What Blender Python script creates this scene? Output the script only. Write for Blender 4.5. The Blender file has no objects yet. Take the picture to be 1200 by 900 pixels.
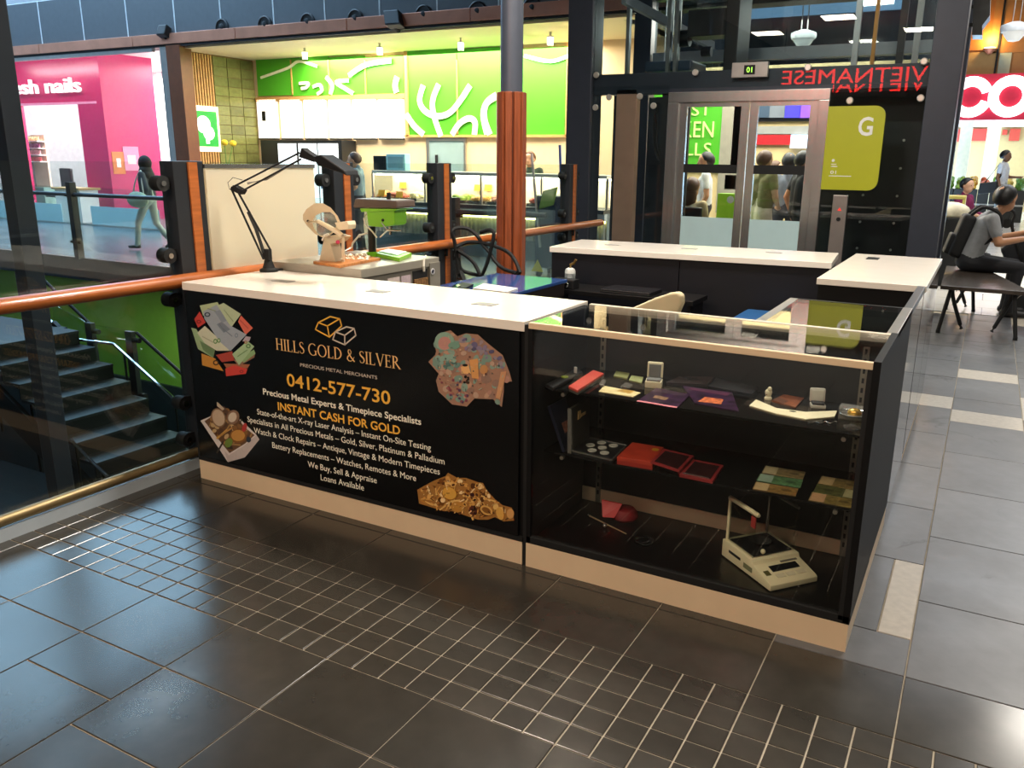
import bpy, bmesh, math, random
from mathutils import Vector, Matrix
random.seed(7)
S = bpy.context.scene
COL = S.collection
# ------------------------------------------------------------------ camera
CAM = Vector((3.2114286, -2.53396, 1.5206923))
RT = Vector((0.88180996, 0.47137956, 0.01457751))
UP = Vector((-0.13345085, 0.21976099, 0.96638294))
FW = Vector((-0.45232959, 0.85411148, -0.25669343))
FPX, CX, CY = 962.16745, 633.798, 443.817
cd = bpy.data.cameras.new('camera'); cam = bpy.data.objects.new('camera', cd); COL.objects.link(cam)
cd.sensor_width = 36.0; cd.lens = FPX / 1200 * 36; cd.clip_start = 0.05; cd.clip_end = 300
cd.shift_x = (600 - CX) / 1200; cd.shift_y = (CY - 450) / 1200
cam.matrix_world = Matrix(((RT.x, UP.x, -FW.x, CAM.x), (RT.y, UP.y, -FW.y, CAM.y), (RT.z, UP.z, -FW.z, CAM.z), (0, 0, 0, 1)))
S.camera = cam
S.cycles.transparent_max_bounces = 40
# ------------------------------------------------------------------ world, lights, exposure
w = bpy.data.worlds.new('daylight'); S.world = w; w.use_nodes = True
bg = w.node_tree.nodes['Background']; bg.inputs[0].default_value = (0.44, 0.71, 1.0, 1); bg.inputs[1].default_value = 9.0
S.view_settings.view_transform = 'Standard'; S.view_settings.look = 'None'
S.view_settings.exposure = 0.0; S.view_settings.gamma = 1.0; S.view_settings.use_curve_mapping = False

def area(name, loc, sx, sy, watts, col, rot=(0, 0, 0)):
    l = bpy.data.lights.new(name, 'AREA'); l.shape = 'RECTANGLE'; l.size = sx; l.size_y = sy; l.energy = watts; l.color = col
    o = bpy.data.objects.new(name, l); COL.objects.link(o); o.location = loc; o.rotation_euler = rot
    return o
WARM = (1.0, 0.84, 0.65); NEUT = (1.0, 0.93, 0.82); COOL = (0.93, 0.96, 1.0)
# warm ceiling lamps over the walkway in front of the stand and over the stand
for i, (lx, ly, lw) in enumerate(((0.4, -3.2, 95), (3.0, -3.6, 95), (-1.2, -4.6, 60), (1.6, -5.2, 80))):
    area('ceiling_lamp', (lx, ly, 4.08), 0.55, 0.55, lw, WARM)
for i, (lx, ly, lw) in enumerate(((1.2, 1.4, 185), (3.9, 2.4, 70), (4.4, 6.4, 70), (5.4, -0.4, 60))):
    area('ceiling_lamp', (lx, ly, 4.08), 0.55, 0.55, lw, NEUT)
# shops: their own ceiling lights, with hall lights and added fills among them
area('grill_shop_lamp', (-6.2, 10.3, 3.42), 6.5, 1.6, 620, (1.0, 0.90, 0.70))
area('nail_shop_lamp', (-17.0, 12.2, 3.6), 4.0, 2.4, 800, (1.0, 0.96, 0.95))
area('nail_shop_lamp', (-13.0, 12.6, 3.6), 2.4, 1.6, 260, (1.0, 0.96, 0.95))
area('nail_front_fill', (-15.5, 9.2, 3.5), 6.0, .3, 80, (1.0, .95, .95), (math.radians(35), 0, 0))  # fill added to brighten the pink shop front
area('back_hall_lamp', (0.2, 9.6, 3.4), 3.0, 3.0, 380, (1.0, 0.92, 0.78))
area('supermarket_lamp', (5.0, 21.0, 5.4), 12.0, 7.0, 480, (1.0, 0.95, 0.86))
area('stair_fill', (-4.2, 4.2, -.4), 5.0, .3, 40, (1.0, 1.0, .85))  # fill added under the slab to light the lime stair wall
area('hall_lamp', (5.0, 12.0, 5.4), 6.0, 5.0, 420, COOL)
# ------------------------------------------------------------------ pixel -> point helpers (1200 x 900 frame)
def ray(x, y): return FW + RT * ((x - CX) / FPX) + UP * ((CY - y) / FPX)
def PZ(x, y, z=0.0): d = ray(x, y); return CAM + d * ((z - CAM.z) / d.z)
def PY(x, y, yy): d = ray(x, y); return CAM + d * ((yy - CAM.y) / d.y)
def PX(x, y, xx): d = ray(x, y); return CAM + d * ((xx - CAM.x) / d.x)
V = Vector
# ------------------------------------------------------------------ materials
MATS = {}
def lin(h):
    if isinstance(h, str):
        h = h.lstrip('#'); c = [int(h[i:i + 2], 16) / 255 for i in (0, 2, 4)]
        return tuple(v / 12.92 if v <= .04045 else ((v + .055) / 1.055) ** 2.4 for v in c)
    return h
def mat(name, col, rough=.5, metal=0.0, var=.08, vs=9.0, bump=0.0, bs=60.0, spec=.5, emit=None, es=1.0, coat=0.0, stretch=None):
    if name in MATS: return MATS[name]
    m = bpy.data.materials.new(name); m.use_nodes = True; nt = m.node_tree; p = nt.nodes['Principled BSDF']
    c = lin(col)
    p.inputs['Roughness'].default_value = rough; p.inputs['Metallic'].default_value = metal
    p.inputs['Specular IOR Level'].default_value = spec; p.inputs['Coat Weight'].default_value = coat
    p.inputs['Base Color'].default_value = (*c, 1)
    if var > 0 or bump > 0:
        tc = nt.nodes.new('ShaderNodeTexCoord'); mp = nt.nodes.new('ShaderNodeMapping')
        nt.links.new(tc.outputs['Object'], mp.inputs['Vector'])
        if stretch: mp.inputs['Scale'].default_value = stretch
    if var > 0:
        n = nt.nodes.new('ShaderNodeTexNoise'); n.inputs['Scale'].default_value = vs; n.inputs['Detail'].default_value = 4
        nt.links.new(mp.outputs[0], n.inputs['Vector'])
        r = nt.nodes.new('ShaderNodeValToRGB')
        r.color_ramp.elements[0].position = .3; r.color_ramp.elements[1].position = .7
        r.color_ramp.elements[0].color = (*[v * (1 - var) for v in c], 1); r.color_ramp.elements[1].color = (*[min(1, v * (1 + var)) for v in c], 1)
        nt.links.new(n.outputs['Fac'], r.inputs['Fac']); nt.links.new(r.outputs['Color'], p.inputs['Base Color'])
    if bump > 0:
        n2 = nt.nodes.new('ShaderNodeTexNoise'); n2.inputs['Scale'].default_value = bs; nt.links.new(mp.outputs[0], n2.inputs['Vector'])
        bn = nt.nodes.new('ShaderNodeBump'); bn.inputs['Strength'].default_value = bump; bn.inputs['Distance'].default_value = .01
        nt.links.new(n2.outputs['Fac'], bn.inputs['Height']); nt.links.new(bn.outputs[0], p.inputs['Normal'])
    if emit is not None:
        p.inputs['Emission Color'].default_value = (*lin(emit), 1); p.inputs['Emission Strength'].default_value = es
    MATS[name] = m; return m
def glass(name, tint=(1, 1, 1), refl_rough=0.02, ior=1.45, haze=0.0):
    """thin pane: clear transmission with a Fresnel reflection on top"""
    if name in MATS: return MATS[name]
    m = bpy.data.materials.new(name); m.use_nodes = True; nt = m.node_tree; nt.nodes.clear()
    o = nt.nodes.new('ShaderNodeOutputMaterial'); t = nt.nodes.new('ShaderNodeBsdfTransparent'); t.inputs[0].default_value = (*tint, 1)
    g = nt.nodes.new('ShaderNodeBsdfGlossy'); g.inputs['Roughness'].default_value = refl_rough
    fr = nt.nodes.new('ShaderNodeFresnel'); ge = nt.nodes.new('ShaderNodeNewGeometry'); mr = nt.nodes.new('ShaderNodeMapRange')   # same Fresnel on both faces of a pane
    mr.inputs['To Min'].default_value = ior; mr.inputs['To Max'].default_value = 1 / ior; nt.links.new(ge.outputs['Backfacing'], mr.inputs['Value']); nt.links.new(mr.outputs[0], fr.inputs[0])
    mx = nt.nodes.new('ShaderNodeMixShader'); nt.links.new(fr.outputs[0], mx.inputs[0]); nt.links.new(mx.outputs[0], o.inputs[0])
    nt.links.new(g.outputs[0], mx.inputs[2]); last = t
    if haze > 0:
        d = nt.nodes.new('ShaderNodeBsdfDiffuse'); d.inputs[0].default_value = (.8, .8, .8, 1); m2 = nt.nodes.new('ShaderNodeMixShader')
        m2.inputs[0].default_value = haze; nt.links.new(t.outputs[0], m2.inputs[1]); nt.links.new(d.outputs[0], m2.inputs[2]); last = m2
    nt.links.new(last.outputs[0], mx.inputs[1]); MATS[name] = m; return m
def vcol_mat(name, rough=.35):
    if name in MATS: return MATS[name]
    m = bpy.data.materials.new(name); m.use_nodes = True; nt = m.node_tree; p = nt.nodes['Principled BSDF']
    a = nt.nodes.new('ShaderNodeVertexColor'); a.layer_name = 'Col'; n = nt.nodes.new('ShaderNodeTexNoise'); n.inputs['Scale'].default_value = 60
    tc = nt.nodes.new('ShaderNodeTexCoord'); nt.links.new(tc.outputs['Object'], n.inputs['Vector'])
    mx = nt.nodes.new('ShaderNodeMix'); mx.data_type = 'RGBA'; mx.blend_type = 'MULTIPLY'; mx.inputs['Factor'].default_value = .15
    nt.links.new(a.outputs[0], mx.inputs['A']); nt.links.new(n.outputs['Fac'], mx.inputs['B']); nt.links.new(mx.outputs['Result'], p.inputs['Base Color'])
    p.inputs['Roughness'].default_value = rough; MATS[name] = m; return m
# ------------------------------------------------------------------ mesh helpers
def frame_of(d):
    d = d.normalized(); a = V((0, 0, 1)) if abs(d.z) < .9 else V((1, 0, 0))
    x = d.cross(a).normalized(); return x, x.cross(d).normalized()
class MB:
    def __init__(s): s.v = []; s.f = []; s.c = []; s.col = None
    def add(s, vs, fs):
        k = len(s.v); s.v += [tuple(p) for p in vs]; s.f += [tuple(i + k for i in f) for f in fs]; s.c += [s.col] * len(fs); return s
    def box(s, x0, x1, y0, y1, z0, z1):
        x0, x1 = min(x0, x1), max(x0, x1); y0, y1 = min(y0, y1), max(y0, y1); z0, z1 = min(z0, z1), max(z0, z1)
        return s.add([(x0, y0, z0), (x1, y0, z0), (x1, y1, z0), (x0, y1, z0), (x0, y0, z1), (x1, y0, z1), (x1, y1, z1), (x0, y1, z1)],
                     [(0, 3, 2, 1), (4, 5, 6, 7), (0, 1, 5, 4), (1, 2, 6, 5), (2, 3, 7, 6), (3, 0, 4, 7)])
    def obox(s, c, ax, ay, az):      # centre and three half-axis vectors
        c = V(c); ax = V(ax); ay = V(ay); az = V(az); vs = []
        for k in (-1, 1):
            for i, j in ((-1, -1), (1, -1), (1, 1), (-1, 1)): vs.append(c + ax * i + ay * j + az * k)
        return s.add(vs, [(0, 3, 2, 1), (4, 5, 6, 7), (0, 1, 5, 4), (1, 2, 6, 5), (2, 3, 7, 6), (3, 0, 4, 7)])
    def bar(s, a, b, wd, ht, upv=(0, 0, 1)):
        a = V(a); b = V(b); d = b - a; L = d.length; d.normalize(); upv = V(upv); sd = d.cross(upv)
        sd = sd.normalized() if sd.length > 1e-4 else V((1, 0, 0)); up2 = sd.cross(d)
        return s.obox((a + b) / 2, sd * wd / 2, d * L / 2, up2 * ht / 2)
    def poly(s, pts, th, n):         # closed polygon extruded by th along n
        n = V(n) * th; k = len(pts); vs = [V(p) for p in pts] + [V(p) + n for p in pts]
        return s.add(vs, [tuple(range(k))[::-1], tuple(range(k, 2 * k))] + [(i, (i + 1) % k, k + (i + 1) % k, k + i) for i in range(k)])
    def face(s, pts): return s.add(pts, [tuple(range(len(pts)))])
    def cyl(s, a, b, r0, r1=None, n=16, cap=True):
        a = V(a); b = V(b); r1 = r0 if r1 is None else r1; x, y = frame_of(b - a); vs = []
        for p, r in ((a, r0), (b, r1)):
            for i in range(n):
                t = 2 * math.pi * i / n; vs.append(p + x * (r * math.cos(t)) + y * (r * math.sin(t)))
        fs = [(i, n + i, n + (i + 1) % n, (i + 1) % n) for i in range(n)]
        if cap: fs += [tuple(range(n)), tuple(range(n, 2 * n))[::-1]]
        return s.add(vs, fs)
    def tube(s, pts, r, n=8, closed=False):
        pts = [V(p) for p in pts]; m = len(pts); rs = r if isinstance(r, (list, tuple)) else [r] * m; vs = []; px = None
        for i, p in enumerate(pts):
            a = pts[(i - 1) % m] if (i > 0 or closed) else p; b = pts[(i + 1) % m] if (i < m - 1 or closed) else p
            d = (b - a).normalized()
            if px is None: px, py = frame_of(d)
            else:
                px = (px - d * px.dot(d)); px = px.normalized() if px.length > 1e-6 else frame_of(d)[0]; py = d.cross(px)
            for k in range(n):
                t = 2 * math.pi * k / n; vs.append(p + px * (rs[i] * math.cos(t)) + py * (rs[i] * math.sin(t)))
        fs = []
        for i in range(m if closed else m - 1):
            j = (i + 1) % m
            for k in range(n): fs.append((i * n + k, i * n + (k + 1) % n, j * n + (k + 1) % n, j * n + k))
        if not closed: fs += [tuple(range(n))[::-1], tuple(range((m - 1) * n, m * n))]
        return s.add(vs, fs)
    def lathe(s, prof, o, n=24, ax=(0, 0, 1)):
        o = V(o); ax = V(ax).normalized(); x, y = frame_of(ax); vs = []; k = len(prof)
        for r, h in prof:
            for i in range(n):
                t = 2 * math.pi * i / n; vs.append(o + ax * h + x * (r * math.cos(t)) + y * (r * math.sin(t)))
        fs = [(a * n + i, a * n + (i + 1) % n, (a + 1) * n + (i + 1) % n, (a + 1) * n + i) for a in range(k - 1) for i in range(n)]
        if prof[0][0] > 1e-5: fs.append(tuple(range(n))[::-1])
        if prof[-1][0] > 1e-5: fs.append(tuple(range((k - 1) * n, k * n)))
        return s.add(vs, fs)
    def ball(s, c, rx, ry=None, rz=None, nu=14, nv=9, rot=None):
        ry = rx if ry is None else ry; rz = rx if rz is None else rz; c = V(c); vs = []; fs = []
        for j in range(nv + 1):
            ph = math.pi * j / nv
            for i in range(nu):
                t = 2 * math.pi * i / nu; p = V((rx * math.sin(ph) * math.cos(t), ry * math.sin(ph) * math.sin(t), rz * math.cos(ph)))
                if rot is not None: p = rot @ p
                vs.append(c + p)
        for j in range(nv):
            for i in range(nu): fs.append((j * nu + i, (j + 1) * nu + i, (j + 1) * nu + (i + 1) % nu, j * nu + (i + 1) % nu))
        return s.add(vs, fs)
    def build(s, name, m, parent=None, bevel=0.0, smooth=False, segs=2, label=None):
        me = bpy.data.meshes.new(name); me.from_pydata(s.v, [], s.f)
        if any(c is not None for c in s.c):
            at = me.color_attributes.new('Col', 'FLOAT_COLOR', 'CORNER'); k = 0
            for fi, f in enumerate(s.f):
                c = s.c[fi] or (.5, .5, .5)
                for _ in f: at.data[k].color = (*c, 1); k += 1
        bm = bmesh.new(); bm.from_mesh(me)
        if smooth or bevel > 0: bmesh.ops.remove_doubles(bm, verts=bm.verts, dist=1e-6)
        if not any(c is not None for c in s.c): bmesh.ops.recalc_face_normals(bm, faces=bm.faces)
        if bevel > 0:
            es = [e for e in bm.edges if len(e.link_faces) == 2 and e.calc_face_angle(0) > .6]
            bmesh.ops.bevel(bm, geom=es, offset=bevel, segments=segs, profile=.6, affect='EDGES', clamp_overlap=True)
        bm.to_mesh(me); bm.free()
        if smooth:
            for p in me.polygons: p.use_smooth = True
            if hasattr(me, 'set_sharp_from_angle'): me.set_sharp_from_angle(angle=.7)
        return link(name, me, m, parent, label)
def link(name, me, m, parent=None, label=None):
    o = bpy.data.objects.new(name, me); COL.objects.link(o)
    for q in (m if isinstance(m, (list, tuple)) else [m]):
        if q is not None: me.materials.append(q)
    if parent is not None: put(o, parent)
    if label: o['label'] = label
    return o
def base_matrix(o):
    m = Matrix.LocRotScale(o.location, o.rotation_euler, o.scale)
    return m if o.parent is None else base_matrix(o.parent) @ o.matrix_parent_inverse @ m
def put(o, parent): o.parent = parent; o.matrix_parent_inverse = base_matrix(parent).inverted()
def tag(o, label, cat, group=None):
    o['label'] = label; o['category'] = cat
    if group: o['group'] = group
    return o
def thing(name, label, cat, loc=(0, 0, 0), rz=0.0, group=None):
    o = bpy.data.objects.new(name, None); COL.objects.link(o); o.location = loc; o.rotation_euler = (0, 0, rz); o.empty_display_size = .1
    return tag(o, label, cat, group)
def struct(o): o['kind'] = 'structure'; return o
def dup(o, loc=None, rz=None, parent=None, label=None):
    c = o.copy(); COL.objects.link(c)
    if parent is not None: c.parent = parent
    if loc is not None: c.location = loc
    if rz is not None: c.rotation_euler = (0, 0, rz)
    if label: c['label'] = label
    for ch in [x for x in bpy.data.objects if x.parent == o]: dup(ch, parent=c)
    return c
TEXTS = []
def text(s, mt, origin, xd, ud, height, width=None, align='L', parent=None, depth=.0006, name='lettering', bold=0.0):
    """queued text: origin is the left (L) or centre (C) end of the baseline, width fits the line, height is the capital height"""
    TEXTS.append((s, mt, V(origin), V(xd).normalized(), V(ud).normalized(), height, width, align, parent, depth, name, bold))
def flush_texts():
    tmp = []
    for t in TEXTS:
        c = bpy.data.curves.new('t', 'FONT'); c.body = t[0]; c.size = 1.0; c.extrude = 0.0; c.offset = t[11]; c.resolution_u = 3
        o = bpy.data.objects.new('t', c); COL.objects.link(o); tmp.append((o, c))
    dg = bpy.context.evaluated_depsgraph_get()
    for (o, c), (s, mt, og, xd, ud, hh, wd, al, par, dp, nm, bo) in zip(tmp, TEXTS):
        me = bpy.data.meshes.new_from_object(o.evaluated_get(dg)); n = xd.cross(ud)
        xs = [v.co.x for v in me.vertices]; x0, x1 = min(xs), max(xs); sy = hh / .70
        sx = (wd / (x1 - x0)) if wd else sy; sh = x0 if al == 'L' else (x0 + x1) / 2
        bm = bmesh.new(); bm.from_mesh(me)
        r = bmesh.ops.extrude_face_region(bm, geom=list(bm.faces))
        top = {e for e in r['geom'] if isinstance(e, bmesh.types.BMVert)}
        for v in bm.verts:
            z = dp if v in top else 0.0
            v.co = og + xd * ((v.co.x - sh) * sx) + ud * (v.co.y * sy) + n * z
        bmesh.ops.recalc_face_normals(bm, faces=bm.faces)
        for f in bm.faces: f.smooth = False
        bm.to_mesh(me); bm.free(); me.materials.clear()
        link(nm, me, mt, par); bpy.data.objects.remove(o); bpy.data.curves.remove(c)
    TEXTS.clear()
X3 = V((1, 0, 0)); Y3 = V((0, 1, 0)); Z3 = V((0, 0, 1))
# ================================================================== SETTING
def tile_mat(name, col, rough, rv=.18, bump=.04):
    m = mat(name, col, rough, var=.12, vs=14, bump=bump, bs=45); nt = m.node_tree; p = nt.nodes['Principled BSDF']
    oi = nt.nodes.new('ShaderNodeObjectInfo'); mr = nt.nodes.new('ShaderNodeMapRange'); mr.inputs['To Min'].default_value = 1 - rv; mr.inputs['To Max'].default_value = 1 + rv
    nt.links.new(oi.outputs['Random'], mr.inputs['Value'])
    src = p.inputs['Base Color'].links[0].from_socket; vm = nt.nodes.new('ShaderNodeVectorMath'); vm.operation = 'SCALE'
    nt.links.new(src, vm.inputs[0]); nt.links.new(mr.outputs[0], vm.inputs['Scale']); nt.links.new(vm.outputs[0], p.inputs['Base Color'])
    # worn patches change the gloss
    n = nt.nodes.new('ShaderNodeTexNoise'); n.inputs['Scale'].default_value = 3.5; n.inputs['Detail'].default_value = 6
    g = nt.nodes.new('ShaderNodeNewGeometry'); nt.links.new(g.outputs['Position'], n.inputs['Vector'])
    m2 = nt.nodes.new('ShaderNodeMapRange'); m2.inputs['To Min'].default_value = rough * .7; m2.inputs['To Max'].default_value = rough * 1.4
    nt.links.new(n.outputs['Fac'], m2.inputs['Value']); nt.links.new(m2.outputs[0], p.inputs['Roughness'])
    return m
M_TILE = tile_mat('charcoal floor tile', '#35322d', .2, bump=0)
M_SLATE = tile_mat('slate floor tile', '#57585a', .32, bump=.02)
def veins(m):      # dark scuffs and hairline cracks in the slate
    nt = m.node_tree; p = nt.nodes['Principled BSDF']; src = p.inputs['Base Color'].links[0].from_socket; g = nt.nodes.new('ShaderNodeNewGeometry')
    n = nt.nodes.new('ShaderNodeTexNoise'); n.inputs['Scale'].default_value = 1.7; n.inputs['Detail'].default_value = 8; n.inputs['Distortion'].default_value = .6; nt.links.new(g.outputs['Position'], n.inputs['Vector'])
    r = nt.nodes.new('ShaderNodeValToRGB'); e = r.color_ramp.elements; e[0].position = .488; e[0].color = (1, 1, 1, 1); e[1].position = .5; e[1].color = (.35, .35, .35, 1); k = e.new(.512); k.color = (1, 1, 1, 1); nt.links.new(n.outputs['Fac'], r.inputs['Fac'])
    n2 = nt.nodes.new('ShaderNodeTexNoise'); n2.inputs['Scale'].default_value = 2.3; nt.links.new(g.outputs['Position'], n2.inputs['Vector']); r2 = nt.nodes.new('ShaderNodeValToRGB'); r2.color_ramp.elements[0].position = .52; r2.color_ramp.elements[1].position = .62; nt.links.new(n2.outputs['Fac'], r2.inputs['Fac'])
    mx = nt.nodes.new('ShaderNodeMix'); mx.data_type = 'RGBA'; mx.blend_type = 'MULTIPLY'; nt.links.new(r2.outputs['Color'], mx.inputs['Factor']); nt.links.new(src, mx.inputs['A']); nt.links.new(r.outputs['Color'], mx.inputs['B']); nt.links.new(mx.outputs['Result'], p.inputs['Base Color'])
veins(M_SLATE)
M_PALE = mat('pale accent tile', '#b9b0a2', .35, var=.1, vs=30)
M_GROUT = mat('grout', '#a59b8a', .8, var=.15, vs=20)
def hall_floor_mat(name, col, bw, bh, rough):
    if name in MATS: return MATS[name]
    m = bpy.data.materials.new(name); m.use_nodes = True; nt = m.node_tree; p = nt.nodes['Principled BSDF']
    g = nt.nodes.new('ShaderNodeNewGeometry'); b = nt.nodes.new('ShaderNodeTexBrick'); nt.links.new(g.outputs['Position'], b.inputs['Vector'])
    c = lin(col); b.inputs['Color1'].default_value = (*c, 1); b.inputs['Color2'].default_value = (*[v * 1.25 for v in c], 1); b.inputs['Mortar'].default_value = (*[v * .5 for v in c], 1)
    b.inputs['Scale'].default_value = 1; b.inputs['Brick Width'].default_value = bw; b.inputs['Row Height'].default_value = bh; b.inputs['Mortar Size'].default_value = .006
    nt.links.new(b.outputs['Color'], p.inputs['Base Color']); p.inputs['Roughness'].default_value = rough; MATS[name] = m; return m
M_HALL = hall_floor_mat('hall floor tiles', '#6d7175', .6, .4, .22)
M_FARF = hall_floor_mat('far walkway tiles', '#5c646a', .6, .6, .25)
floor = struct(MB().box(-.22, 4.0, -2.8, 7.3, -.35, -.004).build('floor', M_GROUT))
TM = {}
def tile(x0, x1, y0, y1, m, g=.0022):
    k = (round(x1 - x0, 4), round(y1 - y0, 4), m.name)
    if k not in TM:
        a, b = (x1 - x0) / 2 - g, (y1 - y0) / 2 - g; e = .0015
        mb = MB(); vs = []
        for z, i in ((-.006, 0), (-.0012, 0), (0, e)): vs += [(-a + i, -b + i, z), (a - i, -b + i, z), (a - i, b - i, z), (-a + i, b - i, z)]
        fs = [(8, 9, 10, 11)] + [(r * 4 + i, r * 4 + (i + 1) % 4, r * 4 + 4 + (i + 1) % 4, r * 4 + 4 + i) for r in (0, 1) for i in range(4)]
        mb.add(vs, fs); me = bpy.data.meshes.new('tile'); me.from_pydata(mb.v, [], mb.f); me.materials.append(m); TM[k] = me
    o = bpy.data.objects.new('tile', TM[k]); COL.objects.link(o); o.parent = floor; o.location = ((x0 + x1) / 2, (y0 + y1) / 2, 0); return o
TW = .402; XJ = [-.208] + [1.57 + TW * k for k in range(-4, 7)]
for i in range(len(XJ) - 1):
    a, b = XJ[i], XJ[i + 1]
    tile(a, b, -.365, -.045, M_TILE)
    if b < 3.3:
        if b > 2.9 or a < 0: tile(a, b, -.045, .557, M_TILE) if a < 0 else None
        else: tile(a, b, -.045, .557, M_TILE)
    tile(a, b, -1.12, -.842, M_TILE)
    if abs(a - .766) < .01: ys = (-1.12, -1.30, -1.90, -2.5)
    elif i % 2: ys = (-1.12, -1.72, -2.32, -2.8)
    else: ys = (-1.12, -1.42, -2.02, -2.62)
    if b > .3:
        for j in range(3): tile(a, b, ys[j + 1], ys[j], M_TILE)
for i in range(1, len(XJ) - 1):      # the band of small square tiles
    a = XJ[i]
    for c in range(4):
        for r_ in range(5): tile(a + TW / 4 * c, a + TW / 4 * (c + 1), -.842 + .0954 * r_, -.842 + .0954 * (r_ + 1), M_TILE, .0028)
for r_ in range(5): tile(-.208, -.038, -.842 + .0954 * r_, -.842 + .0954 * (r_ + 1), M_TILE, .0028)
for ys in ((.557, 1.16), (1.16, 1.76), (1.76, 2.36), (2.36, 2.96), (2.96, 3.56), (3.56, 4.16), (4.16, 4.76), (4.76, 5.36)):   # inside the stand and behind it
    for i in range(0, 8): tile(XJ[i], XJ[i + 1], ys[0], ys[1], M_TILE)
YB = [-.045, .48, 1.085, 1.705, 2.31, 2.95]
for a, b in zip(YB, YB[1:]): tile(3.178, 3.58, a, b, M_SLATE)
tile(3.178, 3.58, 2.95, 3.24, M_PALE); tile(3.178, 3.58, 3.24, 3.555, M_SLATE); tile(3.178, 3.58, 3.555, 4.19, M_SLATE); tile(3.178, 3.58, 4.19, 4.50, M_PALE)
for a in (4.5, 5.1, 5.7, 6.3): tile(3.178, 3.58, a, a + .6, M_SLATE)
tile(3.178, 3.58, 6.9, 7.3, M_SLATE)
tile(3.58, 3.982, -.045, .2, M_SLATE)
for a in range(11): tile(3.58, 3.982, .2 + .6 * a, .2 + .6 * (a + 1), M_SLATE if a not in (5,) else M_PALE)
tile(2.776, 3.178, -.045, .185, M_SLATE); tile(2.776, 3.072, .185, .785, M_SLATE); tile(3.072, 3.178, .185, .785, M_PALE)
YA = [.785, 1.39, 2.0, 2.62, 3.24]
for a, b in zip(YA, YA[1:]): tile(2.776, 3.178, a, b, M_SLATE)
tile(2.776, 3.178, 3.24, 3.555, M_PALE)
for a in (3.555, 4.16, 4.76, 5.36, 5.96, 6.56): tile(2.776, 3.178, a, a + .6, M_SLATE)
struct(MB().box(-.22, 3.0, -9.0, -2.8, -.35, 0).box(3.0, 9, -9, -2.8, -.35, 0).box(4.0, 9, -2.8, 7.3, -.35, 0).box(2.776, 12, 7.3, 27, -.35, 0).box(-.22, 2.776, 7.3, 9, -.35, 0).build('floor_hall', M_HALL))
struct(MB().box(-22, -.22, 5.2, 15, -.30, 0).box(-.22, 2.776, 9, 15, -.3, 0).build('floor_far', M_FARF))
M_EDGE = mat('dark slab edge', '#2d3136', .35, var=.1)
struct(MB().box(-22, -.62, 5.12, 5.2, -.32, .012).build('trim_slab_edge', M_EDGE))
M_GREENW = mat('lime painted stair wall', '#8cc63f', .5, var=.05)
struct(MB().box(-14, -.5, 5.2, 5.4, -1.75, -.32).build('wall_stair', M_GREENW))
struct(MB().box(-14, -.5, 5.15, 5.4, -3.8, -1.75).build('wall_stair_lower', mat('dark lower wall', '#20282a', .4, var=.2)))
M_DARKF = mat('dark lower floor', '#1d2224', .4, var=.2)
struct(MB().box(-20, -.22, -9, 5.4, -3.9, -3.8).build('floor_lower', M_DARKF))
struct(MB().box(-.30, -.22, -9, 5.2, -.6, -.004).build('trim_void_edge', mat('brushed edge trim', '#aab4bc', .3, .9, var=.05)))
struct(MB().box(-.4, -.3, -9, 5.2, -3.8, -.5).build('wall_under_walkway', M_DARKF))
# ---- far shop row: fascia of slate panels, copper band
M_PANEL = mat('slate blue cladding', '#565a5e', .45, var=.05)
M_JOINT = mat('pale joint backing', '#d4d8da', .6, var=.05)
M_COPPER = mat('copper band', '#c98a70', .3, .35, var=.12, vs=3)
WF = struct(MB().box(-21, 1.8, 9.008, 9.3, 3.6, 4.62).build('wall_far', M_JOINT))
px = [-30, 48, 98, 150, 206, 260, 322, 382, 446, 513, 585, 655, 730, 812]
xs = [PY(a, 32, 9.0).x for a in px]
for a, b in zip(xs, xs[1:]): MB().box(a + .014, b - .014, 8.99, 9.007, 3.76, 4.6).build('panel', M_PANEL, WF)
for a in xs[1:-1]: MB().box(a - .013, a + .013, 8.984, 9.01, 3.765, 4.6).build('joint_strip', mat('pale joint strip', '#c9cccd', .4), WF)
cs = [PY(a, 40, 9.0).x for a in (-40, 47, 158, 279, 410, 554, 690, 800)]
for a, b in zip(cs, cs[1:]): MB().box(a + .008, b - .008, 8.93, 9.05, 3.575, 3.765).build('copper_strip', M_COPPER, WF, bevel=.006)
MB().box(-21, 1.8, 8.96, 9.3, 3.53, 3.578).build('shadow_channel', mat('dark channel', '#15171a', .6), WF)
M_BLACK = mat('black plastic', '#121315', .45, var=.1); M_RUBBER = mat('matt black', '#0b0c0d', .7, var=.1)
for i, (a, b) in enumerate(((261, 33), (311, 30), (361, 27), (417, 23), (497, 18.5), (560, 14.5), (624, 10.5))):
    p = PY(a, b, 8.98); v = thing('air_nozzle', 'round black air nozzle in the slate cladding above the copper band', 'vent', p, 0, 'air nozzles along the far cladding')
    MB().lathe([(.165, 0), (.165, .025), (.145, .035), (.13, .015), (.0, .012)], p, 24, (0, -1, 0)).build('rim', M_BLACK, v, smooth=True)
    MB().lathe([(.0, .05), (.05, .045), (.08, .02), (.08, .0)], p, 18, (-.25, -1, -.35)).build('core', M_RUBBER, v, smooth=True)
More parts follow.
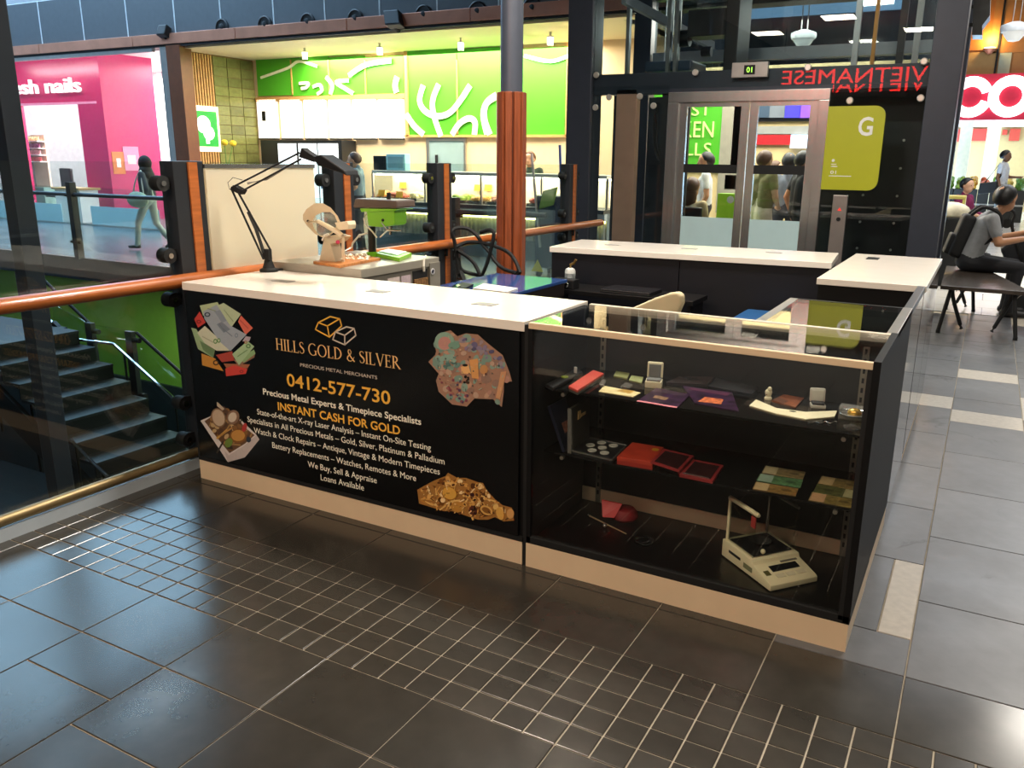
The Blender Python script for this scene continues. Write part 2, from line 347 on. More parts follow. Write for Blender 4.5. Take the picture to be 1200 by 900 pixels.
for (a, b, lb, s_) in ((192, 37, 'small black loudspeaker on the copper band above the nail shop', .12), (462, 23, 'tilted black floodlight on the copper band above the grill shop', .15)):
    p = PY(a, b, 8.9); v = thing('spot_fixture', lb, 'fixture', p)
    MB().obox(p, V((s_, 0, 0)), V((0, s_ * .5, -.03)), V((-.03 if s_ > .14 else .02, .02, s_ * .75))).build('housing', M_BLACK, v, bevel=.02)
    MB().bar(p + V((0, .02, -.1)), p + V((0, .12, -.16)), .05, .05).build('bracket', M_RUBBER, v)
# ---- roofs and back walls (close the hall)
M_CEIL = mat('off white ceiling', '#d8d4cb', .8, var=.03)
CE = struct(MB().box(-1.6, 9, -9, 4.9, 4.12, 4.3).build('ceiling', M_CEIL))
struct(MB().box(-7.5, 12, -9, 27, 7.2, 7.4).box(-20, -7.5, -9, 3.0, 7.2, 7.4).build('ceiling_high', mat('dark high ceiling', '#3a3d42', .8)))  # unseen near-side slab added to keep sky reflections off the counter front
for a in (-9.5, -11.5, -13.5, -15.5, -17.5): struct(MB().box(a - .08, a + .08, 3.0, 15, 7.2, 7.5).build('trim_skylight_bar', M_EDGE))
for a in (6, 10, 14): struct(MB().box(-20, -7.5, a - .1, a + .1, 7.25, 7.5).build('trim_skylight_beam', M_EDGE))
struct(MB().box(-20, 9, -9.2, -9, -3.9, 7.2).build('wall_rear', mat('grey rear wall', '#6a665f', .8)))
struct(MB().box(9, 9.2, -9, 27, 0, 7.2).build('wall_right', mat('grey side wall', '#77736b', .8)))
struct(MB().box(-20.2, -20, -9, 15, -3.8, 7.2).build('wall_left', mat('grey left wall', '#7d8084', .8)))
struct(MB().box(-20, 1.6, 15, 15.2, 0, 7.2).box(-1.8, -1.6, 9.3, 15, 3.5, 7.2).build('wall_back', mat('slate back wall', '#39424c', .8)))
struct(MB().box(1.4, 1.6, 15.2, 26, 0, 7.2).build('wall_hall_side', mat('slate back wall', '#39424c', .8)))  # unseen wall added to stop sky light leaking in beside the hall
for (lx, ly) in ((0.4, -3.2), (3.0, -3.6), (-1.2, -4.6), (1.6, -5.2), (1.2, 1.4), (3.9, 2.4), (5.4, -0.4)):
    v = thing('ceiling_light', 'square recessed ceiling light with a white frame in the off white ceiling', 'light', (lx, ly, 4.12), 0, 'recessed ceiling lights')
    MB().box(lx - .32, lx + .32, ly - .32, ly - .28, 4.085, 4.125).box(lx - .32, lx + .32, ly + .28, ly + .32, 4.085, 4.125).box(lx - .32, lx - .28, ly - .28, ly + .28, 4.085, 4.125).box(lx + .28, lx + .32, ly - .28, ly + .28, 4.085, 4.125).build('frame', mat('white trim', '#e8e6e0', .5), v)
# box column in the stairwell
c0 = PX(32, 300, -3.0)
MB().box(c0.x - .07, c0.x + .07, c0.y - .07, c0.y + .07, -3.8, 7.2).build('structural_column', mat('charcoal steel', '#343a42', .35, .3, var=.06), None, bevel=.008)
tag(bpy.data.objects['structural_column'], 'tall charcoal box column standing in the stairwell void', 'column')
# ================================================================== BALUSTRADE ALONG THE VOID
BX = -.15
M_WOOD = mat('oiled timber rail', '#b0622f', .32, var=.22, vs=5, stretch=(12, 1.2, 12), coat=.3)
M_WOODP = mat('red brown timber', '#8a4526', .4, var=.28, vs=5, stretch=(14, 14, .8), coat=.15)
M_POST = mat('charcoal post paint', '#2b2e33', .4, .2, var=.06)
M_BGLASS = glass('balustrade glass', (.90, .955, .945), ior=1.5)
M_STEEL = mat('brushed stainless', '#b9b7b2', .22, .95, var=.08, vs=4, stretch=(1, 1, 14)); M_CHROME = mat('polished steel', '#d8d8d8', .08, 1.0, var=0)
M_BRASS = mat('brassy rail tube', '#8f7c58', .42, .7, var=.1)
hz = .977
rail = MB(); pts = [(BX + .03, -2.6, hz - .03), (BX + .03, 4.85, hz - .03)]
# oval timber handrail
n = 14; vs = []
for y in (-2.6, 4.9):
    for i in range(n):
        t = 2 * math.pi * i / n; vs.append((BX + .055 + .042 * math.cos(t), y, hz - .03 + .032 * math.sin(t)))
rail.add(vs, [tuple(range(n)), tuple(range(n, 2 * n))[::-1]] + [(i, n + i, n + (i + 1) % n, (i + 1) % n) for i in range(n)])
NB = thing('glass_balustrade', 'glass balustrade with timber handrail and charcoal posts between the stand and the stairwell', 'balustrade', (BX, .5, 0))
rail.build('handrail', M_WOOD, NB, smooth=True)
for y in (.18, 1.25, 2.27, 3.29, 4.3, -1.0):
    MB().tube([(BX - .01, y, .86), (BX + .055, y, .87), (BX + .055, y, hz - .05)], .011, 8).build('rail_bracket', M_RUBBER, NB, smooth=True)
for py in (.18, 1.25, 2.27, 4.3):
    POST = MB().box(BX - .045, BX + .045, py - .085, py + .085, -.3, 1.495).build('post', M_POST, NB, bevel=.004)
    MB().box(BX + .045, BX + .053, py - .006, py + .045, -.1, 1.49).build('timber_strip', M_WOOD, POST)
    for z in (1.395, 1.066, .857, .347, .16):
        for sg in (-1, 1):
            MB().cyl((BX - .028, py + sg * .13, z), (BX + .028, py + sg * .13, z), .035, n=18).bar((BX, py + sg * .08, z), (BX, py + sg * .135, z), .03, .055).build('glass_clamp', M_RUBBER, POST, smooth=True)
            MB().cyl((BX + .028, py + sg * .13, z), (BX + .034, py + sg * .13, z), .013, n=10).build('screw_cap', M_CHROME, POST)
ys = [-2.6, -1.0, .18, 1.25, 2.27, 3.29, 4.3]
for i in range(6):
    a, b = (ys[i] + (.1 if i else 0), ys[i + 1] - .1)
    if i == 0: b = ys[1] - .006
    if i == 1: a = ys[1] + .006
    MB().box(BX - .008, BX + .008, a, b, .045, 1.49).build('glass_pane', M_BGLASS, NB)
MB().box(BX - .07, BX + .035, -2.6, 4.9, -.004, .055).build('kerb', mat('pale kerb metal', '#c4d0da', .4, .1, var=.05), NB, bevel=.004)
MB().cyl((BX + .02, -2.6, .083), (BX + .02, 4.9, .083), .024, n=14).build('foot_rail', M_BRASS, NB, smooth=True)
def frosted(name, col):
    m = bpy.data.materials.new(name); m.use_nodes = True; nt = m.node_tree; p = nt.nodes['Principled BSDF']; c = lin(col); p.inputs['Base Color'].default_value = (*c, 1); p.inputs['Roughness'].default_value = .35
    n = nt.nodes.new('ShaderNodeTexNoise'); n.inputs['Scale'].default_value = 3; t = nt.nodes.new('ShaderNodeBsdfTranslucent'); t.inputs[0].default_value = (*c, 1); x = nt.nodes.new('ShaderNodeMixShader'); o = nt.nodes['Material Output']
    mr = nt.nodes.new('ShaderNodeMapRange'); mr.inputs['To Min'].default_value = .45; mr.inputs['To Max'].default_value = .55; nt.links.new(n.outputs['Fac'], mr.inputs['Value']); nt.links.new(mr.outputs[0], x.inputs[0])
    nt.links.new(p.outputs[0], x.inputs[1]); nt.links.new(t.outputs[0], x.inputs[2]); nt.links.new(x.outputs[0], o.inputs[0]); return m
# cream board fixed between the first two posts
bd = thing('board_panel', 'plain cream board standing against the balustrade behind the desk lamp', 'board', (BX + .03, .6, .96))
MB().box(BX + .036, BX + .052, .27, 1.00, hz - .012, 1.468).build('sheet', frosted('cream frosted board', '#fff4dc'), bd, bevel=.002)
MB().box(BX + .032, BX + .056, .265, 1.005, 1.463, 1.482).build('top_channel', M_STEEL, bd)
# round timber clad pillar
pc = V((.03, 2.95, 0))
PL = thing('clad_pillar', 'round steel pillar clad in dark timber battens to above head height', 'pillar', pc)
MB().cyl(pc, pc + V((0, 0, 7.2)), .082, n=28).build('steel_shaft', mat('grey painted steel', '#565a66', .35, .3, var=.04), PL, smooth=True)
MB().cyl(pc + V((0, 0, 2.62)), pc + V((0, 0, 2.70)), .084, n=28).build('yellow_band', mat('pale yellow band', '#c9c06a', .5), PL, smooth=True)
for k in range(10):
    t = 2 * math.pi * k / 10; c = pc + V((.092 * math.cos(t), .092 * math.sin(t), 1.0)); ra = V((math.cos(t), math.sin(t), 0)); ta = V((-math.sin(t), math.cos(t), 0))
    MB().obox(c, ra * .018, ta * .026, V((0, 0, 1.0))).build('batten', M_WOODP, PL, bevel=.008)
MB().cyl(pc, pc + V((0, 0, 1.995)), .09, n=24).build('backing_sleeve', mat('dark sleeve', '#3a2018', .6), PL, smooth=True)
# ================================================================== FAR BALUSTRADE
FB = thing('far_balustrade', 'glass and steel balustrade across the void before the shop row', 'balustrade', (-6, 5.14, 0))
MB().cyl((-12.5, 5.1, .93), (-.8, 5.1, .97), .03, n=10).build('handrail', mat('grey steel rail', '#5b6268', .35, .6), FB, smooth=True)
for x in (-8.66, -5.3, -1.94, -11.9):
    p = MB().box(x - .05, x + .05, 5.05, 5.15, 0, 1.12).build('post', M_POST, FB, bevel=.004)
    for z in (.25, .93): MB().cyl((x - .12, 5.08, z), (x + .12, 5.08, z), .022, n=10).build('glass_clamp', M_RUBBER, p)
for a, b in ((-11.8, -8.76), (-8.56, -5.4), (-5.2, -2.04), (-1.84, -.75)):
    MB().box(a, b, 5.094, 5.106, .03, 1.05).build('glass_pane', M_BGLASS, FB)
# ================================================================== STAIR IN THE VOID
M_STAIR = mat('black steel stair', '#15191b', .45, .4, var=.1); M_TREAD = mat('perforated tread', '#2b3032', .5, .5, var=.7, vs=160)
ST = thing('stair_flight', 'dark steel stair flight with pale perforated treads going down the void', 'staircase', (-5, 2.9, -3.8))
# the flight goes down towards +X
a0 = V((-6.6, 2.9, -.55)); stp = V((.29, 0, -.17))
for k in range(18):
    c = a0 + stp * k
    if c.z < -3.6: break
    MB().box(c.x, c.x + .30, 2.35, 3.45, c.z - .03, c.z).build('tread', M_TREAD, ST); MB().box(c.x + .27, c.x + .29, 2.35, 3.45, c.z - .17, c.z - .03).build('riser', M_STAIR, ST)
for y in (2.32, 3.48): MB().bar(V((-6.9, y, -.62)), V((-1.7, y, -3.66)), .05, .30).build('stringer', M_STAIR, ST)
MB().box(-9.6, -6.6, 2.3, 3.5, -.62, -.55).build('landing', M_STAIR, ST)
def railpath(pp, y):
    q = [PY(a, b, y) for a, b in pp]
    o = MB().tube(q, .019, 8).build('stair_rail', M_CHROME, ST, smooth=True)
    for f in (0.15, .85):
        s = q[-2].lerp(q[-1], f); MB().cyl(s, s - V((0, 0, .85)), .014, n=8).build('baluster', M_STAIR, o)
railpath([(55, 372), (82, 397), (133, 403), (218, 480)], 3.5)
railpath([(-20, 412), (45, 478)], 2.5)
railpath([(82, 515), (127, 560)], 2.2)
for (a, b, c_, d, y) in ((105, 378, 112, 470, 3.6), (152, 388, 160, 480, 3.6)):
    q0, q1 = PY(a, b, y), PY(c_, d, y)
    p = MB().box(q0.x - .06, q0.x + .06, y - .03, y + .03, q1.z, q0.z).build('post', M_POST, ST, bevel=.004)
    for z in (q0.z - .1, q1.z + .2): MB().cyl((q0.x + .06, y, z), (q0.x + .16, y, z), .03, n=10).build('glass_clamp', M_RUBBER, p)
gq = [PY(60, 355, 3.62), PY(105, 380, 3.62), PY(155, 388, 3.62), PY(240, 470, 3.62)]
for ed in (((50, 327), (106, 380)), ((160, 390), (222, 446))): MB().cyl(PY(*ed[0], 3.63), PY(*ed[1], 3.63), .02, n=8).build('pane_edge', M_RUBBER, ST)
MB().poly(gq + [q - V((0, 0, 1.0)) for q in gq[::-1]], .01, (0, 1, 0)).build('glass_pane', M_BGLASS, ST)
# ================================================================== THE STAND
M_CARC = mat('black laminate', '#0c0c0d', .55, var=.08, vs=4, spec=.25)
M_VINYL = mat('black printed vinyl', '#0a0a0b', .24, var=.05, bump=.10, bs=5)
M_BEIGE = mat('cream laminate', '#e0c6a4', .42, var=.03)
M_WHITE = mat('white laminate', '#efe6da', .22, var=.02, coat=.15)
M_GLOSSB = mat('glossy black laminate', '#08080a', .06, var=0, spec=.6)
M_ALU = mat('satin aluminium', '#c4c2bc', .3, .85, var=.05); M_GREYP = mat('grey cable cover', '#9a9792', .5)
M_CGLASS = glass('case glass', (.97, .98, .975), ior=1.5)
H = .96; W1 = 1.799
CT = thing('printed_counter', 'long black counter with a cream top and a gold lettered advertising front', 'counter', (.9, .25, 0))
MB().box(.004, W1 - .004, .012, .515, .098, H - .036).build('carcass', M_CARC, CT)
MB().box(0, W1, 0, .54, H - .036, H).build('worktop', M_WHITE, CT, bevel=.002)
MB().box(.0, W1 - .002, .002, .5, 0, .098).build('plinth', M_BEIGE, CT)
FPN = MB().box(.012, W1 - .02, .0, .014, .118, H - .04).build('front_panel', M_VINYL, CT)
MB().box(0, W1, -.001, .02, .098, .116).build('bottom_channel', M_RUBBER, CT)
MB().box(0, .01, -.001, .02, .116, H - .036).build('edge_strip', mat('dark aluminium', '#3a3c40', .35, .7), CT)
for a, b in ((332, 329.5), (443, 341.5), (568, 356.5)):
    p = PZ(a, b, H); MB().box(p.x - .05, p.x + .05, p.y - .028, p.y + .028, H - .001, H + .0025).build('cable_cover', M_GREYP, CT, bevel=.001)
MB().box(W1, W1 + .016, .004, .5, .0, H - .01).build('joint_strip', M_RUBBER, CT)
PP = -.0004
M_GOLD = mat('gold print', '#ffbb48', .4, var=.1, vs=20); M_GOLD2 = mat('pale gold print', '#f0bc7c', .4, var=.1); M_CREAM = mat('cream print', '#fff6e2', .45, var=.03); M_SILV = mat('silver print', '#d9c8b6', .4, var=.05)
def line(s, l, r_, hpx, m, bold=0.0):
    a, b = PY(l[0], l[1], PP), PY(r_[0], r_[1], PP); z = (a.z + b.z) / 2
    h0 = PY((l[0] + r_[0]) / 2, (l[1] + r_[1]) / 2 - hpx, PP).z - PY((l[0] + r_[0]) / 2, (l[1] + r_[1]) / 2, PP).z
    text(s, m, V((a.x, PP, z)), X3, Z3, h0, b.x - a.x, 'L', FPN, .0004, 'lettering', bold)
line('PRECIOUS METAL MERCHANTS', (352, 429.5), (442, 444.5), 4, M_SILV)
line('0412-577-730', (336.6, 453), (457.6, 473), 15, M_GOLD, .012)
line('Precious Metal Experts & Timepiece Specialists', (308.6, 463.5), (493.6, 496.4), 7.5, M_CREAM, .014)
line('INSTANT CASH FOR GOLD', (326, 481.8), (469, 508), 9.5, M_GOLD, .02)
line('State-of-the-art X-ray Laser Analysis \u2013 Instant On-Site Testing', (301.6, 486.5), (505, 527), 7, M_CREAM)
line('Specialists in All Precious Metals \u2013 Gold, Silver, Platinum & Palladium', (290.4, 496), (521, 542.4), 7, M_CREAM)
line('Watch & Clock Repairs \u2013 Antique, Vintage & Modern Timepieces', (298, 508.5), (515.4, 555), 7, M_CREAM)
line('Battery Replacements \u2013 Watches, Remotes & More', (319.4, 526), (487.6, 562.4), 7, M_CREAM)
line('We Buy, Sell & Appraise', (361, 547.5), (441.6, 566), 7, M_CREAM)
line('Loans Available', (376, 562.5), (426.6, 575), 7, M_CREAM)
# ---- serif capitals for the name line (unit cap height, drawn as strokes with serifs)
def ribbon(pts, ws):
    out = []; L = []; R_ = []
    for i, p in enumerate(pts):
        a = pts[max(0, i - 1)]; b = pts[min(len(pts) - 1, i + 1)]; d = V((b[0] - a[0], b[1] - a[1], 0)).normalized(); nn = V((-d.y, d.x, 0)) * ws[i] / 2
        L.append((p[0] + nn.x, p[1] + nn.y)); R_.append((p[0] - nn.x, p[1] - nn.y))
    return [[L[i], L[i + 1], R_[i + 1], R_[i]] for i in range(len(pts) - 1)]
def rc(x0, x1, y0, y1): return [(x0, y0), (x1, y0), (x1, y1), (x0, y1)]
def arc(cx, cy, rx, ry, a0, a1, n, wt, wn):
    ps = []; ws = []
    for i in range(n + 1):
        t = math.radians(a0 + (a1 - a0) * i / n); ps.append((cx + rx * math.cos(t), cy + ry * math.sin(t))); ws.append(wn + (wt - wn) * abs(math.cos(t)) ** 1.2)
    return ribbon(ps, ws)
K, N_ = .115, .045
def stem(x, y0=0, y1=1): return [rc(x - K / 2, x + K / 2, y0, y1)] + [rc(x - .13, x + .13, y - .0, y + .035) for y in (y0,)] + [rc(x - .13, x + .13, y1 - .035, y1)]
GL = {'H': (stem(.16) + stem(.64) + [rc(.16, .64, .5, .5 + N_)], .82), 'I': (stem(.15), .32),
      'L': (stem(.16) + [rc(.16, .56, 0, N_), rc(.52, .56, 0, .2)], .62),
      'E': (stem(.16) + [rc(.16, .55, 0, N_), rc(.16, .52, 1 - N_, 1), rc(.16, .44, .5, .5 + N_), rc(.51, .55, 0, .2), rc(.48, .52, .82, 1), rc(.41, .44, .42, .62)], .62),
      'O': (arc(.46, .5, .38, .49, 0, 360, 28, K, N_), .94),
      'D': (stem(.16) + arc(.2, .5, .5, .478, -90, 90, 16, K, N_), .84),
      'G': (arc(.46, .5, .38, .49, 48, 318, 22, K, N_) + [rc(.74 - K / 2, .74 + K / 2, .06, .42), rc(.6, .86, .40, .435)], .9),
      'S': (ribbon([(.44, .80), (.40, .93), (.28, .975), (.14, .92), (.10, .77), (.16, .63), (.29, .53), (.42, .42), (.48, .27), (.42, .09), (.27, .02), (.13, .06), (.08, .22)], [.03, .04, .05, .07, .09, .11, .13, .13, .10, .07, .05, .04, .03]), .56),
      'V': (ribbon([(.12, 1), (.42, 0)], [.12, .12]) + ribbon([(.70, 1), (.42, 0)], [.05, .05]) + [rc(.02, .24, .965, 1), rc(.60, .80, .965, 1)], .80),
      'R': (stem(.16) + arc(.22, .745, .27, .235, -90, 90, 12, K, N_) + [rc(.16, .24, .965, 1), rc(.16, .3, .49, .53)] + ribbon([(.32, .5), (.70, .02)], [.11, .11]) + [rc(.62, .80, 0, .035)], .78),
      '&': (ribbon([(.74, .42), (.62, .16), (.42, .02), (.22, .04), (.10, .18), (.14, .36), (.30, .50), (.44, .64), (.48, .82), (.38, .96), (.26, .94), (.20, .80), (.28, .60), (.48, .32), (.76, .02)], [.04, .05, .06, .08, .10, .10, .09, .07, .06, .05, .07, .09, .11, .11, .10]), .84), ' ': ([], .34)}
def serif_line(s, l, r_, hpx, m):
    a, b = PY(l[0], l[1], PP), PY(r_[0], r_[1], PP); z = (a.z + b.z) / 2
    mx_, my_ = (l[0] + r_[0]) / 2, (l[1] + r_[1]) / 2; hh = PY(mx_, my_ - hpx, PP).z - PY(mx_, my_, PP).z
    tot = sum(GL[c][1] for c in s); sc = (b.x - a.x) / tot; x = a.x; mb = MB(); lay = 0
    for c in s:
        for q in GL[c][0]:
            lay += 1; mb.poly([V((x + px_ * sc, PP - 1e-6 * (lay % 7), z + py_ * hh)) for px_, py_ in q], .0004, (0, -1, 0))
        x += GL[c][1] * sc
        if c == ' ': mb.build('lettering', m, FPN); mb = MB()
    mb.build('lettering', m, FPN)
serif_line('HILLS GOLD & SILVER', (323.4, 411), (469.6, 431.4), 14, M_GOLD2)
def zoomed(ox, oy, k): return lambda x, y, off=0.0: PY(ox + x / k, oy + y / k, PP - off)
zq = zoomed(200, 320, 5)
def strokes(segs, m, wd=.0055):
    mb = MB()
    for ch in segs:
        for p, q in zip(ch, ch[1:]):
            a, b = zq(*p), zq(*q); d = (b - a).normalized() * wd * .4; mb.bar(a - d, b + d, wd, .0006, (0, -1, 0))
    mb.build('logo_mark', m, FPN)
strokes([[(848, 330), (865, 290), (935, 255), (990, 268), (1002, 310), (930, 375), (848, 330)], [(865, 290), (918, 310), (990, 268)], [(918, 310), (930, 375)]], M_GOLD)
strokes([[(950, 390), (965, 345), (1030, 315), (1075, 325), (1085, 365), (1020, 420), (950, 390)], [(965, 345), (1020, 365), (1075, 325)], [(1020, 365), (1020, 420)]], M_SILV)
# ---- printed pictures (flat print on the vinyl)
M_PRINT = vcol_mat('printed picture')
def inside(x, y, pg):
    r_ = False; n = len(pg)
    for i in range(n):
        x1, y1 = pg[i]; x2, y2 = pg[(i + 1) % n]
        if (y1 > y) != (y2 > y) and x < (x2 - x1) * (y - y1) / (y2 - y1) + x1: r_ = not r_
    return r_
class Print:
    def __init__(s, ox, oy, k): s.z = zoomed(ox, oy, k); s.mb = MB(); s.l = 0
    def pg(s, pts, col):
        s.l += 1; s.mb.col = lin(col); off = .0004 + 1.2e-5 * s.l; s.mb.face([s.z(x, y, off) for x, y in pts][::-1])
    def disc(s, x, y, rx, ry, col, n=12, a=0.0):
        s.pg([(x + rx * math.cos(t) * math.cos(a) - ry * math.sin(t) * math.sin(a), y + rx * math.cos(t) * math.sin(a) + ry * math.sin(t) * math.cos(a)) for t in [2 * math.pi * i / n for i in range(n)]], col)
    def rod(s, x, y, L, wd, a, col):
        c, d = math.cos(a), math.sin(a); s.pg([(x - L * c - wd * d, y - L * d + wd * c), (x + L * c - wd * d, y + L * d + wd * c), (x + L * c + wd * d, y + L * d - wd * c), (x - L * c + wd * d, y - L * d - wd * c)], col)
    def scatter(s, pg, n, pal, lo, hi, kinds='dr'):
        xs = [p[0] for p in pg]; ys = [p[1] for p in pg]; k = 0
        while k < n:
            x, y = random.uniform(min(xs), max(xs)), random.uniform(min(ys), max(ys))
            if not inside(x, y, pg): continue
            k += 1; r_ = random.uniform(lo, hi); c = random.choice(pal); a = random.uniform(0, 3.14); t = random.choice(kinds)
            if t == 'd': s.disc(x, y, r_, r_ * random.uniform(.6, 1), c, 9, a)
            elif t == 'r': s.rod(x, y, r_ * 1.5, r_ * .28, a, c)
            else:
                s.disc(x, y, r_, r_ * .75, c, 9, a); s.disc(x, y, r_ * .6, r_ * .42, pal[-1], 9, a)
    def done(s, nm): s.mb.build(nm, M_PRINT, FPN)
P = Print(200, 320, 5)
for pts, c in (([(180, 470), (260, 500), (310, 575), (185, 540)], '#d0913f'), ([(310, 530), (465, 535), (450, 558), (330, 562)], '#a9684a'), ([(320, 560), (370, 540), (450, 562), (440, 590), (325, 605)], '#d2483f'),
               ([(265, 480), (360, 458), (375, 512), (300, 522)], '#b0493c'), ([(370, 510), (495, 470), (490, 495), (400, 545)], '#8f6a55'), ([(120, 320), (150, 328), (250, 497), (160, 445)], '#9fb98c'), ([(170, 395), (260, 450), (250, 495), (190, 450)], '#6f8a62'),
               ([(138, 270), (170, 225), (205, 290), (160, 320)], '#cf463e'), ([(395, 285), (412, 248), (482, 322), (438, 362)], '#e0705c'), ([(170, 190), (275, 170), (290, 200), (190, 250)], '#b8c79a'),
               ([(270, 192), (310, 175), (412, 240), (355, 318)], '#bccba6'), ([(400, 500), (488, 448), (497, 472), (430, 525)], '#8fb07c'), ([(360, 475), (450, 398), (490, 430), (400, 540)], '#aac79a'),
               ([(155, 350), (200, 310), (300, 400), (345, 455), (270, 455), (200, 412)], '#d3d5bb'), ([(190, 225), (270, 185), (345, 305), (445, 360), (350, 457), (285, 400), (198, 268)], '#a3acb6'), ([(270, 300), (300, 285), (350, 330), (310, 350)], '#7d8894'),
               ([(255, 225), (290, 215), (330, 280), (300, 290)], '#8c97a3'), ([(420, 400), (440, 370), (470, 375), (460, 400)], '#b9aab4')): P.pg(pts, c)
for x, y, rx, ry, c, c2 in ((215, 243, 18, 14, '#38424e', '#a3acb6'), (165, 285, 14, 11, '#7e1f1c', '#cf463e'), (262, 400, 12, 15, '#4f8a44', '#d3d5bb'), (282, 395, 10, 14, '#4f8a44', '#d3d5bb'), (455, 428, 14, 13, '#4f7a44', '#aac79a'), (385, 365, 10, 14, '#7b8894', '#a3acb6'), (440, 405, 9, 9, '#a23b33', '#aac79a'), (265, 525, 18, 16, '#3a2c20', '#d0913f'), (415, 577, 12, 9, '#8a2a26', '#d2483f')): P.disc(x, y, rx, ry, c); P.disc(x, y, rx * .55, ry * .55, c2)
for x, y, L, a, c in ((330, 345, 40, .7, '#6f7a86'), (300, 320, 30, 1.0, '#717c88'), (340, 250, 45, .9, '#8fa07c'), (430, 300, 35, .8, '#b84a40'), (420, 470, 35, -.6, '#6f9460'), (220, 390, 40, .5, '#a8ab90'), (240, 215, 25, .3, '#8c9870')): P.rod(x, y, L, 2.5, a, c)
P.done('banknote_picture')
P = Print(400, 350, 5)
og = [(545, 255), (570, 205), (640, 185), (680, 220), (730, 203), (800, 210), (850, 255), (900, 295), (945, 330), (965, 380), (985, 430), (1000, 485), (955, 488), (950, 560), (940, 635), (890, 590), (780, 585), (735, 632), (650, 620), (570, 545), (555, 480), (570, 440), (510, 370), (550, 330), (555, 310)]
P.pg(og, '#a8806a'); inn = [(757 + (x - 757) * .92, 410 + (y - 410) * .92) for x, y in og]
P.scatter(inn, 90, ['#7f9a8c', '#b98a78', '#c39a80', '#98796a', '#8aa394', '#bfa08a'], 14, 30, 'd')
P.scatter([(690, 230), (800, 215), (955, 370), (950, 420), (830, 330), (700, 300)], 35, ['#6d6585', '#8b7d95', '#5c5674', '#9a8a90'], 8, 20, 'd'); P.scatter([(545, 330), (680, 340), (690, 420), (600, 400)], 20, ['#6f8f86', '#567a74', '#8fae9e'], 9, 22, 'd')
P.disc(605, 250, 58, 55, '#8fae9a', 16); P.disc(605, 262, 38, 40, '#c58f84', 14); P.disc(660, 275, 35, 22, '#7aa08c')
P.scatter([(570, 460), (730, 470), (740, 610), (650, 610)], 26, ['#8a4a55', '#a86a66', '#5a4460', '#c79a86'], 5, 12, 'd')
for pts, c in (([(700, 400), (745, 385), (760, 440), (705, 440)], '#f0b878'), ([(750, 360), (800, 350), (805, 470), (765, 465)], '#e0a060'), ([(935, 430), (968, 425), (930, 590), (905, 580)], '#d09a70')): P.pg(pts, c)
P.disc(835, 415, 24, 28, '#c9905c', 14); P.scatter([(710, 450), (760, 460), (740, 500), (715, 490)], 8, ['#1c1a18', '#4a3426'], 6, 10, 'd'); P.disc(725, 390, 16, 8, '#2a201a')
P.scatter(inn, 60, ['#4d5a52', '#d8b08e', '#6e4a40', '#a9bda8'], 3, 7, 'rd'); P.done('note_and_coin_picture')
P = Print(220, 440, 5)
P.pg([(75, 265), (150, 232), (300, 250), (400, 345), (420, 375), (335, 480), (235, 508)], '#e2d6d0'); P.pg([(215, 440), (240, 468), (330, 412), (400, 352), (420, 375), (335, 480), (235, 508)], '#c9bcb8')
iw = [(98, 268), (140, 240), (200, 195), (250, 205), (310, 270), (330, 300), (392, 350), (335, 400), (245, 455), (160, 350)]
P.pg(iw, '#6a4a30'); P.scatter(iw, 60, ['#a9824e', '#8a6238', '#c9a878', '#5a4030', '#3a2c24'], 8, 18, 'dr')
P.pg([(170, 155), (180, 160), (215, 195), (205, 205), (172, 180)], '#c7b49c'); P.disc(180, 248, 42, 58, '#8a6b50', 16, -.3); P.disc(180, 248, 35, 50, '#cdb498', 16, -.3); P.disc(265, 245, 36, 44, '#8a6b55', 16, .4); P.disc(262, 245, 24, 30, '#d8c6b0', 14, .4)
P.disc(295, 355, 50, 42, '#8a5a28', 16); P.disc(295, 352, 40, 33, '#c89048', 14); P.disc(240, 395, 22, 30, '#6f8a3a', 8, .5); P.disc(332, 305, 14, 28, '#b83a38', 8, .3); P.disc(357, 375, 14, 18, '#2c3644'); P.rod(200, 345, 40, 6, -.7, '#d0a050'); P.rod(225, 330, 45, 5, -.6, '#b88848'); P.rod(190, 420, 5, 40, .5, '#3a3028'); P.done('watch_bowl_picture')
P = Print(400, 470, 5)
gh = [(445, 520), (480, 500), (545, 465), (610, 440), (625, 420), (680, 450), (730, 450), (800, 475), (830, 480), (850, 520), (900, 575), (945, 610), (1000, 625), (1012, 700), (950, 705), (900, 680), (860, 695), (800, 695), (650, 645), (600, 645), (455, 600)]
P.pg(gh, '#a87438'); gi = [(730 + (x - 730) * .93, 580 + (y - 580) * .92) for x, y in gh]
P.scatter(gi, 170, ['#dca050', '#f0c070', '#c0843a', '#7a4a1c', '#e8b060', '#ffdca0', '#5a3416'], 7, 19, 'drro')
P.scatter([(700, 540), (780, 545), (790, 660), (760, 665), (730, 600)], 18, ['#3a1c1c', '#5a2a20', '#2a1410'], 6, 13, 'd')
P.disc(633, 540, 48, 40, '#a87028', 18, .5); P.disc(633, 540, 42, 34, '#e0a848', 18, .5); P.disc(680, 620, 40, 32, '#c48a3c', 14, .2); P.disc(850, 640, 40, 26, '#dfa95a', 14, .5); P.disc(850, 640, 28, 16, '#8a5a28', 14, .5); P.disc(930, 660, 22, 38, '#e0a850', 12, -.3); P.disc(990, 660, 22, 30, '#d8a060', 12)
P.scatter(gi, 60, ['#f4d49a', '#3f2410', '#e8b868'], 3, 8, 'ror'); P.done('gold_heap_picture')
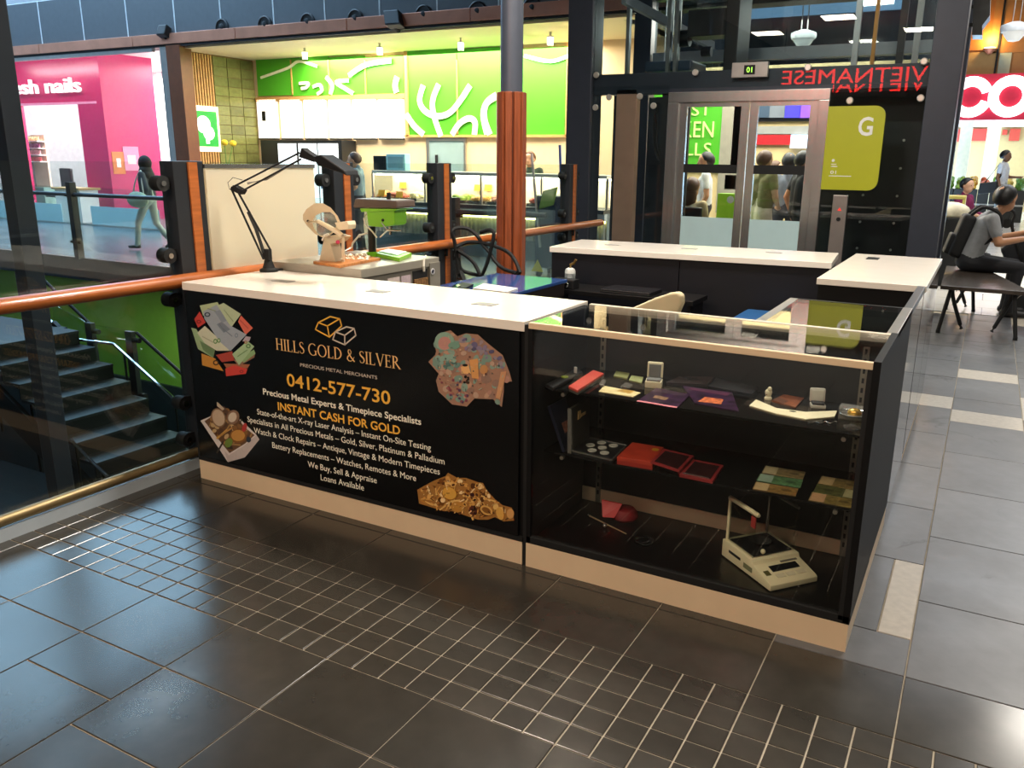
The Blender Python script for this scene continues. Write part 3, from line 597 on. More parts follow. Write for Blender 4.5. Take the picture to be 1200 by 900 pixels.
# ---------------------------------------------------------------- front showcase
SX0, SX1, SD = 1.815, 2.998, .495
SC = thing('glass_showcase', 'black framed glass showcase with cream plinth holding coins, boxes and a balance', 'showcase', (2.4, .25, 0))
MB().box(SX0, SX1 - .002, .0, SD, 0, .098).build('plinth', M_BEIGE, SC)
MB().box(SX0, SX1, .002, SD, .098, .11).build('deck', mat('black deck', '#0a0a0b', .3, var=.1), SC)
MB().box(SX0, SX1, 0, .022, .1, .128).build('bottom_rail', M_RUBBER, SC, bevel=.003)
MB().box(SX0, SX0 + .018, .0, SD, .1, H - .012).build('end_panel', M_CARC, SC)
MB().box(SX1 - .022, SX1, .0, SD, .1, H + .004).build('end_panel', M_CARC, SC, bevel=.001)
MB().box(SX1 - .036, SX1 - .022, .0, .016, .11, H - .024).build('corner_post', M_RUBBER, SC)
MB().box(SX0 + .018, SX1 - .022, .472, .488, .172, H - .03).build('back_panel', mat('black back panel', '#141311', .45, var=.1), SC)
MB().box(SX0 + .018, SX1 - .022, .466, .474, .112, .172).build('back_kick_strip', M_BEIGE, SC)
MB().box(SX0 + .002, SX1 - .022, -.002, .018, H - .022, H).build('front_top_rail', M_BEIGE, SC, bevel=.002)
MB().box(SX0 + .018, SX1 - .022, .478, .5, H - .032, H).build('rear_top_rail', mat('cream rail', '#d6cdbb', .4), SC, bevel=.002)
MB().box(SX0 + .02, SX1 - .022, .006, .012, .125, H - .022).build('front_glass', M_CGLASS, SC)
MB().box(SX0 + .004, SX1 - .022, .018, .478, H - .010, H - .002).build('top_glass', M_CGLASS, SC)
for z in (.70, .45): MB().box(SX0 + .02, SX1 - .026, .1, .452, z - .008, z).build('shelf', mat('smoked shelf', '#101010', .08, var=0, spec=.5), SC)
M_SLOT = mat('slot standard', '#8d867a', .4, .6)
for x in (1.907, 2.905):
    s = MB().box(x - .011, x + .011, .464, .472, .112, H - .05).build('slotted_standard', M_SLOT, SC)
    mb = MB()
    for k in range(22): mb.box(x - .004, x + .004, .4625, .4645, .15 + k * .035, .168 + k * .035)
    mb.build('slots', M_RUBBER, s)
    for z in (.69, .44): MB().poly([(x - .003, .468, z - .03), (x - .003, .468, z), (x - .003, .12, z), (x - .003, .12, z - .012)], .006, (1, 0, 0)).cyl((x, .12, z - .012), (x, .105, z - .012), .008, n=8).build('shelf_bracket', M_SLOT, SC)
lk = PX(1015.6, 525, SX1 - .024); MB().cyl(lk, lk - V((.01, 0, 0)), .009, n=14).cyl(lk - V((.01, 0, 0)), lk - V((.012, 0, 0)), .004, n=8).build('lock', M_CHROME, SC)
# ---------------------------------------------------------------- return showcase, gate, corner unit, back counter
RS = thing('return_showcase', 'short black showcase with an aluminium framed glass lid behind the front showcase', 'showcase', (2.75, .8, 0))
RX0, RX1 = 2.505, 2.996
MB().box(RX0, RX1 - .002, .5, 1.11, 0, .098).build('plinth', M_BEIGE, RS)
MB().box(RX0, RX0 + .018, .5, 1.11, .098, H - .02).build('end_panel', M_CARC, RS); MB().box(RX1 - .02, RX1, .5, 1.11, .098, H).build('end_panel', M_CARC, RS)
MB().box(RX0, RX1, 1.094, 1.11, .098, H - .02).build('end_panel', M_CARC, RS); MB().box(RX0, RX1, .5, 1.1, .098, .11).build('deck', M_CARC, RS); MB().box(RX0, RX1, .5, .512, .1, H - .035).build('end_panel', M_CARC, RS)
MB().box(RX0, RX0 + .036, .5, 1.11, H - .02, H).build('lid_rail', M_ALU, RS, bevel=.002); MB().box(RX1 - .036, RX1, .5, 1.11, H - .02, H + .001).build('lid_rail', M_ALU, RS, bevel=.002)
MB().box(RX0 + .036, RX1 - .036, 1.09, 1.11, H - .018, H).build('lid_rail', mat('dark lid rail', '#2e3032', .35, .5), RS)
MB().box(RX0 + .03, RX1 - .03, .502, 1.092, H - .009, H - .001).build('lid_glass', M_CGLASS, RS)
MB().box(RX0 + .03, RX1 - .03, .52, 1.09, .66, .668).build('shelf', mat('smoked shelf', '#101010', .08), RS)
GT = thing('staff_gate', 'glossy black swing gate panel between the short showcase and the corner unit', 'gate', (2.98, 1.47, 0))
MB().box(2.972, 2.994, 1.114, 1.836, .06, H - .03).build('gate_panel', M_GLOSSB, GT); MB().box(2.962, 2.996, 1.114, 1.836, H - .03, H).build('gate_cap', mat('grey gate cap', '#5b5e62', .35, .4), GT, bevel=.002)
for y in (1.16, 1.79): MB().cyl((2.968, y, .3), (2.968, y, .4), .008, n=8).build('hinge', M_ALU, GT)
CU = thing('corner_unit', 'white topped black corner unit with glossy sides beside the waiting bench', 'counter', (2.75, 2.5, 0))
MB().box(2.495, 2.985, 1.85, 3.235, .098, H - .032).build('carcass', M_CARC, CU); MB().box(2.985, 2.995, 1.842, 2.54, .098, H - .032).build('side_panel', M_GLOSSB, CU); MB().box(2.985, 2.995, 2.55, 3.24, .098, H - .032).build('side_panel', M_GLOSSB, CU)
MB().box(2.487, 3.002, 1.838, 3.25, H - .032, H).build('worktop', M_WHITE, CU, bevel=.002); MB().box(2.5, 2.985, 1.85, 3.2, 0, .098).build('plinth', M_BEIGE, CU)
p = PZ(1023, 303, H); MB().box(p.x - .035, p.x + .035, p.y - .06, p.y + .06, H - .001, H + .003).build('cable_cover', M_RUBBER, CU)
th = .0898; ax = V((math.cos(th), math.sin(th), 0)); ay = V((-math.sin(th), math.cos(th), 0)); b0 = V((.634, 2.43, 0))
BC = thing('back_counter', 'dark navy counter with a white top at the back of the stand before the lift', 'counter', b0 + ax * .9 + ay * .3)
def bb(u0, u1, v0, v1, z0, z1): return MB().obox(b0 + ax * (u0 + u1) / 2 + ay * (v0 + v1) / 2 + V((0, 0, (z0 + z1) / 2)), ax * (u1 - u0) / 2, ay * (v1 - v0) / 2, V((0, 0, (z1 - z0) / 2)))
M_NAVY = mat('navy black laminate', '#0b0d16', .45, var=.08)
bb(.01, .89, .02, .6, .0, H - .036).build('carcass', M_NAVY, BC); bb(.895, 1.80, .02, .6, .0, H - .036).build('carcass', M_NAVY, BC)
bb(0, 1.812, 0, .62, H - .036, H).build('worktop', M_WHITE, BC, bevel=.002)
for a, b in ((718, 287), (808, 291.5), (907, 296)):
    p = PZ(a, b, H + .001); MB().obox(p, ax * .05, ay * .025, V((0, 0, .0018))).build('cable_cover', M_GREYP, BC)
# ================================================================== GOODS IN THE SHOWCASE
Z1, Z2, Z0 = .70, .45, .11
def slab(pxs, z, th): return MB().poly([PZ(a, b, z + th) for a, b in pxs], -th, (0, 0, 1))     # top face seen at these pixels
def slab2(pxs, zt, z0, z1, f=1.0):      # layers of one thing share the footprint seen at height zt
    q = [PZ(a, b, zt) for a, b in pxs]; c = (q[0] + q[1] + q[2] + q[3]) / 4; q = [c + (p - c) * f for p in q]; return MB().poly([V((p.x, p.y, z1)) for p in q], z0 - z1, (0, 0, 1))
def centre(pxs, z): 
    q = [PZ(a, b, z) for a, b in pxs]; c = V((0, 0, 0))
    for p in q: c += p
    return c / len(q)
def inset(pxs, f): 
    cx = sum(a for a, b in pxs) / len(pxs); cy = sum(b for a, b in pxs) / len(pxs); return [(cx + (a - cx) * f, cy + (b - cy) * f) for a, b in pxs]
def flat(name, lb, cat, pxs, z, th, m, bev=.001, group=None): 
    o = slab(pxs, z, th).build(name, m, None, bevel=bev); return tag(o, lb, cat, group)
M_DKLEA = mat('dark leatherette', '#1b1b1c', .45, var=.2, vs=30); M_REDV = mat('coral red case', '#c2483c', .4, var=.1)
M_PURP = mat('purple brochure print', '#2c1530', .3, var=.8, vs=30); M_PINKE = mat('pink page edge', '#d8808a', .5)
M_OR = mat('burnt orange card', '#7d4426', .45, var=.25, vs=25); M_IVORY = mat('ivory', '#e3d8b4', .45, var=.06); M_SLV = mat('silver metal', '#b9b7b0', .25, .9, var=.08)
M_CRCARD = mat('cream card', '#d8c690', .5, var=.15, vs=40); M_OLIVE = mat('olive packet', '#7d7f4a', .45, var=.2, vs=30)
# black camera-like pouch
g = [(639, 450), (648, 454), (683, 435), (675, 431)]
t = thing('watch_pouch', 'black zip pouch with a lime badge at the end of the top shelf', 'pouch', centre(g, Z1))
slab(g, Z1, .016).build('pouch_body', M_DKLEA, t, bevel=.006); c = centre(g, Z1 + .016)
MB().cyl(c, c + V((0, 0, .004)), .014, n=14).build('badge', mat('lime badge', '#8ea32c', .4), t); MB().box(c.x + .0, c.x + .012, c.y + .08, c.y + .083, Z1 + .014, Z1 + .04).build('white_tag', mat('white card', '#eeeae2', .5), t)
g = [(666, 452), (677, 457), (708, 437), (695, 433)]
t = thing('pen_case', 'coral red long case with rounded ends on the top shelf', 'case', centre(g, Z1))
slab2(g, Z1 + .022, Z1 + .01, Z1 + .022).build('lid', M_REDV, t, bevel=.005, smooth=True); slab2(g, Z1 + .022, Z1, Z1 + .011, .97).build('case_base', mat('grey green case base', '#4a4b42', .5), t, bevel=.003)
g = [(702, 450), (708, 451), (711, 445), (705, 444)]; flat('clasp', 'small silver clasp beside the coral case', 'jewellery', g, Z1, .012, M_SLV, .003)
flat('packet', 'small olive packet lying flat on the top shelf', 'packet', [(719, 440), (735, 443.5), (738, 437), (722, 434.5)], Z1, .006, M_OLIVE); flat('packet', 'thin pale olive packet next to the open cream ring box', 'packet', [(737, 445), (752, 448.5), (754, 441.5), (740, 439.5)], Z1, .004, mat('pale olive packet', '#9aa06a', .45, var=.2, vs=30))
flat('pendant', 'small square grey pendant on the black top shelf', 'jewellery', [(727, 452.5), (737, 454.5), (742, 450), (733, 448)], Z1, .004, M_SLV)
g = [(701.6, 458.6), (708, 452), (751, 460), (742, 465)]
t = thing('price_card', 'long cream card with a gold stamp at the edge of the top shelf', 'card', centre(g, Z1)); slab(g, Z1, .002).build('card', M_CRCARD, t); slab(inset([(722, 458), (738, 461), (744, 458), (730, 456)], 1), Z1 + .0021, .0005).build('stamp', mat('gold stamp', '#b08a3e', .4, var=.4, vs=60), t)
def ring_box(lb, pb, w_, d_, hb, lidw, lidh, mo, mi, tilt, yaw):
    c = PZ(pb[0], pb[1], Z1); t = thing('ring_box', lb, 'ring box', c); R_ = Matrix.Rotation(yaw, 3, 'Z'); a = R_ @ V((1, 0, 0)); b = R_ @ V((0, 1, 0))
    MB().obox(c + V((0, 0, hb / 2)), a * w_ / 2, b * d_ / 2, V((0, 0, hb / 2))).build('box_base', mo, t, bevel=.003); MB().obox(c + V((0, 0, hb + .003)), a * w_ * .42, b * d_ * .42, V((0, 0, .004))).build('cushion', mi, t, bevel=.002)
    up = (V((0, 0, 1)) * math.cos(tilt) + b * math.sin(tilt)); nn = up.cross(a); lc = c + b * d_ / 2 + V((0, 0, hb)) + up * lidh / 2
    MB().obox(lc, a * lidw / 2, nn * .009, up * lidh / 2).build('lid', mo, t, bevel=.006); MB().obox(lc - b * .008, a * lidw * .38, nn * .003, up * lidh * .38).build('lid_lining', mi if mi is not M_RUBBER else mo, t, bevel=.002); return t, c
ring_box('cream ring box standing open with a grey cushion on the top shelf', (766, 453), .062, .058, .026, .06, .062, M_IVORY, mat('grey cushion', '#6c6c6a', .7), .12, .25)
t, c = ring_box('small pearl lidded ring box with black base standing open near the crystal dish', (958, 477), .05, .045, .012, .052, .05, mat('pearl lid', '#bdb8aa', .35), M_RUBBER, .2, .3)
MB().obox(c + V((.002, .03, .042)), V((.012, 0, 0)), V((0, .002, 0)), V((0, 0, .008))).build('lid_print', M_RUBBER, t)
for k, (g, lb) in enumerate((([(746, 470), (769, 454.5), (809, 462), (793, 478)], 'purple brochure with a pink edge lying flat on the top shelf'), ([(814, 472), (800, 452), (858, 460), (866, 482)], 'deep purple brochure with a fiery orange picture on the top shelf'))):
    t = thing('brochure', lb, 'brochure', centre(g, Z1)); slab(g, Z1, .004).build('cover', M_PURP, t)
    if k == 0: slab([g[0], g[3], (794, 476.6), (747.5, 468.8)], Z1 + .0042, .0006).build('edge_band', M_PINKE, t); slab([(768, 463), (784, 466), (780, 469), (765, 466)], Z1 + .0042, .0005).build('picture', mat('brown brochure picture', '#7a5a44', .4, var=.5, vs=70), t)
    else: slab([(818, 470.5), (826, 465), (848, 468), (845, 473.5)], Z1 + .0042, .0006).build('picture', mat('fiery picture', '#c8683c', .4, var=.6, vs=90), t); slab([(806, 456), (812, 454.5), (856, 460.5), (852, 464)], Z1 + .0042, .0005).build('edge_band', mat('magenta band', '#4e1c3c', .4, var=.3), t)
def album(lb, fl, rl, rr, fr, th, m):      # lies on the shelf, its back edge propped on a small block before the back panel
    q = [PZ(*fl, Z1 + th), PY(*rl, .456), PY(*rr, .456), PZ(*fr, Z1 + th)]; t = thing('album', lb, 'album', V((q[0].x, q[0].y, Z1)))
    MB().poly(q, -th, (0, 0, 1)).build('cover', m, t); e = (q[1] + q[2]) / 2; MB().box(e.x - .03, e.x + .03, .436, .454, Z1, e.z - th + .003).build('prop_block', M_RUBBER, t)
album('slim dark brown album behind the purple brochures', (780, 448), (796, 441), (837, 441.5), (828, 450.5), .009, mat('dark brown cover', '#2a2020', .35, var=.4, vs=40)); album('slim black album with a glossy cover beside the dark brown one', (830, 452), (841, 442.5), (889, 453), (881, 462), .012, mat('black glossy cover', '#19191c', .2, var=.3, vs=40))
g = [(904, 469), (918, 462), (942, 466), (932, 477)]
t = thing('card_folder', 'burnt orange card folder with a brown half beside the small figurine', 'folder', centre(g, Z1)); slab(g, Z1, .004).build('cover', M_OR, t); slab([(904.5, 468.6), (912, 465), (924, 470), (918, 473)], Z1 + .0042, .0006).build('brown_half', mat('brown half', '#5a3422', .45, var=.3, vs=30), t)
c = PZ(900, 468, Z1); t = thing('figurine', 'tiny carved ivory coloured figurine standing by the orange folder', 'figurine', c)
MB().lathe([(.013, 0), (.014, .006), (.009, .012), (.012, .022), (.013, .030), (.009, .036), (.0, .039)], c, 12).build('figure_body', M_IVORY, t, smooth=True); MB().ball(c + V((.004, -.004, .04)), .008, .008, .009).build('head', M_IVORY, t, smooth=True); MB().ball(c + V((-.004, -.009, .02)), .003).build('carved_detail', mat('brown stain', '#6a4a2a', .6), t)
g = [(878, 475), (886, 468), (910, 478), (944, 482.5), (981, 481), (978, 488), (944, 491), (910, 484.5)]
t = thing('bone_folder', 'curved ivory blade with a dark oval inlay at the edge of the top shelf', 'ornament', centre(g, Z1)); slab(g, Z1, .004).build('blade', M_IVORY, t, bevel=.001); p = PZ(929, 482, Z1 + .005); MB().ball(p, .012, .007, .0012).build('inlay', mat('dark inlay', '#4a4436', .5), t)
cp = [PZ(947 + k * 2.4, 495 + 1.2 * math.sin(k * 1.3), Z1 + .003) for k in range(15)]; tag(MB().tube(cp, .0016, 6).build('chain_necklace', M_SLV), 'thin silver chain stretched along the edge of the top shelf', 'jewellery')
# crystal dish on its silver foot
c = PZ(1003, 503, Z1); c.x = min(c.x, 2.922)
M_CRY = glass('crystal', (.95, .94, .88), ior=1.6, haze=.12)
t = thing('crystal_dish', 'footed crystal dish with a silver rim holding a gold trinket on the top shelf', 'dish', c)
MB().lathe([(.028, 0), (.03, .006), (.012, .012), (.008, .022), (.012, .03), (.036, .04), (.046, .052), (.044, .052), (.030, .042), (0, .036)], c, 20).build('bowl', M_CRY, t, smooth=True); MB().lathe([(.046, .0515), (.048, .053), (.046, .055), (.043, .053), (.046, .0515)], c, 24).build('silver_rim', M_SLV, t, smooth=True)
MB().ball(c + V((0, 0, .055)), .022, .018, .014).build('gold_trinket', mat('gold trinket', '#c9a04a', .3, .8), t, smooth=True)
c2 = c + V((-.01, .12, 0)); t = thing('acrylic_box', 'clear acrylic box behind the crystal dish', 'box', c2); MB().box(c2.x - .05, c2.x + .05, c2.y - .03, c2.y + .03, Z1, Z1 + .004).box(c2.x - .05, c2.x + .05, c2.y + .027, c2.y + .03, Z1, Z1 + .035).box(c2.x - .05, c2.x + .05, c2.y - .03, c2.y - .027, Z1, Z1 + .035).box(c2.x - .05, c2.x - .047, c2.y - .03, c2.y + .03, Z1, Z1 + .035).box(c2.x + .047, c2.x + .05, c2.y - .03, c2.y + .03, Z1, Z1 + .035).build('box_walls', M_CRY, t); MB().box(c2.x - .051, c2.x + .051, c2.y - .031, c2.y + .031, Z1 + .035, Z1 + .039).build('lid', M_CRY, t)
# ---- middle shelf
a = PZ(664, 531, Z2 + .002); a.x = 1.911; b = a + V((.0, .13, 0)); off = V((-.068, .0, .17))
t = thing('document_folder', 'navy folder with a small crest leaning against the showcase end', 'folder', a); fn = (b - a).cross(off).normalized()
MB().poly([a, b, b + off, a + off], .012, fn).build('cover', mat('navy cover', '#151a2c', .4, var=.15), t); cc = a * .5 + b * .5 + off * .45
MB().obox(cc + fn * .0122, V((0, .022, 0)), off.normalized() * .02, fn * .001).build('crest', mat('copper crest', '#b0715a', .4, .4, var=.5, vs=120), t)
nl, fl, fr, nr = PZ(670, 528, Z2 + .014), PZ(691, 513, Z2 + .014), PZ(735, 522, Z2 + .014), PZ(717, 539, Z2 + .014)
t = thing('coin_case', 'open black coin case with six silver coins in its tray', 'coin case', (nl + fr) / 2 - V((0, 0, .014)))
MB().poly([nl, nr, fr, fl], -.014, (0, 0, 1)).build('tray', mat('black tray', '#17181a', .5), t, bevel=.002)
for s_, e_ in ((nl, nr), (nr, fr), (fr, fl)): MB().bar(s_, e_, .005, .006).build('tray_rim', M_SLV, t)
ld = (fl - nl); nn = V((-1, 0, .06)).normalized()
MB().poly([nl - V((0, 0, .01)), fl - V((0, 0, .01)), fl + V((-.004, 0, .165)), nl + V((-.004, 0, .165))], .012, nn).build('lid', mat('dark olive lining', '#2b2a22', .6, var=.2), t, bevel=.002); MB().bar(nl + V((-.006, -.004, -.01)), nl + V((-.010, -.004, .165)), .016, .008, (0, 1, 0)).build('lid_edge', M_SLV, t)
e = nl.lerp(fl, .35) + V((.001, 0, .125)); MB().obox(e, V((.0008, 0, 0)), V((0, .012, 0)), V((0, 0, .016))).obox(e + V((0, .035, -.006)), V((.0008, 0, 0)), V((0, .022, 0)), V((0, 0, .006))).build('gold_print', mat('gold print small', '#caa86a', .4, var=.4, vs=80), t)
M_COIN = mat('silver coin', '#c9cabd', .35, .2, var=.25, vs=90)
for i, (x, y) in enumerate(((692, 521.5), (705, 518.5), (719, 522), (694, 527.5), (706, 524.5), (708.5, 530.5))):
    p = PZ(x, y, Z2 + .016); MB().lathe([(.0175, 0), (.0175, .003), (.016, .0036), (.015, .003), (0, .003)], p - V((0, 0, .002)), 18).build('coin', M_COIN, t, smooth=True)
g = [(723, 535), (741, 518), (778, 524), (765, 541.5)]
t = thing('presentation_box', 'orange red presentation box with a yellow seal on the middle shelf', 'box', centre(g, Z2)); slab2(g, Z2 + .03, Z2 + .014, Z2 + .03).build('lid', mat('orange red box', '#b03a26', .38, var=.25, vs=14), t, bevel=.002); slab2(g, Z2 + .03, Z2, Z2 + .015, .99).build('box_base', mat('deep red box', '#9c2c20', .4, var=.1), t); p = PZ(768, 527, Z2 + .031); MB().cyl(p, p + V((0, 0, .0015)), .014, n=16).build('seal', mat('yellow seal', '#d8a83a', .35, .4), t)
g1 = [(762, 541), (778, 525.5), (813, 534), (796, 552)]; g2 = [(796, 556), (812, 538), (848, 545), (835, 564)]
t = thing('coin_folder', 'open dark red coin folder with two framed leaves on the middle shelf', 'coin folder', centre(g2, Z2)); M_DRED = mat('dark red frame', '#8a2a2a', .35, var=.15)
lz = (Z2 + .037, Z2 + .037, Z2 + .02, Z2 + .02); MB().poly([PZ(*p, z) for p, z in zip(g1, lz)], -.0065, (0, 0, 1)).build('leaf', M_DRED, t, bevel=.001); slab(g2, Z2, .010).build('leaf', M_DRED, t, bevel=.001); MB().poly([PZ(*p, z) for p, z in zip(inset(g1, .8), (Z2 + .0353 + .0008, Z2 + .0353 + .0008, Z2 + .0217 + .0008, Z2 + .0217 + .0008))], -.001, (0, 0, 1)).build('window', mat('dark red window', '#33191a', .2, var=.4, vs=20), t); slab(inset(g2, .8), Z2 + .0102, .001).build('window', mat('dark red window', '#33191a', .2), t); MB().bar(PZ(800, 554, Z2 + .012), PZ(831, 560.5, Z2 + .012), .004, .003).build('metal_strip', M_SLV, t); MB().bar(PZ(796, 554, Z2 + .006), PZ(812, 536, Z2 + .006), .01, .012).build('spine', M_DRED, t); slab([(781, 547), (793, 551), (803, 542), (791, 538)], Z2, .016).build('leaf_support', M_RUBBER, t)
def zz(l): return [(820 + a / 5, 520 + b / 5) for a, b in l]
notes = [([(385, 128), (620, 165), (605, 205), (365, 168)], '#8a7a52', '#c9bd92', 'brown banknote at the back of the three notes beside the coin folder'), ([(355, 175), (605, 212), (590, 255), (335, 213)], '#5f8a5c', '#a8c4ac', 'green banknote in the middle of the three notes beside the coin folder'), ([(330, 222), (578, 262), (562, 303), (310, 262)], '#9a7a44', '#d8bd8a', 'gold banknote at the front of the three notes beside the coin folder'),
         ([(715, 188), (962, 228), (940, 275), (692, 230)], '#7d6c3e', '#bfa878', 'brown banknote at the back of the three notes at the showcase end'), ([(690, 233), (938, 280), (920, 325), (665, 280)], '#5c5f36', '#b3ad80', 'olive banknote in the middle of the three notes at the showcase end'), ([(658, 283), (918, 330), (905, 375), (637, 328)], '#86743f', '#d0a67a', 'tan banknote at the front of the three notes at the showcase end')]
for i, (q, ca, cb, lb) in enumerate(notes):
    g = zz(q); t = thing('banknote', lb, 'banknote', centre(g, Z2), 0, 'banknotes on the middle shelf')
    slab(g, Z2, .003).build('note', mat(f'note print {i}', ca, .4, var=.45, vs=55), t); a, b, c, d = g
    fx = lambda p, q, f: (p[0] + (q[0] - p[0]) * f, p[1] + (q[1] - p[1]) * f)
    pane = [fx(a, b, .02), fx(a, b, .33), fx(d, c, .33), fx(d, c, .02)] if i != 4 else [fx(a, b, .67), fx(a, b, .98), fx(d, c, .98), fx(d, c, .67)]
    slab(pane, Z2 + .0031, .0006).build('pale_panel', mat(f'note panel {i}', cb, .4, var=.12, vs=40), t); k = fx(fx(a, b, .75), fx(d, c, .75), .5) if i != 4 else fx(fx(a, b, .3), fx(d, c, .3), .5); p = PZ(k[0], k[1], Z2 + .0036); MB().ball(p, .018, .011, .0006, 10, 4).build('portrait', mat(f'note portrait {i}', tuple(v * .5 for v in lin(ca)), .4, var=.5, vs=150), t)
# ---- floor of the case
c = PZ(727, 609, Z0); t = thing('velvet_pouch', 'red velvet pouch with a lighter red flap on the showcase floor', 'pouch', c)
MB().lathe([(.045, 0), (.055, .012), (.052, .03), (.04, .045), (.0, .05)], c + V((.01, .02, 0)), 20).build('pouch_body', mat('crimson velvet', '#7c1218', .7, var=.3, vs=12), t, smooth=True)
q = [PZ(705, 586, Z0 + .075), PZ(729, 591, Z0 + .07), PZ(720, 607, Z0 + .02), PZ(706, 606, Z0 + .02)]; MB().poly(q, .006, (.1, .8, .3)).build('flap', mat('bright red flap', '#c02424', .5, var=.1), t, bevel=.001)
t = thing('letter_opener', 'thin gilt letter opener lying across the showcase floor', 'letter opener', PZ(710, 618, Z0)); a, b = PZ(690, 604, Z0 + .012), PZ(734, 625.6, Z0 + .007); MB().cyl(a, b, .0035, .0022, 8).build('blade', mat('gilt metal', '#d8c39a', .3, .7), t); MB().ball(PZ(709, 616, Z0 + .0098), .0098).build('rest', M_SLV, t, smooth=True); MB().ball(a, .005).build('tip', M_SLV, t)
t = thing('bead_necklace', 'coil of black beads lying on the showcase floor', 'jewellery', PZ(755, 635, Z0))
mb = MB()
for k in range(26):
    tt = k * .33; p = PZ(752 + 9 * math.cos(tt) + k * .2, 632 + 4 * math.sin(tt) + k * .12, Z0 + .006); mb.ball(p, .006, nu=8, nv=5)
mb.build('beads', mat('black bead', '#08080a', .12), t, smooth=True)
# ---- analytical balance
F = V((2.732, .062, Z0)); e_ = V((.64, .768, 0)); s_ = V((-.768, .64, 0)); BW, BD = .20, .29
t = thing('analytical_balance', 'cream laboratory balance with a clear draught shield on the showcase floor', 'balance', F + e_ * .1 + s_ * .14); M_CRM = mat('cream plastic', '#e9dfb6', .4, var=.04)
def bp(u_, v_, z_): return F + e_ * u_ + s_ * v_ + V((0, 0, z_))
prof = [(0, .004), (0, .024), (.012, .03), (.10, .052), (.105, .066), (BD, .07), (BD, .004)]
MB().poly([bp(0, v_, z_) for v_, z_ in prof], BW, e_).build('housing', M_CRM, t, bevel=.004, smooth=True)
nv = (bp(0, .10, .052) - bp(0, .012, .03)).normalized(); nz = e_.cross(nv)
def onslope(u0, u1, f0, f1, hgt): 
    a = bp(0, .012, .03); L = .0907; return MB().obox(a + e_ * (u0 + u1) / 2 + nv * (f0 + f1) / 2 * L + nz * hgt, e_ * (u1 - u0) / 2, nv * (f1 - f0) / 2 * L, nz * .0012)
onslope(.05, .165, .48, .80, .001).build('display', mat('dark display', '#15181a', .15), t); onslope(.015, .035, .35, .6, .001).build('key', mat('olive key', '#5a552c', .4), t)
for k in range(3): onslope(.05 + k * .042, .085 + k * .042, .14, .34, .0008).build('key', mat('pale key', '#d8cfae', .4), t)
onslope(.11, .18, .88, .97, .0008).build('name_strip', mat('grey strip', '#6a675a', .5), t)
MB().obox(bp(-.0006, .13, .03), s_ * .025, V((0, 0, .009)), e_ * .0008).build('side_label', mat('grey olive label', '#7d7f5c', .5), t); MB().obox(bp(-.0006, .21, .04), s_ * .035, V((0, 0, .005)), e_ * .0008).build('vent_slot', M_RUBBER, t)
MB().poly([bp(.018, .125, .07), bp(BW - .018, .125, .07), bp(BW - .018, BD - .02, .07), bp(.018, BD - .02, .07)], .003, (0, 0, 1)).build('chamber_floor', mat('black chamber floor', '#17181a', .2), t)
pc_ = bp(.1, .20, .074); MB().lathe([(.0, 0), (.006, .0), (.006, .01), (.038, .012), (.04, .015), (.038, .014), (0, .0135)], pc_, 20).build('pan', M_STEEL, t, smooth=True)
M_SHG = glass('shield glass', (.93, .94, .92), ior=1.5); HS = .235
for q in ([(.012, .12), (.012, BD - .012)], [(BW - .012, .12), (BW - .012, BD - .012)], [(.012, BD - .012), (BW - .012, BD - .012)]):
    a, b = q; MB().bar(bp(*a, (.07 + HS) / 2), bp(*b, (.07 + HS) / 2), .003, HS - .07).build('shield_pane', M_SHG, t)
MB().cyl(bp(.012, .115, HS), bp(.012, BD - .01, HS), .0085, n=12).build('top_rail', M_CRM, t, smooth=True); MB().cyl(bp(.012, .108, HS), bp(.012, .117, HS), .006, n=10).build('rail_knob', M_CRM, t, smooth=True); MB().cyl(bp(BW - .012, .115, HS), bp(BW - .012, BD - .01, HS), .006, n=10).build('top_rail', mat('smoky plastic rod', '#8d877c', .25), t, smooth=True)
for u_ in (.012, BW - .012): MB().cyl(bp(u_, BD - .012, .07), bp(u_, BD - .012, HS), .006, n=10).build('corner_post', M_CRM if u_ < .1 else M_SLV, t, smooth=True)
MB().obox(bp(.012, .135, .2), e_ * .002, s_ * .012, V((0, 0, .02))).build('red_tag', mat('red tag', '#a83a34', .5), t)
for u_, v_, z_ in ((.06, .13, .082), (BW - .012, .122, .19), (BW - .012, .122, .13)): MB().ball(bp(u_, v_, z_), .009).build('clear_knob', M_SHG if u_ > .1 else M_CRM, t, smooth=True)
for u_ in (.02, BW - .02):
    for v_ in (.03, BD - .03): MB().cyl(bp(u_, v_, 0), bp(u_, v_, .006), .01, n=10).build('foot', M_RUBBER, t)
# ================================================================== WORK THINGS BEHIND THE COUNTER
LY = .43
def lp(x, y, d=0.0): return PY(x, y, .455 - .10 * min(1, max(0, (315 - x) / 44)) + d)     # the elbow swings out from the board
b0_ = V((.055, .478, H))
DL = thing('desk_lamp', 'black spring arm desk lamp clamped to the counter corner before the cream board', 'lamp', b0_)
MB().lathe([(.045, 0), (.045, .012), (.03, .02), (.022, .045), (.018, .06)], b0_, 16).build('clamp_base', M_RUBBER, DL, smooth=True)
MB().box(b0_.x - .02, b0_.x + .02, b0_.y + .02, .554, H, H + .008).box(b0_.x - .02, b0_.x + .02, .541, .554, H - .06, H + .001).box(b0_.x - .02, b0_.x + .02, .518, .554, H - .06, H - .037).build('clamp_jaw', M_RUBBER, DL)
piv = lp(313, 298); MB().cyl(b0_ + V((0, 0, .05)), piv, .012, n=10).obox(piv, V((.02, 0, 0)), V((0, .012, 0)), V((0, 0, .025))).build('pivot', M_RUBBER, DL)
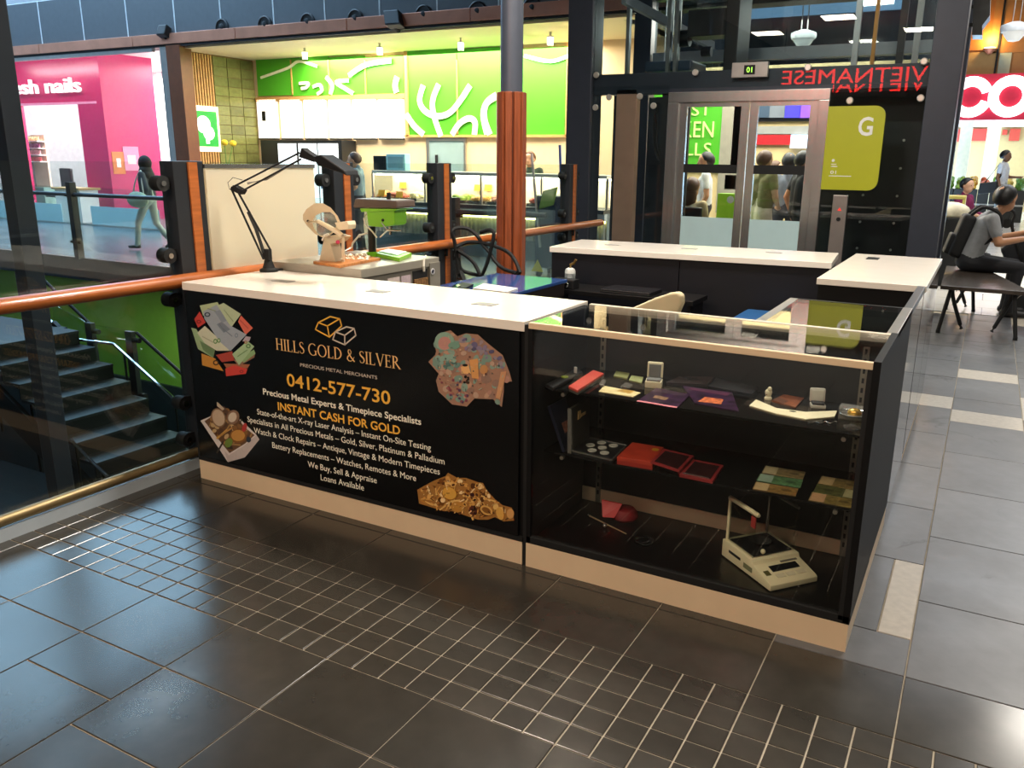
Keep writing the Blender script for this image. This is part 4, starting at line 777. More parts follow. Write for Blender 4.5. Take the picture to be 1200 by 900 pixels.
for a, b in (((271, 221), (309, 304)), ((279.5, 226), (317, 293))):
    for d in (-.012, .012): MB().cyl(lp(*a, d), lp(*b, d), .005, n=8).build('lower_arm', M_RUBBER, DL)
for a, b in (((271, 220), (351, 179)), ((282.5, 224.5), (352.5, 186.5))):
    for d in (-.012, .012): MB().cyl(lp(*a, d), lp(*b, d), .0045, n=8).build('upper_arm', M_RUBBER, DL)
MB().poly([lp(269, 222, -.016), lp(273, 217, -.016), lp(284, 223, -.016), lp(281, 228, -.016)], .032, (0, 1, 0)).build('elbow_joint', M_RUBBER, DL)
MB().tube([lp(309, 296, .0), lp(300, 268), lp(291, 248)], .009, 8).build('spring', mat('grey spring', '#4a4a4a', .4, .6), DL); MB().tube([lp(290, 215), lp(312, 210), lp(335, 196)], .006, 8).build('spring', mat('pale spring', '#8a857a', .4, .5), DL)
MB().tube([lp(269, 222), lp(267, 214), lp(273, 208), lp(284, 211)], .0015, 6).build('cable', M_RUBBER, DL)
MB().poly([lp(350, 184, -.02), lp(353, 173, -.02), lp(358, 177, -.02), lp(369, 184, -.02), lp(367, 190, -.02)], .04, (0, 1, 0)).build('head_joint', M_RUBBER, DL, bevel=.003)
hd = [lp(366, 184, -.045), lp(375, 181, -.045), lp(404, 200, -.045), lp(405.5, 206, -.045), lp(400, 203, -.045), lp(372, 194, -.045)]
MB().poly(hd, .09, (0, 1, 0)).build('lamp_head', M_BLACK, DL, bevel=.006)
# grey metal cabinet
CAB = thing('steel_cabinet', 'low grey steel cabinet behind the printed counter carrying the drill press', 'cabinet', (.29, .88, 0)); M_GRY = mat('warm grey steel', '#8d877b', .4, .2, var=.05)
MB().box(0.0, .572, .565, 1.21, 0, .955).build('body', M_GRY, CAB); MB().box(-.004, .58, .56, 1.215, .955, 1.0).build('top', mat('pale grey steel top', '#a9a294', .3, .2, var=.06), CAB, bevel=.004)
MB().box(.57, .585, 1.12, 1.216, .3, .975).build('corner_post', M_GRY, CAB, bevel=.002); MB().box(.5705, .5745, .98, 1.11, .84, .945).build('open_bay', M_RUBBER, CAB); MB().box(.572, .582, .985, 1.105, .85, .9).build('bay_contents', mat('brown bay contents', '#8a6238', .6, var=.6, vs=60), CAB)
c = PX(507, 318, .586); MB().cyl(c, c + V((.0015, 0, 0)), .017, n=18).build('round_badge', mat('white badge', '#e8e6ea', .4), CAB); MB().obox(c + V((.002, 0, 0)), V((.0008, 0, 0)), V((0, .006, .008)), V((0, -.008, .006)) * .8).build('badge_mark', mat('navy mark', '#1d2036', .4), CAB)
for a, col, b in ((454, '#d9c6c0', 468), (470, '#c9b4ba', 481)):
    p, q = PX(a, 322, .574), PX(b, 322, .574); MB().box(.5725, .5755, p.y, q.y, .80, .93).build('notice', mat('notice ' + col, col, .6, var=.1, vs=60), CAB)
MB().tube([PX(499, 300, .55), PX(497, 303, .58), PX(496.5, 312, .588), PX(497, 318, .588)], .006, 8).build('cable', mat('white cable', '#e6dfd0', .5), CAB)
CZ = 1.0
g = [(367, 306), (398, 311), (446, 302), (412, 297)]
tr = thing('timber_tray', 'flat timber tray holding the bench magnifier', 'tray', PZ(405, 304, CZ)); slab(g, CZ, .014).build('board', mat('orange timber', '#b8763e', .45, var=.2, vs=6, stretch=(3, 14, 3)), tr, bevel=.002)
mb = MB(); rnd = random.Random(3)
for k in range(60):
    p = PZ(rnd.uniform(400, 434), 300 + rnd.uniform(-2.5, 4), CZ + .018 + rnd.uniform(0, .012)); r_ = rnd.uniform(.004, .009); mb.ball(p, r_, r_ * .8, r_ * .6, 7, 5)
o = mb.build('findings_heap', mat('pale findings', '#e8d8bc', .35, var=.35, vs=200)); tag(o, 'heap of small pale jewellery findings on the timber tray', 'findings'); o['kind'] = 'stuff'
# magnifier
MY = .66
def mg(x, y, d=0.0): return PY(330 + x / 6, 220 + y / 6, MY + d)
mgt = thing('bench_magnifier', 'cream bench magnifier with a tilted oval lens standing on the timber tray', 'magnifier', mg(320, 510)); M_CRP = mat('cream magnifier plastic', '#e2cfae', .4, var=.04)
out = [(150, 190), (175, 150), (230, 110), (290, 108), (345, 140), (395, 200), (415, 245), (400, 290), (340, 335), (290, 350), (235, 325), (180, 270), (150, 225)]
inn_ = [(235, 235), (250, 205), (290, 185), (335, 185), (360, 205), (375, 240), (365, 280), (335, 310), (300, 325), (270, 318), (245, 285), (235, 258), (234, 246)]
inn_ = [(303 + (x - 303) * 1.22, 252 + (y - 252) * 1.2) for x, y in inn_]
def tilt(x, y): return (y - 230) * .00075 - (x - 290) * .0003
mb = MB(); n = len(out); vs = []
for d in (0, .02):
    for x, y in out: vs.append(mg(x, y, tilt(x, y) + d))
    for x, y in inn_: vs.append(mg(x, y, tilt(x, y) + d))
fs = []
for i in range(n):
    j = (i + 1) % n; fs += [(i, j, n + j, n + i), (2 * n + i, 3 * n + i, 3 * n + j, 2 * n + j), (i, 2 * n + i, 2 * n + j, j), (n + i, n + j, 3 * n + j, 3 * n + i)]
mb.add(vs, fs).build('lens_frame', M_CRP, mgt, bevel=.003, smooth=True)
lens = [mg(x, y, tilt(x, y) + .01) for x, y in inn_]; MB().poly(lens, .004, (0, 1, 0)).build('lens', glass('lens glass', (.85, .90, .88), ior=1.55, haze=.12), mgt)
MB().tube([mg(195, 165, .0), mg(215, 145, 0), mg(240, 135, 0)], .006, 8).build('handle_slot', M_RUBBER, mgt); MB().ball(mg(186, 235, -.006), .007).build('pivot_knob', M_RUBBER, mgt)
MB().tube([mg(190, 242, -.02), mg(260, 238, -.02), mg(330, 275, -.02), mg(390, 310, -.02), mg(425, 335, -.01)], [.008, .011, .013, .014, .012], 8).build('arm', M_CRP, mgt, smooth=True)
MB().poly([mg(370, 245, -.03), mg(460, 235, -.03), mg(468, 262, -.03), mg(465, 292, -.03), mg(400, 300, -.03)], .06, (0, 1, 0)).build('lamp_box', M_CRP, mgt, bevel=.004); MB().cyl(mg(455, 268, -.02), mg(455, 268, .04), .013, n=12).build('dial', M_RUBBER, mgt)
def onb(p): return V((p.x, p.y, CZ + .013))
MB().poly([onb(mg(262, 508, -.03)), mg(300, 345, -.02), mg(380, 330, -.02), mg(428, 345, -.02), mg(395, 380, -.02), mg(345, 400, -.03), onb(mg(380, 508, -.03))], .07, (0, 1, 0)).build('stand', mat('grey cream stand', '#c4b496', .45, var=.04), mgt, bevel=.004)
MB().cyl(mg(432, 330, 0), onb(mg(432, 480, 0)), .008, n=10).build('post', M_CRP, mgt); MB().ball(mg(395, 382, -.035), .01).build('red_knob', mat('pink knob', '#c8385a', .4), mgt, smooth=True); MB().tube([mg(285, 370, -.04), mg(300, 335, -.04), mg(330, 325, -.04)], .005, 8).build('cable', mat('white cable', '#e6dfd0', .5), mgt)
# drill press
DY = 1.02
def dp(x, y, d=0.0): return PY(330 + x / 6, 220 + y / 6, DY + d)
M_LIME = mat('lime machine paint', '#7cc224', .35, var=.05, coat=.2); DPt = thing('drill_press', 'small lime green bench drill press on the grey steel cabinet', 'drill press', dp(740, 480))
g = [(439, 296), (452, 292), (482.5, 296), (468, 302)]; slab(g, CZ, .022).build('base_plate', M_LIME, DPt, bevel=.004); slab([(444, 294.2), (455, 291.6), (477, 294.6), (466, 298.8)], CZ + .022, .004).build('table_top', mat('pale green table', '#c2dfd0', .3, .2), DPt)
MB().cyl(V((dp(632, 300).x, DY, CZ)), dp(632, 270), .021, n=16).build('column', mat('dark column', '#2d2a28', .35, .4), DPt, smooth=True); MB().lathe([(.034, 0), (.034, .02), (.026, .026)], V((dp(632, 300).x, DY, CZ)), 16).build('column_foot', M_LIME, DPt, smooth=True)
MB().poly([dp(595, 175, -.06), dp(605, 150, -.06), dp(790, 150, -.06), dp(792, 258, -.06), dp(775, 268, -.06), dp(690, 278, -.06), dp(608, 270, -.06)], .11, (0, 1, 0)).build('head', M_LIME, DPt, bevel=.008)
MB().poly([dp(550, 145, -.075), dp(805, 150, -.075), dp(800, 160, -.075), dp(560, 170, -.075)], .15, (0, 1, 0)).build('cover_rim', M_LIME, DPt, bevel=.002)
MB().poly([dp(500, 140, -.08), dp(515, 75, -.08), dp(805, 90, -.08), dp(812, 145, -.08)], .16, (0, 1, 0)).build('belt_cover', mat('brown grey cover', '#5a4a42', .4, var=.08), DPt, bevel=.008); MB().cyl(dp(753, 90, 0), dp(753, 35, 0), .011, n=12).build('spindle_cap', M_RUBBER, DPt)
MB().cyl(dp(765, 268, 0), dp(765, 330, 0), .012, .006, 12).build('chuck', M_STEEL, DPt); MB().cyl(dp(712, 228, -.065), dp(712, 228, -.055), .008, n=10).build('bolt', M_RUBBER, DPt); MB().cyl(dp(792, 225, 0), dp(808, 225, 0), .012, n=10).build('depth_knob', M_RUBBER, DPt)
for k in range(3): MB().cyl(dp(745, 298, -.06), dp(745 + 95 * math.cos(2.1 * k + .05), 298 + 60 * math.sin(2.1 * k + .05), -.07), .004, n=8).build('feed_lever', M_CHROME, DPt)
MB().tube([dp(598, 180, -.07), dp(578, 215, -.07), dp(590, 260, -.07), dp(640, 310, -.05), dp(670, 350, -.03)], .0045, 8).build('power_cord', mat('white cable', '#e6dfd0', .5), DPt, smooth=True)
tag(MB().tube([PZ(400, 296, CZ + .01), PZ(412, 290, CZ + .03), dp(500, 390), dp(545, 335), dp(605, 318)], .005, 8).build('white_cord', mat('white cable', '#e6dfd0', .5), None, smooth=True), 'white cord arching from the timber tray to the drill press', 'cord')
# ---- table with papers
TBZ = .80; q = [PZ(a, b, TBZ) for a, b in ((580, 319.5), (664, 327.5), (607, 342.5), (515, 335))]; tx0, tx1, ty0, ty1 = .41, .933, 1.45, 2.105
TB = thing('work_table', 'small table with a glossy blue top among the stand counters', 'table', ((tx0 + tx1) / 2, (ty0 + ty1) / 2, 0))
MB().box(tx0, tx1, ty0, ty1, TBZ - .02, TBZ).build('table_top', mat('glossy blue top', '#2f4d86', .1, var=.06, vs=3), TB, bevel=.003); MB().box(tx0 + .03, tx1 - .005, ty0 + .03, ty1 - .03, TBZ - .1, TBZ - .02).build('apron', mat('dark brown apron', '#1e1512', .5), TB)
for a in (tx0 + .09, tx1 - .06):
    for b in (ty0 + .07, ty1 - .09): MB().box(a - .02, a + .02, b - .02, b + .02, 0, TBZ - .02).build('leg', M_RUBBER, TB)
g = [(554, 337.5), (567, 332), (607, 337.5), (594, 342)]; flat('paper_pad', 'white pad of papers lying on the glossy blue table', 'paper', g, TBZ, .012, mat('white paper', '#e9e4de', .6)); g = [(530, 335), (541, 330.5), (555, 332.5), (545, 337.5)]
t = thing('stapler', 'black stapler with a silver tip on the glossy blue table', 'stapler', PZ(542, 334, TBZ)); slab(g, TBZ, .018).build('stapler_body', M_BLACK, t, bevel=.004); slab([(531, 334), (535, 333), (540, 334), (536, 336)], TBZ + .018, .012).build('tip', M_CHROME, t)
# ---- loop backed chair
KY = 2.27
def kp(x, y, d=0.0): return PY(480 + x / 5, 150 + y / 5, KY + d)
def bulge(x): return .05 - (x - 400) ** 2 * (.10 / 152 ** 2 if x < 400 else .10 / 245 ** 2)     # the back is bowed, the arms come forward
CH = thing('loop_chair', 'black plastic chair with an interlaced loop back behind the blue table', 'chair', V((.24, KY - .07, 0))); loops = [[(290, 880), (275, 740), (262, 660), (248, 605), (285, 585), (345, 592), (395, 630), (430, 685), (465, 725), (505, 785), (550, 825), (610, 845), (645, 852)], [(425, 862), (455, 790), (480, 700), (492, 640), (490, 607), (465, 597), (415, 612)], [(268, 700), (300, 682), (350, 668), (430, 674), (520, 700), (580, 730), (620, 780), (648, 848)], [(275, 715), (335, 752), (375, 790), (395, 825), (412, 862)], [(288, 760), (300, 825), (355, 852), (425, 866)]]
def smooth_pts(p, k=4):
    out = []
    for i in range(len(p) - 1):
        p0, p1, p2, p3 = p[max(0, i - 1)], p[i], p[i + 1], p[min(len(p) - 1, i + 2)]
        for s in range(k):
            t = s / k; out.append(.5 * ((2 * p1) + (p2 - p0) * t + (2 * p0 - 5 * p1 + 4 * p2 - p3) * t * t + (3 * p1 - p0 - 3 * p2 + p3) * t ** 3))
    return out + [p[-1]]
for k, L in enumerate(loops):
    pts = [kp(x, y, bulge(x) - (k % 2) * .018) for x, y in L]; MB().tube(smooth_pts(pts), .013, 8).build('back_loop', M_RUBBER, CH, smooth=True)
sx = .24; MB().lathe([(0, .668), (.15, .665), (.195, .675), (.2, .69), (.18, .688), (0, .68)], V((sx, KY - .07, 0)), 24).build('seat', M_RUBBER, CH, smooth=True)
for a, b in ((-.12, -.12), (.12, -.12), (-.12, .12), (.12, .12)): MB().tube([(sx + a * 1.3, KY - .07 + b * 1.3, 0), (sx + a, KY - .07 + b, .672)], [.012, .016], 8).build('leg', M_RUBBER, CH, smooth=True)
for a in (-.17, .17): MB().tube([(sx + a * .9, KY - .03, .68), kp(300 if a < 0 else 640, 835, bulge(300 if a < 0 else 640))], .013, 8).build('arm_rod', M_RUBBER, CH, smooth=True)
MB().tube([(sx, KY + .08, .68), kp(425, 864, bulge(425))], .014, 8).build('back_stem', M_RUBBER, CH, smooth=True)
# ---- black stand with canister, laptop
STD = thing('black_desk', 'low black side desk in the shade of the back counter', 'desk', (1.35, 2.2, 0))
MB().box(.76, 1.75, 2.13, 2.42, .70, .73).build('desk_top', mat('black desk', '#0b0b0d', .35), STD, bevel=.003)
for a in (.78, 1.71): MB().box(a, a + .02, 2.15, 2.40, 0, .70).build('side_panel', mat('black desk', '#0b0b0d', .35), STD)
c = PZ(668, 326, .75); c = V((c.x, c.y, .73)); c = PY(668, 328, 2.28); base = V((c.x, 2.28, .73))
GC = thing('gas_canister', 'small white gas canister with a brass torch valve by the back counter', 'canister', base)
MB().lathe([(.033, 0), (.035, .008), (.035, .098), (.030, .112), (.015, .12)], base, 20).build('can', mat('white can', '#cfcfc9', .35, var=.15, vs=12), GC, smooth=True); MB().lathe([(.0355, .05), (.0355, .085)], base, 20).build('grey_label', mat('grey label', '#8f9494', .5, var=.5, vs=40), GC, smooth=True); MB().tube([base + V((0, 0, .12)), base + V((0, 0, .14)), base + V((.025, 0, .15)), base + V((.04, 0, .175))], .009, 8).build('valve', mat('brass', '#b08a4a', .3, .8), GC, smooth=True)
bx = thing('black_case', 'black case with silver clips on the side desk beneath the gas canister', 'case', base - V((0, .09, 0)))
MB().box(base.x - .07, base.x + .09, 2.14, 2.235, .73, .79).build('case_body', M_BLACK, bx, bevel=.006)
for k in range(4): MB().lathe([(.012, 0), (.016, .004), (.012, .008)], V((base.x - .045 + k * .03, 2.141, .76)), 10, (0, -1, 0)).build('clip', M_CHROME, bx, smooth=True)
lt = thing('laptop', 'closed black laptop lying on the low black side desk', 'laptop', (1.35, 2.26, .73)); MB().box(1.14, 1.47, 2.15, 2.37, .73, .742).build('laptop_base', M_BLACK, lt, bevel=.004); MB().box(1.14, 1.47, 2.15, 2.37, .742, .752).build('screen_lid', mat('dark lid', '#1c1c20', .25), lt, bevel=.004)
# ---- cream tub chair
cc = V((1.9, 1.06, 0)); TC = thing('tub_chair', 'cream shell chair tucked in behind the glass showcase', 'chair', cc); M_CRCH = mat('cream upholstery', '#d9c9a2', .5, var=.06)
out = [(700, 385), (716, 372), (742, 360), (765, 350), (784, 343.5), (793, 342.5), (798, 347), (798, 356), (793, 368), (780, 390), (750, 402)]
pts = [PY(a, b, 1.0) for a, b in out]; lo = [V((p.x, p.y + .02, .46)) for p in pts[:0]]
MB().poly(pts + [V((1.78, 1.0, .60)), V((1.72, 1.0, .70))], .035, (.35, .9, .1)).build('shell_back', M_CRCH, TC, bevel=.012, smooth=True, segs=3)
MB().lathe([(0, .42), (.2, .42), (.23, .44), (.22, .475), (0, .485)], cc + V((0, .1, 0)), 24).build('seat', M_CRCH, TC, smooth=True)
MB().bar(V((1.93, 1.03, .46)), V((1.9, 1.02, .72)), .16, .03, (0, 1, 0)).build('back_support', M_CRCH, TC)
MB().cyl(cc + V((0, .1, .03)), cc + V((0, .1, .43)), .03, n=14).build('pedestal', M_CHROME, TC)
for k in range(4): MB().bar(cc + V((0, .1, .035)), cc + V((.24 * math.cos(k * 1.57 + .5), .1 + .24 * math.sin(k * 1.57 + .5), .015)), .04, .03).build('foot', M_CHROME, TC)
q = PZ(895, 369, .66); BS = thing('blue_stool', 'low stool with a blue cushion inside the stand', 'stool', V((q.x, q.y, 0))); MB().box(q.x - .14, q.x + .14, q.y - .17, q.y + .17, .60, .66).build('cushion', mat('blue cushion', '#124a7c', .6, var=.1), BS, bevel=.015)
for a in (-.11, .11):
    for b in (-.14, .14): MB().cyl((q.x + a, q.y + b, 0), (q.x + a, q.y + b, .6), .013, n=8).build('leg', M_RUBBER, BS)
# ================================================================== GLASS LIFT
LFY = 5.4
def L(x, y, d=0.0): return PY(x, y, LFY + d)
LT = thing('glass_lift', 'glass lift tower with charcoal columns and steel framed doors behind the stand', 'lift', (1.1, 6.3, 0)); M_CHAR = mat('charcoal blue steel', '#3b404b', .35, .35, var=.05); M_DKG = glass('dark shaft glass', (.55, .60, .62), ior=1.6); M_CLG = glass('lift glass', (.88, .92, .92), refl_rough=0.0, ior=1.5)
M_SS = mat('pale stainless', '#cfcfce', .24, .95, var=.1, vs=3, stretch=(14, 1, 1))
for x0, x1 in ((-.71, -.44), (2.63, 2.87)):
    MB().box(x0, x1, LFY - .06, LFY + .2, 0, 7.2).build('column', M_CHAR, LT, bevel=.006); MB().box(x0 + .03, x1 - .03, 7.0, 7.2, 0, 7.2).build('column', M_CHAR, LT, bevel=.006)
    MB().box(x1 - .05 if x0 < 0 else x0, x1 if x0 < 0 else x0 + .05, LFY + .2, 7.0, 4.0, 4.15).build('side_beam', M_CHAR, LT)
MB().box(-.44, 2.63, LFY + .02, LFY + .14, 2.165, 2.36).build('header_beam', M_CHAR, LT, bevel=.004); MB().box(-.44, 2.63, LFY + .02, LFY + .14, 3.85, 4.05).build('header_beam', M_CHAR, LT, bevel=.004); MB().box(-.44, 2.63, 7.0, 7.15, 2.62, 2.74).build('rear_beam', mat('light grey beam', '#8a9299', .4, .3), LT); MB().box(-.44, 2.63, 7.0, 7.15, 3.3, 3.42).build('rear_beam', M_CHAR, LT)
# panes
MB().box(-.44, 2.63, LFY - .012, LFY, 2.206, 3.9).build('upper_pane', M_CLG, LT)
MB().box(-.44, .36, LFY - .012, LFY, .1, 2.24).build('side_pane', M_CLG, LT)
dl = math.radians(.5); pn = V((0, -math.cos(dl), math.sin(dl))); ph = V((0, math.sin(dl), math.cos(dl)))
MB().obox(V((2.25, LFY - .012, 1.688)), V((.38, 0, 0)), pn * .006, ph * .513).build('side_pane', M_CLG, LT); MB().box(1.87, 2.63, LFY - .012, LFY, .1, 1.17).build('side_pane', M_CLG, LT)
MB().box(-.44, 2.63, 7.05, 7.06, 2.3, 3.9).build('rear_pane', M_DKG, LT)
# point fixings
for a, b in ((699, 88), (714, 114), (698, 126), (750, 113), (766, 124), (815, 85), (947, 79), (1083, 72), (996, 118), (1079, 115)):
    p = L(a, b, -.014); MB().lathe([(.03, 0), (.03, .012), (.024, .018), (0, .018)], p, 16, (0, -1, 0)).build('glass_fixing', mat('pale steel cap', '#d9d2c8', .3, .6), LT, smooth=True)
# stainless post and shaft equipment
MB().box(-.195, .02, LFY + .02, LFY + .12, 0, 2.215).build('steel_post', mat('rosy steel', '#c79c86', .4, .45, var=.06), LT, bevel=.004)
MB().box(-.44, .06, 6.95, 7.0, 0, 2.25).box(-.43, -.2, LFY + .5, LFY + .54, 0, 2.2).build('shaft_panel', mat('dark shaft panel', '#20242a', .5, var=.3, vs=5), LT)
for x in (-.28, .16, .24): MB().box(x, x + .035, LFY + .4, LFY + .46, 0, 7.2).build('guide_rail', mat('guide rail steel', '#7d8284', .35, .7), LT)
for k in range(12): MB().cyl((.178, LFY + .398, .9 + k * .1), (.178, LFY + .41, .9 + k * .1), .012, n=8).build('rail_bolt', M_RUBBER, LT)
for k in range(2): MB().tube(smooth_pts([V((.1 + k * .03, LFY + .3, 2.1)), V((.12 + k * .03, LFY + .3, 1.7)), V((.2 + k * .02, LFY + .3, 1.55)), V((.3, LFY + .3, 1.75 + k * .1))]), .014, 8).build('shaft_cable', M_RUBBER, LT)
MB().box(.27, .36, LFY + .06, LFY + .3, .0, 2.2).build('inner_jamb', mat('dark inner jamb', '#1a1c20', .4), LT)
eq = mat('dark machinery', '#17191c', .4, .3, var=.3, vs=8); MB().box(1.74, 2.6, LFY + .55, LFY + .7, 0, 2.24).build('machine_panel', eq, LT)
for k in range(10): MB().cyl((2.15 + (k % 2) * .3, LFY + .55, .75 + (k // 2) * .25), (2.15 + (k % 2) * .3, LFY + .54, .75 + (k // 2) * .25), .012, n=8).build('panel_bolt', M_ALU, LT)
for a, b, c, m_ in ((1.95, 2.0, .3, mat('guide rail steel', '#7d8284')), (2.1, 2.13, .4, mat('orange rail', '#a8742c', .4, .3)), (2.3, 2.36, .5, eq), (2.45, 2.5, .3, mat('guide rail steel', '#7d8284'))): MB().box(a, b, LFY + c, LFY + c + .05, 2.36, 7.2).build('guide_rail', m_, LT)
MB().box(.3, .78, LFY + .6, LFY + .9, 2.75, 3.0).box(.72, .85, LFY + .5, LFY + .95, 2.38, 3.8).build('hoist_frame', eq, LT, bevel=.01); MB().box(-.1, .4, LFY + .5, LFY + 1.0, 2.42, 2.52).build('pulley_guard', mat('blue guard', '#1d3348', .4), LT, bevel=.02); MB().cyl((.2, LFY + .7, 2.75), (.3, LFY + .7, 2.75), .08, n=18).cyl((.42, LFY + .75, 2.62), (.52, LFY + .75, 2.62), .05, n=14).build('pulley', eq, LT)
for x in (.0, .08, .16): MB().cyl((x, LFY + .8, 2.5), (x, LFY + .8, 6.5), .006, n=6).build('hoist_rope', M_ALU, LT)
MB().poly([(-.3, LFY + .3, 3.05), (.3, LFY + 1.4, 2.72), (.3, LFY + 1.4, 2.80), (-.3, LFY + .3, 3.14)], .05, (1, 0, 0)).build('shaft_brace', mat('light grey beam', '#8a9299'), LT)
# doors
dx0, dx1, dzt = .37, 1.862, 2.17
MB().box(dx0, dx1, LFY - .05, LFY + .06, dzt - .095, dzt).build('door_header', M_SS, LT, bevel=.004)
for a, b in ((dx0, dx0 + .11), (dx1 - .09, dx1)): MB().box(a, b, LFY - .05, LFY + .06, 0, dzt - .095).build('door_jamb', M_SS, LT, bevel=.004)
mid = 1.155; M_FROST = mat('frosted film', '#bcd9dd', .5, var=.02)
for a, b in ((dx0 + .11, mid - .004), (mid + .004, dx1 - .09)):
    d = MB().box(a, b, LFY - .02, LFY + .02, 2.035, dzt - .097).box(a, a + .075, LFY - .02, LFY + .02, .02, 2.035).box(b - .075, b, LFY - .02, LFY + .02, .02, 2.035).box(a, b, LFY - .02, LFY + .02, .02, .12).build('door_leaf', M_SS, LT)
    MB().box(a + .075, b - .075, LFY - .004, LFY + .004, .12, 2.035).build('door_glass', M_CLG, d); MB().box(a + .075, b - .075, LFY - .007, LFY - .0045, .12, 1.012).build('frosted_band', M_FROST, d); MB().box(a + .075, b - .075, LFY - .012, LFY - .005, 1.43, 1.51).build('push_bar', M_RUBBER, d)
ip = L(879, 82, -.03); MB().box(ip.x - .165, ip.x + .165, ip.y - .02, ip.y + .02, ip.z - .065, ip.z + .065).build('floor_indicator', mat('silver indicator', '#a5a29f', .35, .6), LT, bevel=.004); q = MB().box(ip.x - .05, ip.x + .05, ip.y - .024, ip.y - .019, ip.z - .04, ip.z + .04).build('indicator_screen', M_RUBBER, LT)
text('01', mat('green lamp text', '#9be04a', .5, emit='#9be04a', es=2.5), V((ip.x, ip.y - .025, ip.z - .022)), X3, Z3, .045, .05, 'C', q)
# level sign with rounded corners
sa, sb_ = L(971, 124, -.05), L(1036, 222, -.05); x0, x1, z0, z1 = 1.862, 2.335, 1.308, 2.018; rr = .085; pts = [(x0, z0), (x1 - rr, z0)] + [(x1 - rr + rr * math.sin(t * .2618), z0 + rr - rr * math.cos(t * .2618)) for t in range(1, 6)] + [(x1, z0 + rr), (x1, z1 - rr)] + [(x1 - rr + rr * math.cos(t * .2618), z1 - rr + rr * math.sin(t * .2618)) for t in range(1, 6)] + [(x1 - rr, z1), (x0, z1)]
SG = thing('level_sign', 'olive lime level sign with a white capital letter beside the lift doors', 'sign', (2.1, LFY - .05, 1.31)); MB().poly([V((a, LFY - .04, b)) for a, b in pts], .02, (0, -1, 0)).build('sign_plate', mat('olive lime plate', '#b4b61e', .4, var=.02), SG); M_WPR = mat('white print', '#f2f2ec', .5)
sy = LFY - .0602; text('G', M_WPR, V((2.125, sy, 1.775)), X3, Z3, .15, .12, 'L', SG, .002, 'level_letter', .02); text('01', M_WPR, V((1.93, sy, 1.445)), X3, Z3, .028, .05, 'L', SG, .002, 'lettering', .01)
MB().box(1.92, 2.11, sy - .001, sy, 1.424, 1.430).build('text_rule', M_WPR, SG); p = V((1.945, sy, 1.56)); MB().lathe([(.013, 0), (.013, .002)], p, 12, (0, -1, 0)).box(1.93, 1.985, sy - .001, sy, 1.505, 1.512).box(1.93, 1.975, sy - .001, sy, 1.525, 1.531).build('small_symbol', M_WPR, SG)
CP = thing('call_panel', 'steel lift call panel with a round button below the level sign', 'call panel', (2.04, LFY - .05, .7)); MB().box(1.975, 2.10, LFY - .05, LFY - .015, .62, 1.262).build('panel_plate', mat('call panel steel', '#9b9490', .35, .7, var=.06), CP, bevel=.004); MB().lathe([(.018, 0), (.018, .008), (.010, .008), (.010, .003), (0, .003)], V((2.04, LFY - .05, 1.05)), 16, (0, -1, 0)).build('call_button', M_RUBBER, CP); MB().poly([V((2.04 + .02 * math.cos(t * 2.094 + 1.57), LFY - .051, 1.135 + .02 * math.sin(t * 2.094 + 1.57))) for t in range(3)], .002, (0, -1, 0)).build('red_arrow', mat('red lamp', '#c8342c', .5, emit='#c8342c', es=1.0), CP)
# the neon sign of the shop on the rear wall, seen mirrored in the lift glass
NYS = -4.5; V0, V1 = PY(1086, 96, 2 * LFY - NYS), PY(916, 98, 2 * LFY - NYS); zc = (V0.z + V1.z) / 2
NS = thing('neon_sign', 'red neon sign hanging on rods over the walkway, mirrored in the lift glass', 'sign', (V0.x - 1.4, NYS, zc)); MB().box(V1.x - .3, V0.x + .3, NYS - .12, NYS - .03, zc - .12, zc + .5).build('sign_board', mat('black board', '#0a0a0a', .6), NS)
text('VIETNAMESE', mat('red neon', '#ff3028', .5, emit='#ff2a22', es=12), V((V0.x, NYS - .01, zc)), V((-1, 0, 0)), Z3, (PY(1000, 80, 2 * LFY - NYS) - PY(1000, 97, 2 * LFY - NYS)).z, V0.x - V1.x, 'L', NS, .02)
for xx in (V1.x, V0.x): MB().cyl((xx, NYS - .08, zc + .5), (xx, NYS - .08, 4.13), .01, n=8).build('hanging_rod', M_RUBBER, NS)
# dark arrival screen on brackets at the far side of the tower
q0, q1 = PY(1139, -30, 6.2), PY(1158, 40, 6.2); HS_ = thing('hanging_screen', 'dark tilted display panel fixed on two brackets to the lift tower', 'screen', (q0.x + .1, 6.2, q1.z)); MB().poly([PY(1139, 41, 6.2), PY(1151, 41, 6.2), PY(1151, 30, 6.2), PY(1160, 18, 6.2), PY(1162, -40, 6.2), PY(1143, -40, 6.2)], .3, (0, 1, 0)).build('screen_body', mat('dark screen', '#22262a', .3, var=.5, vs=9), HS_)
for yy in (8, 29): a = PY(1142, yy, 6.25); MB().bar(V((2.8, 6.25, a.z)), a + V((.02, 0, 0)), .03, .03).build('bracket', M_RUBBER, HS_)
M_NWP = mat('white pot', '#eeeeea', .5)
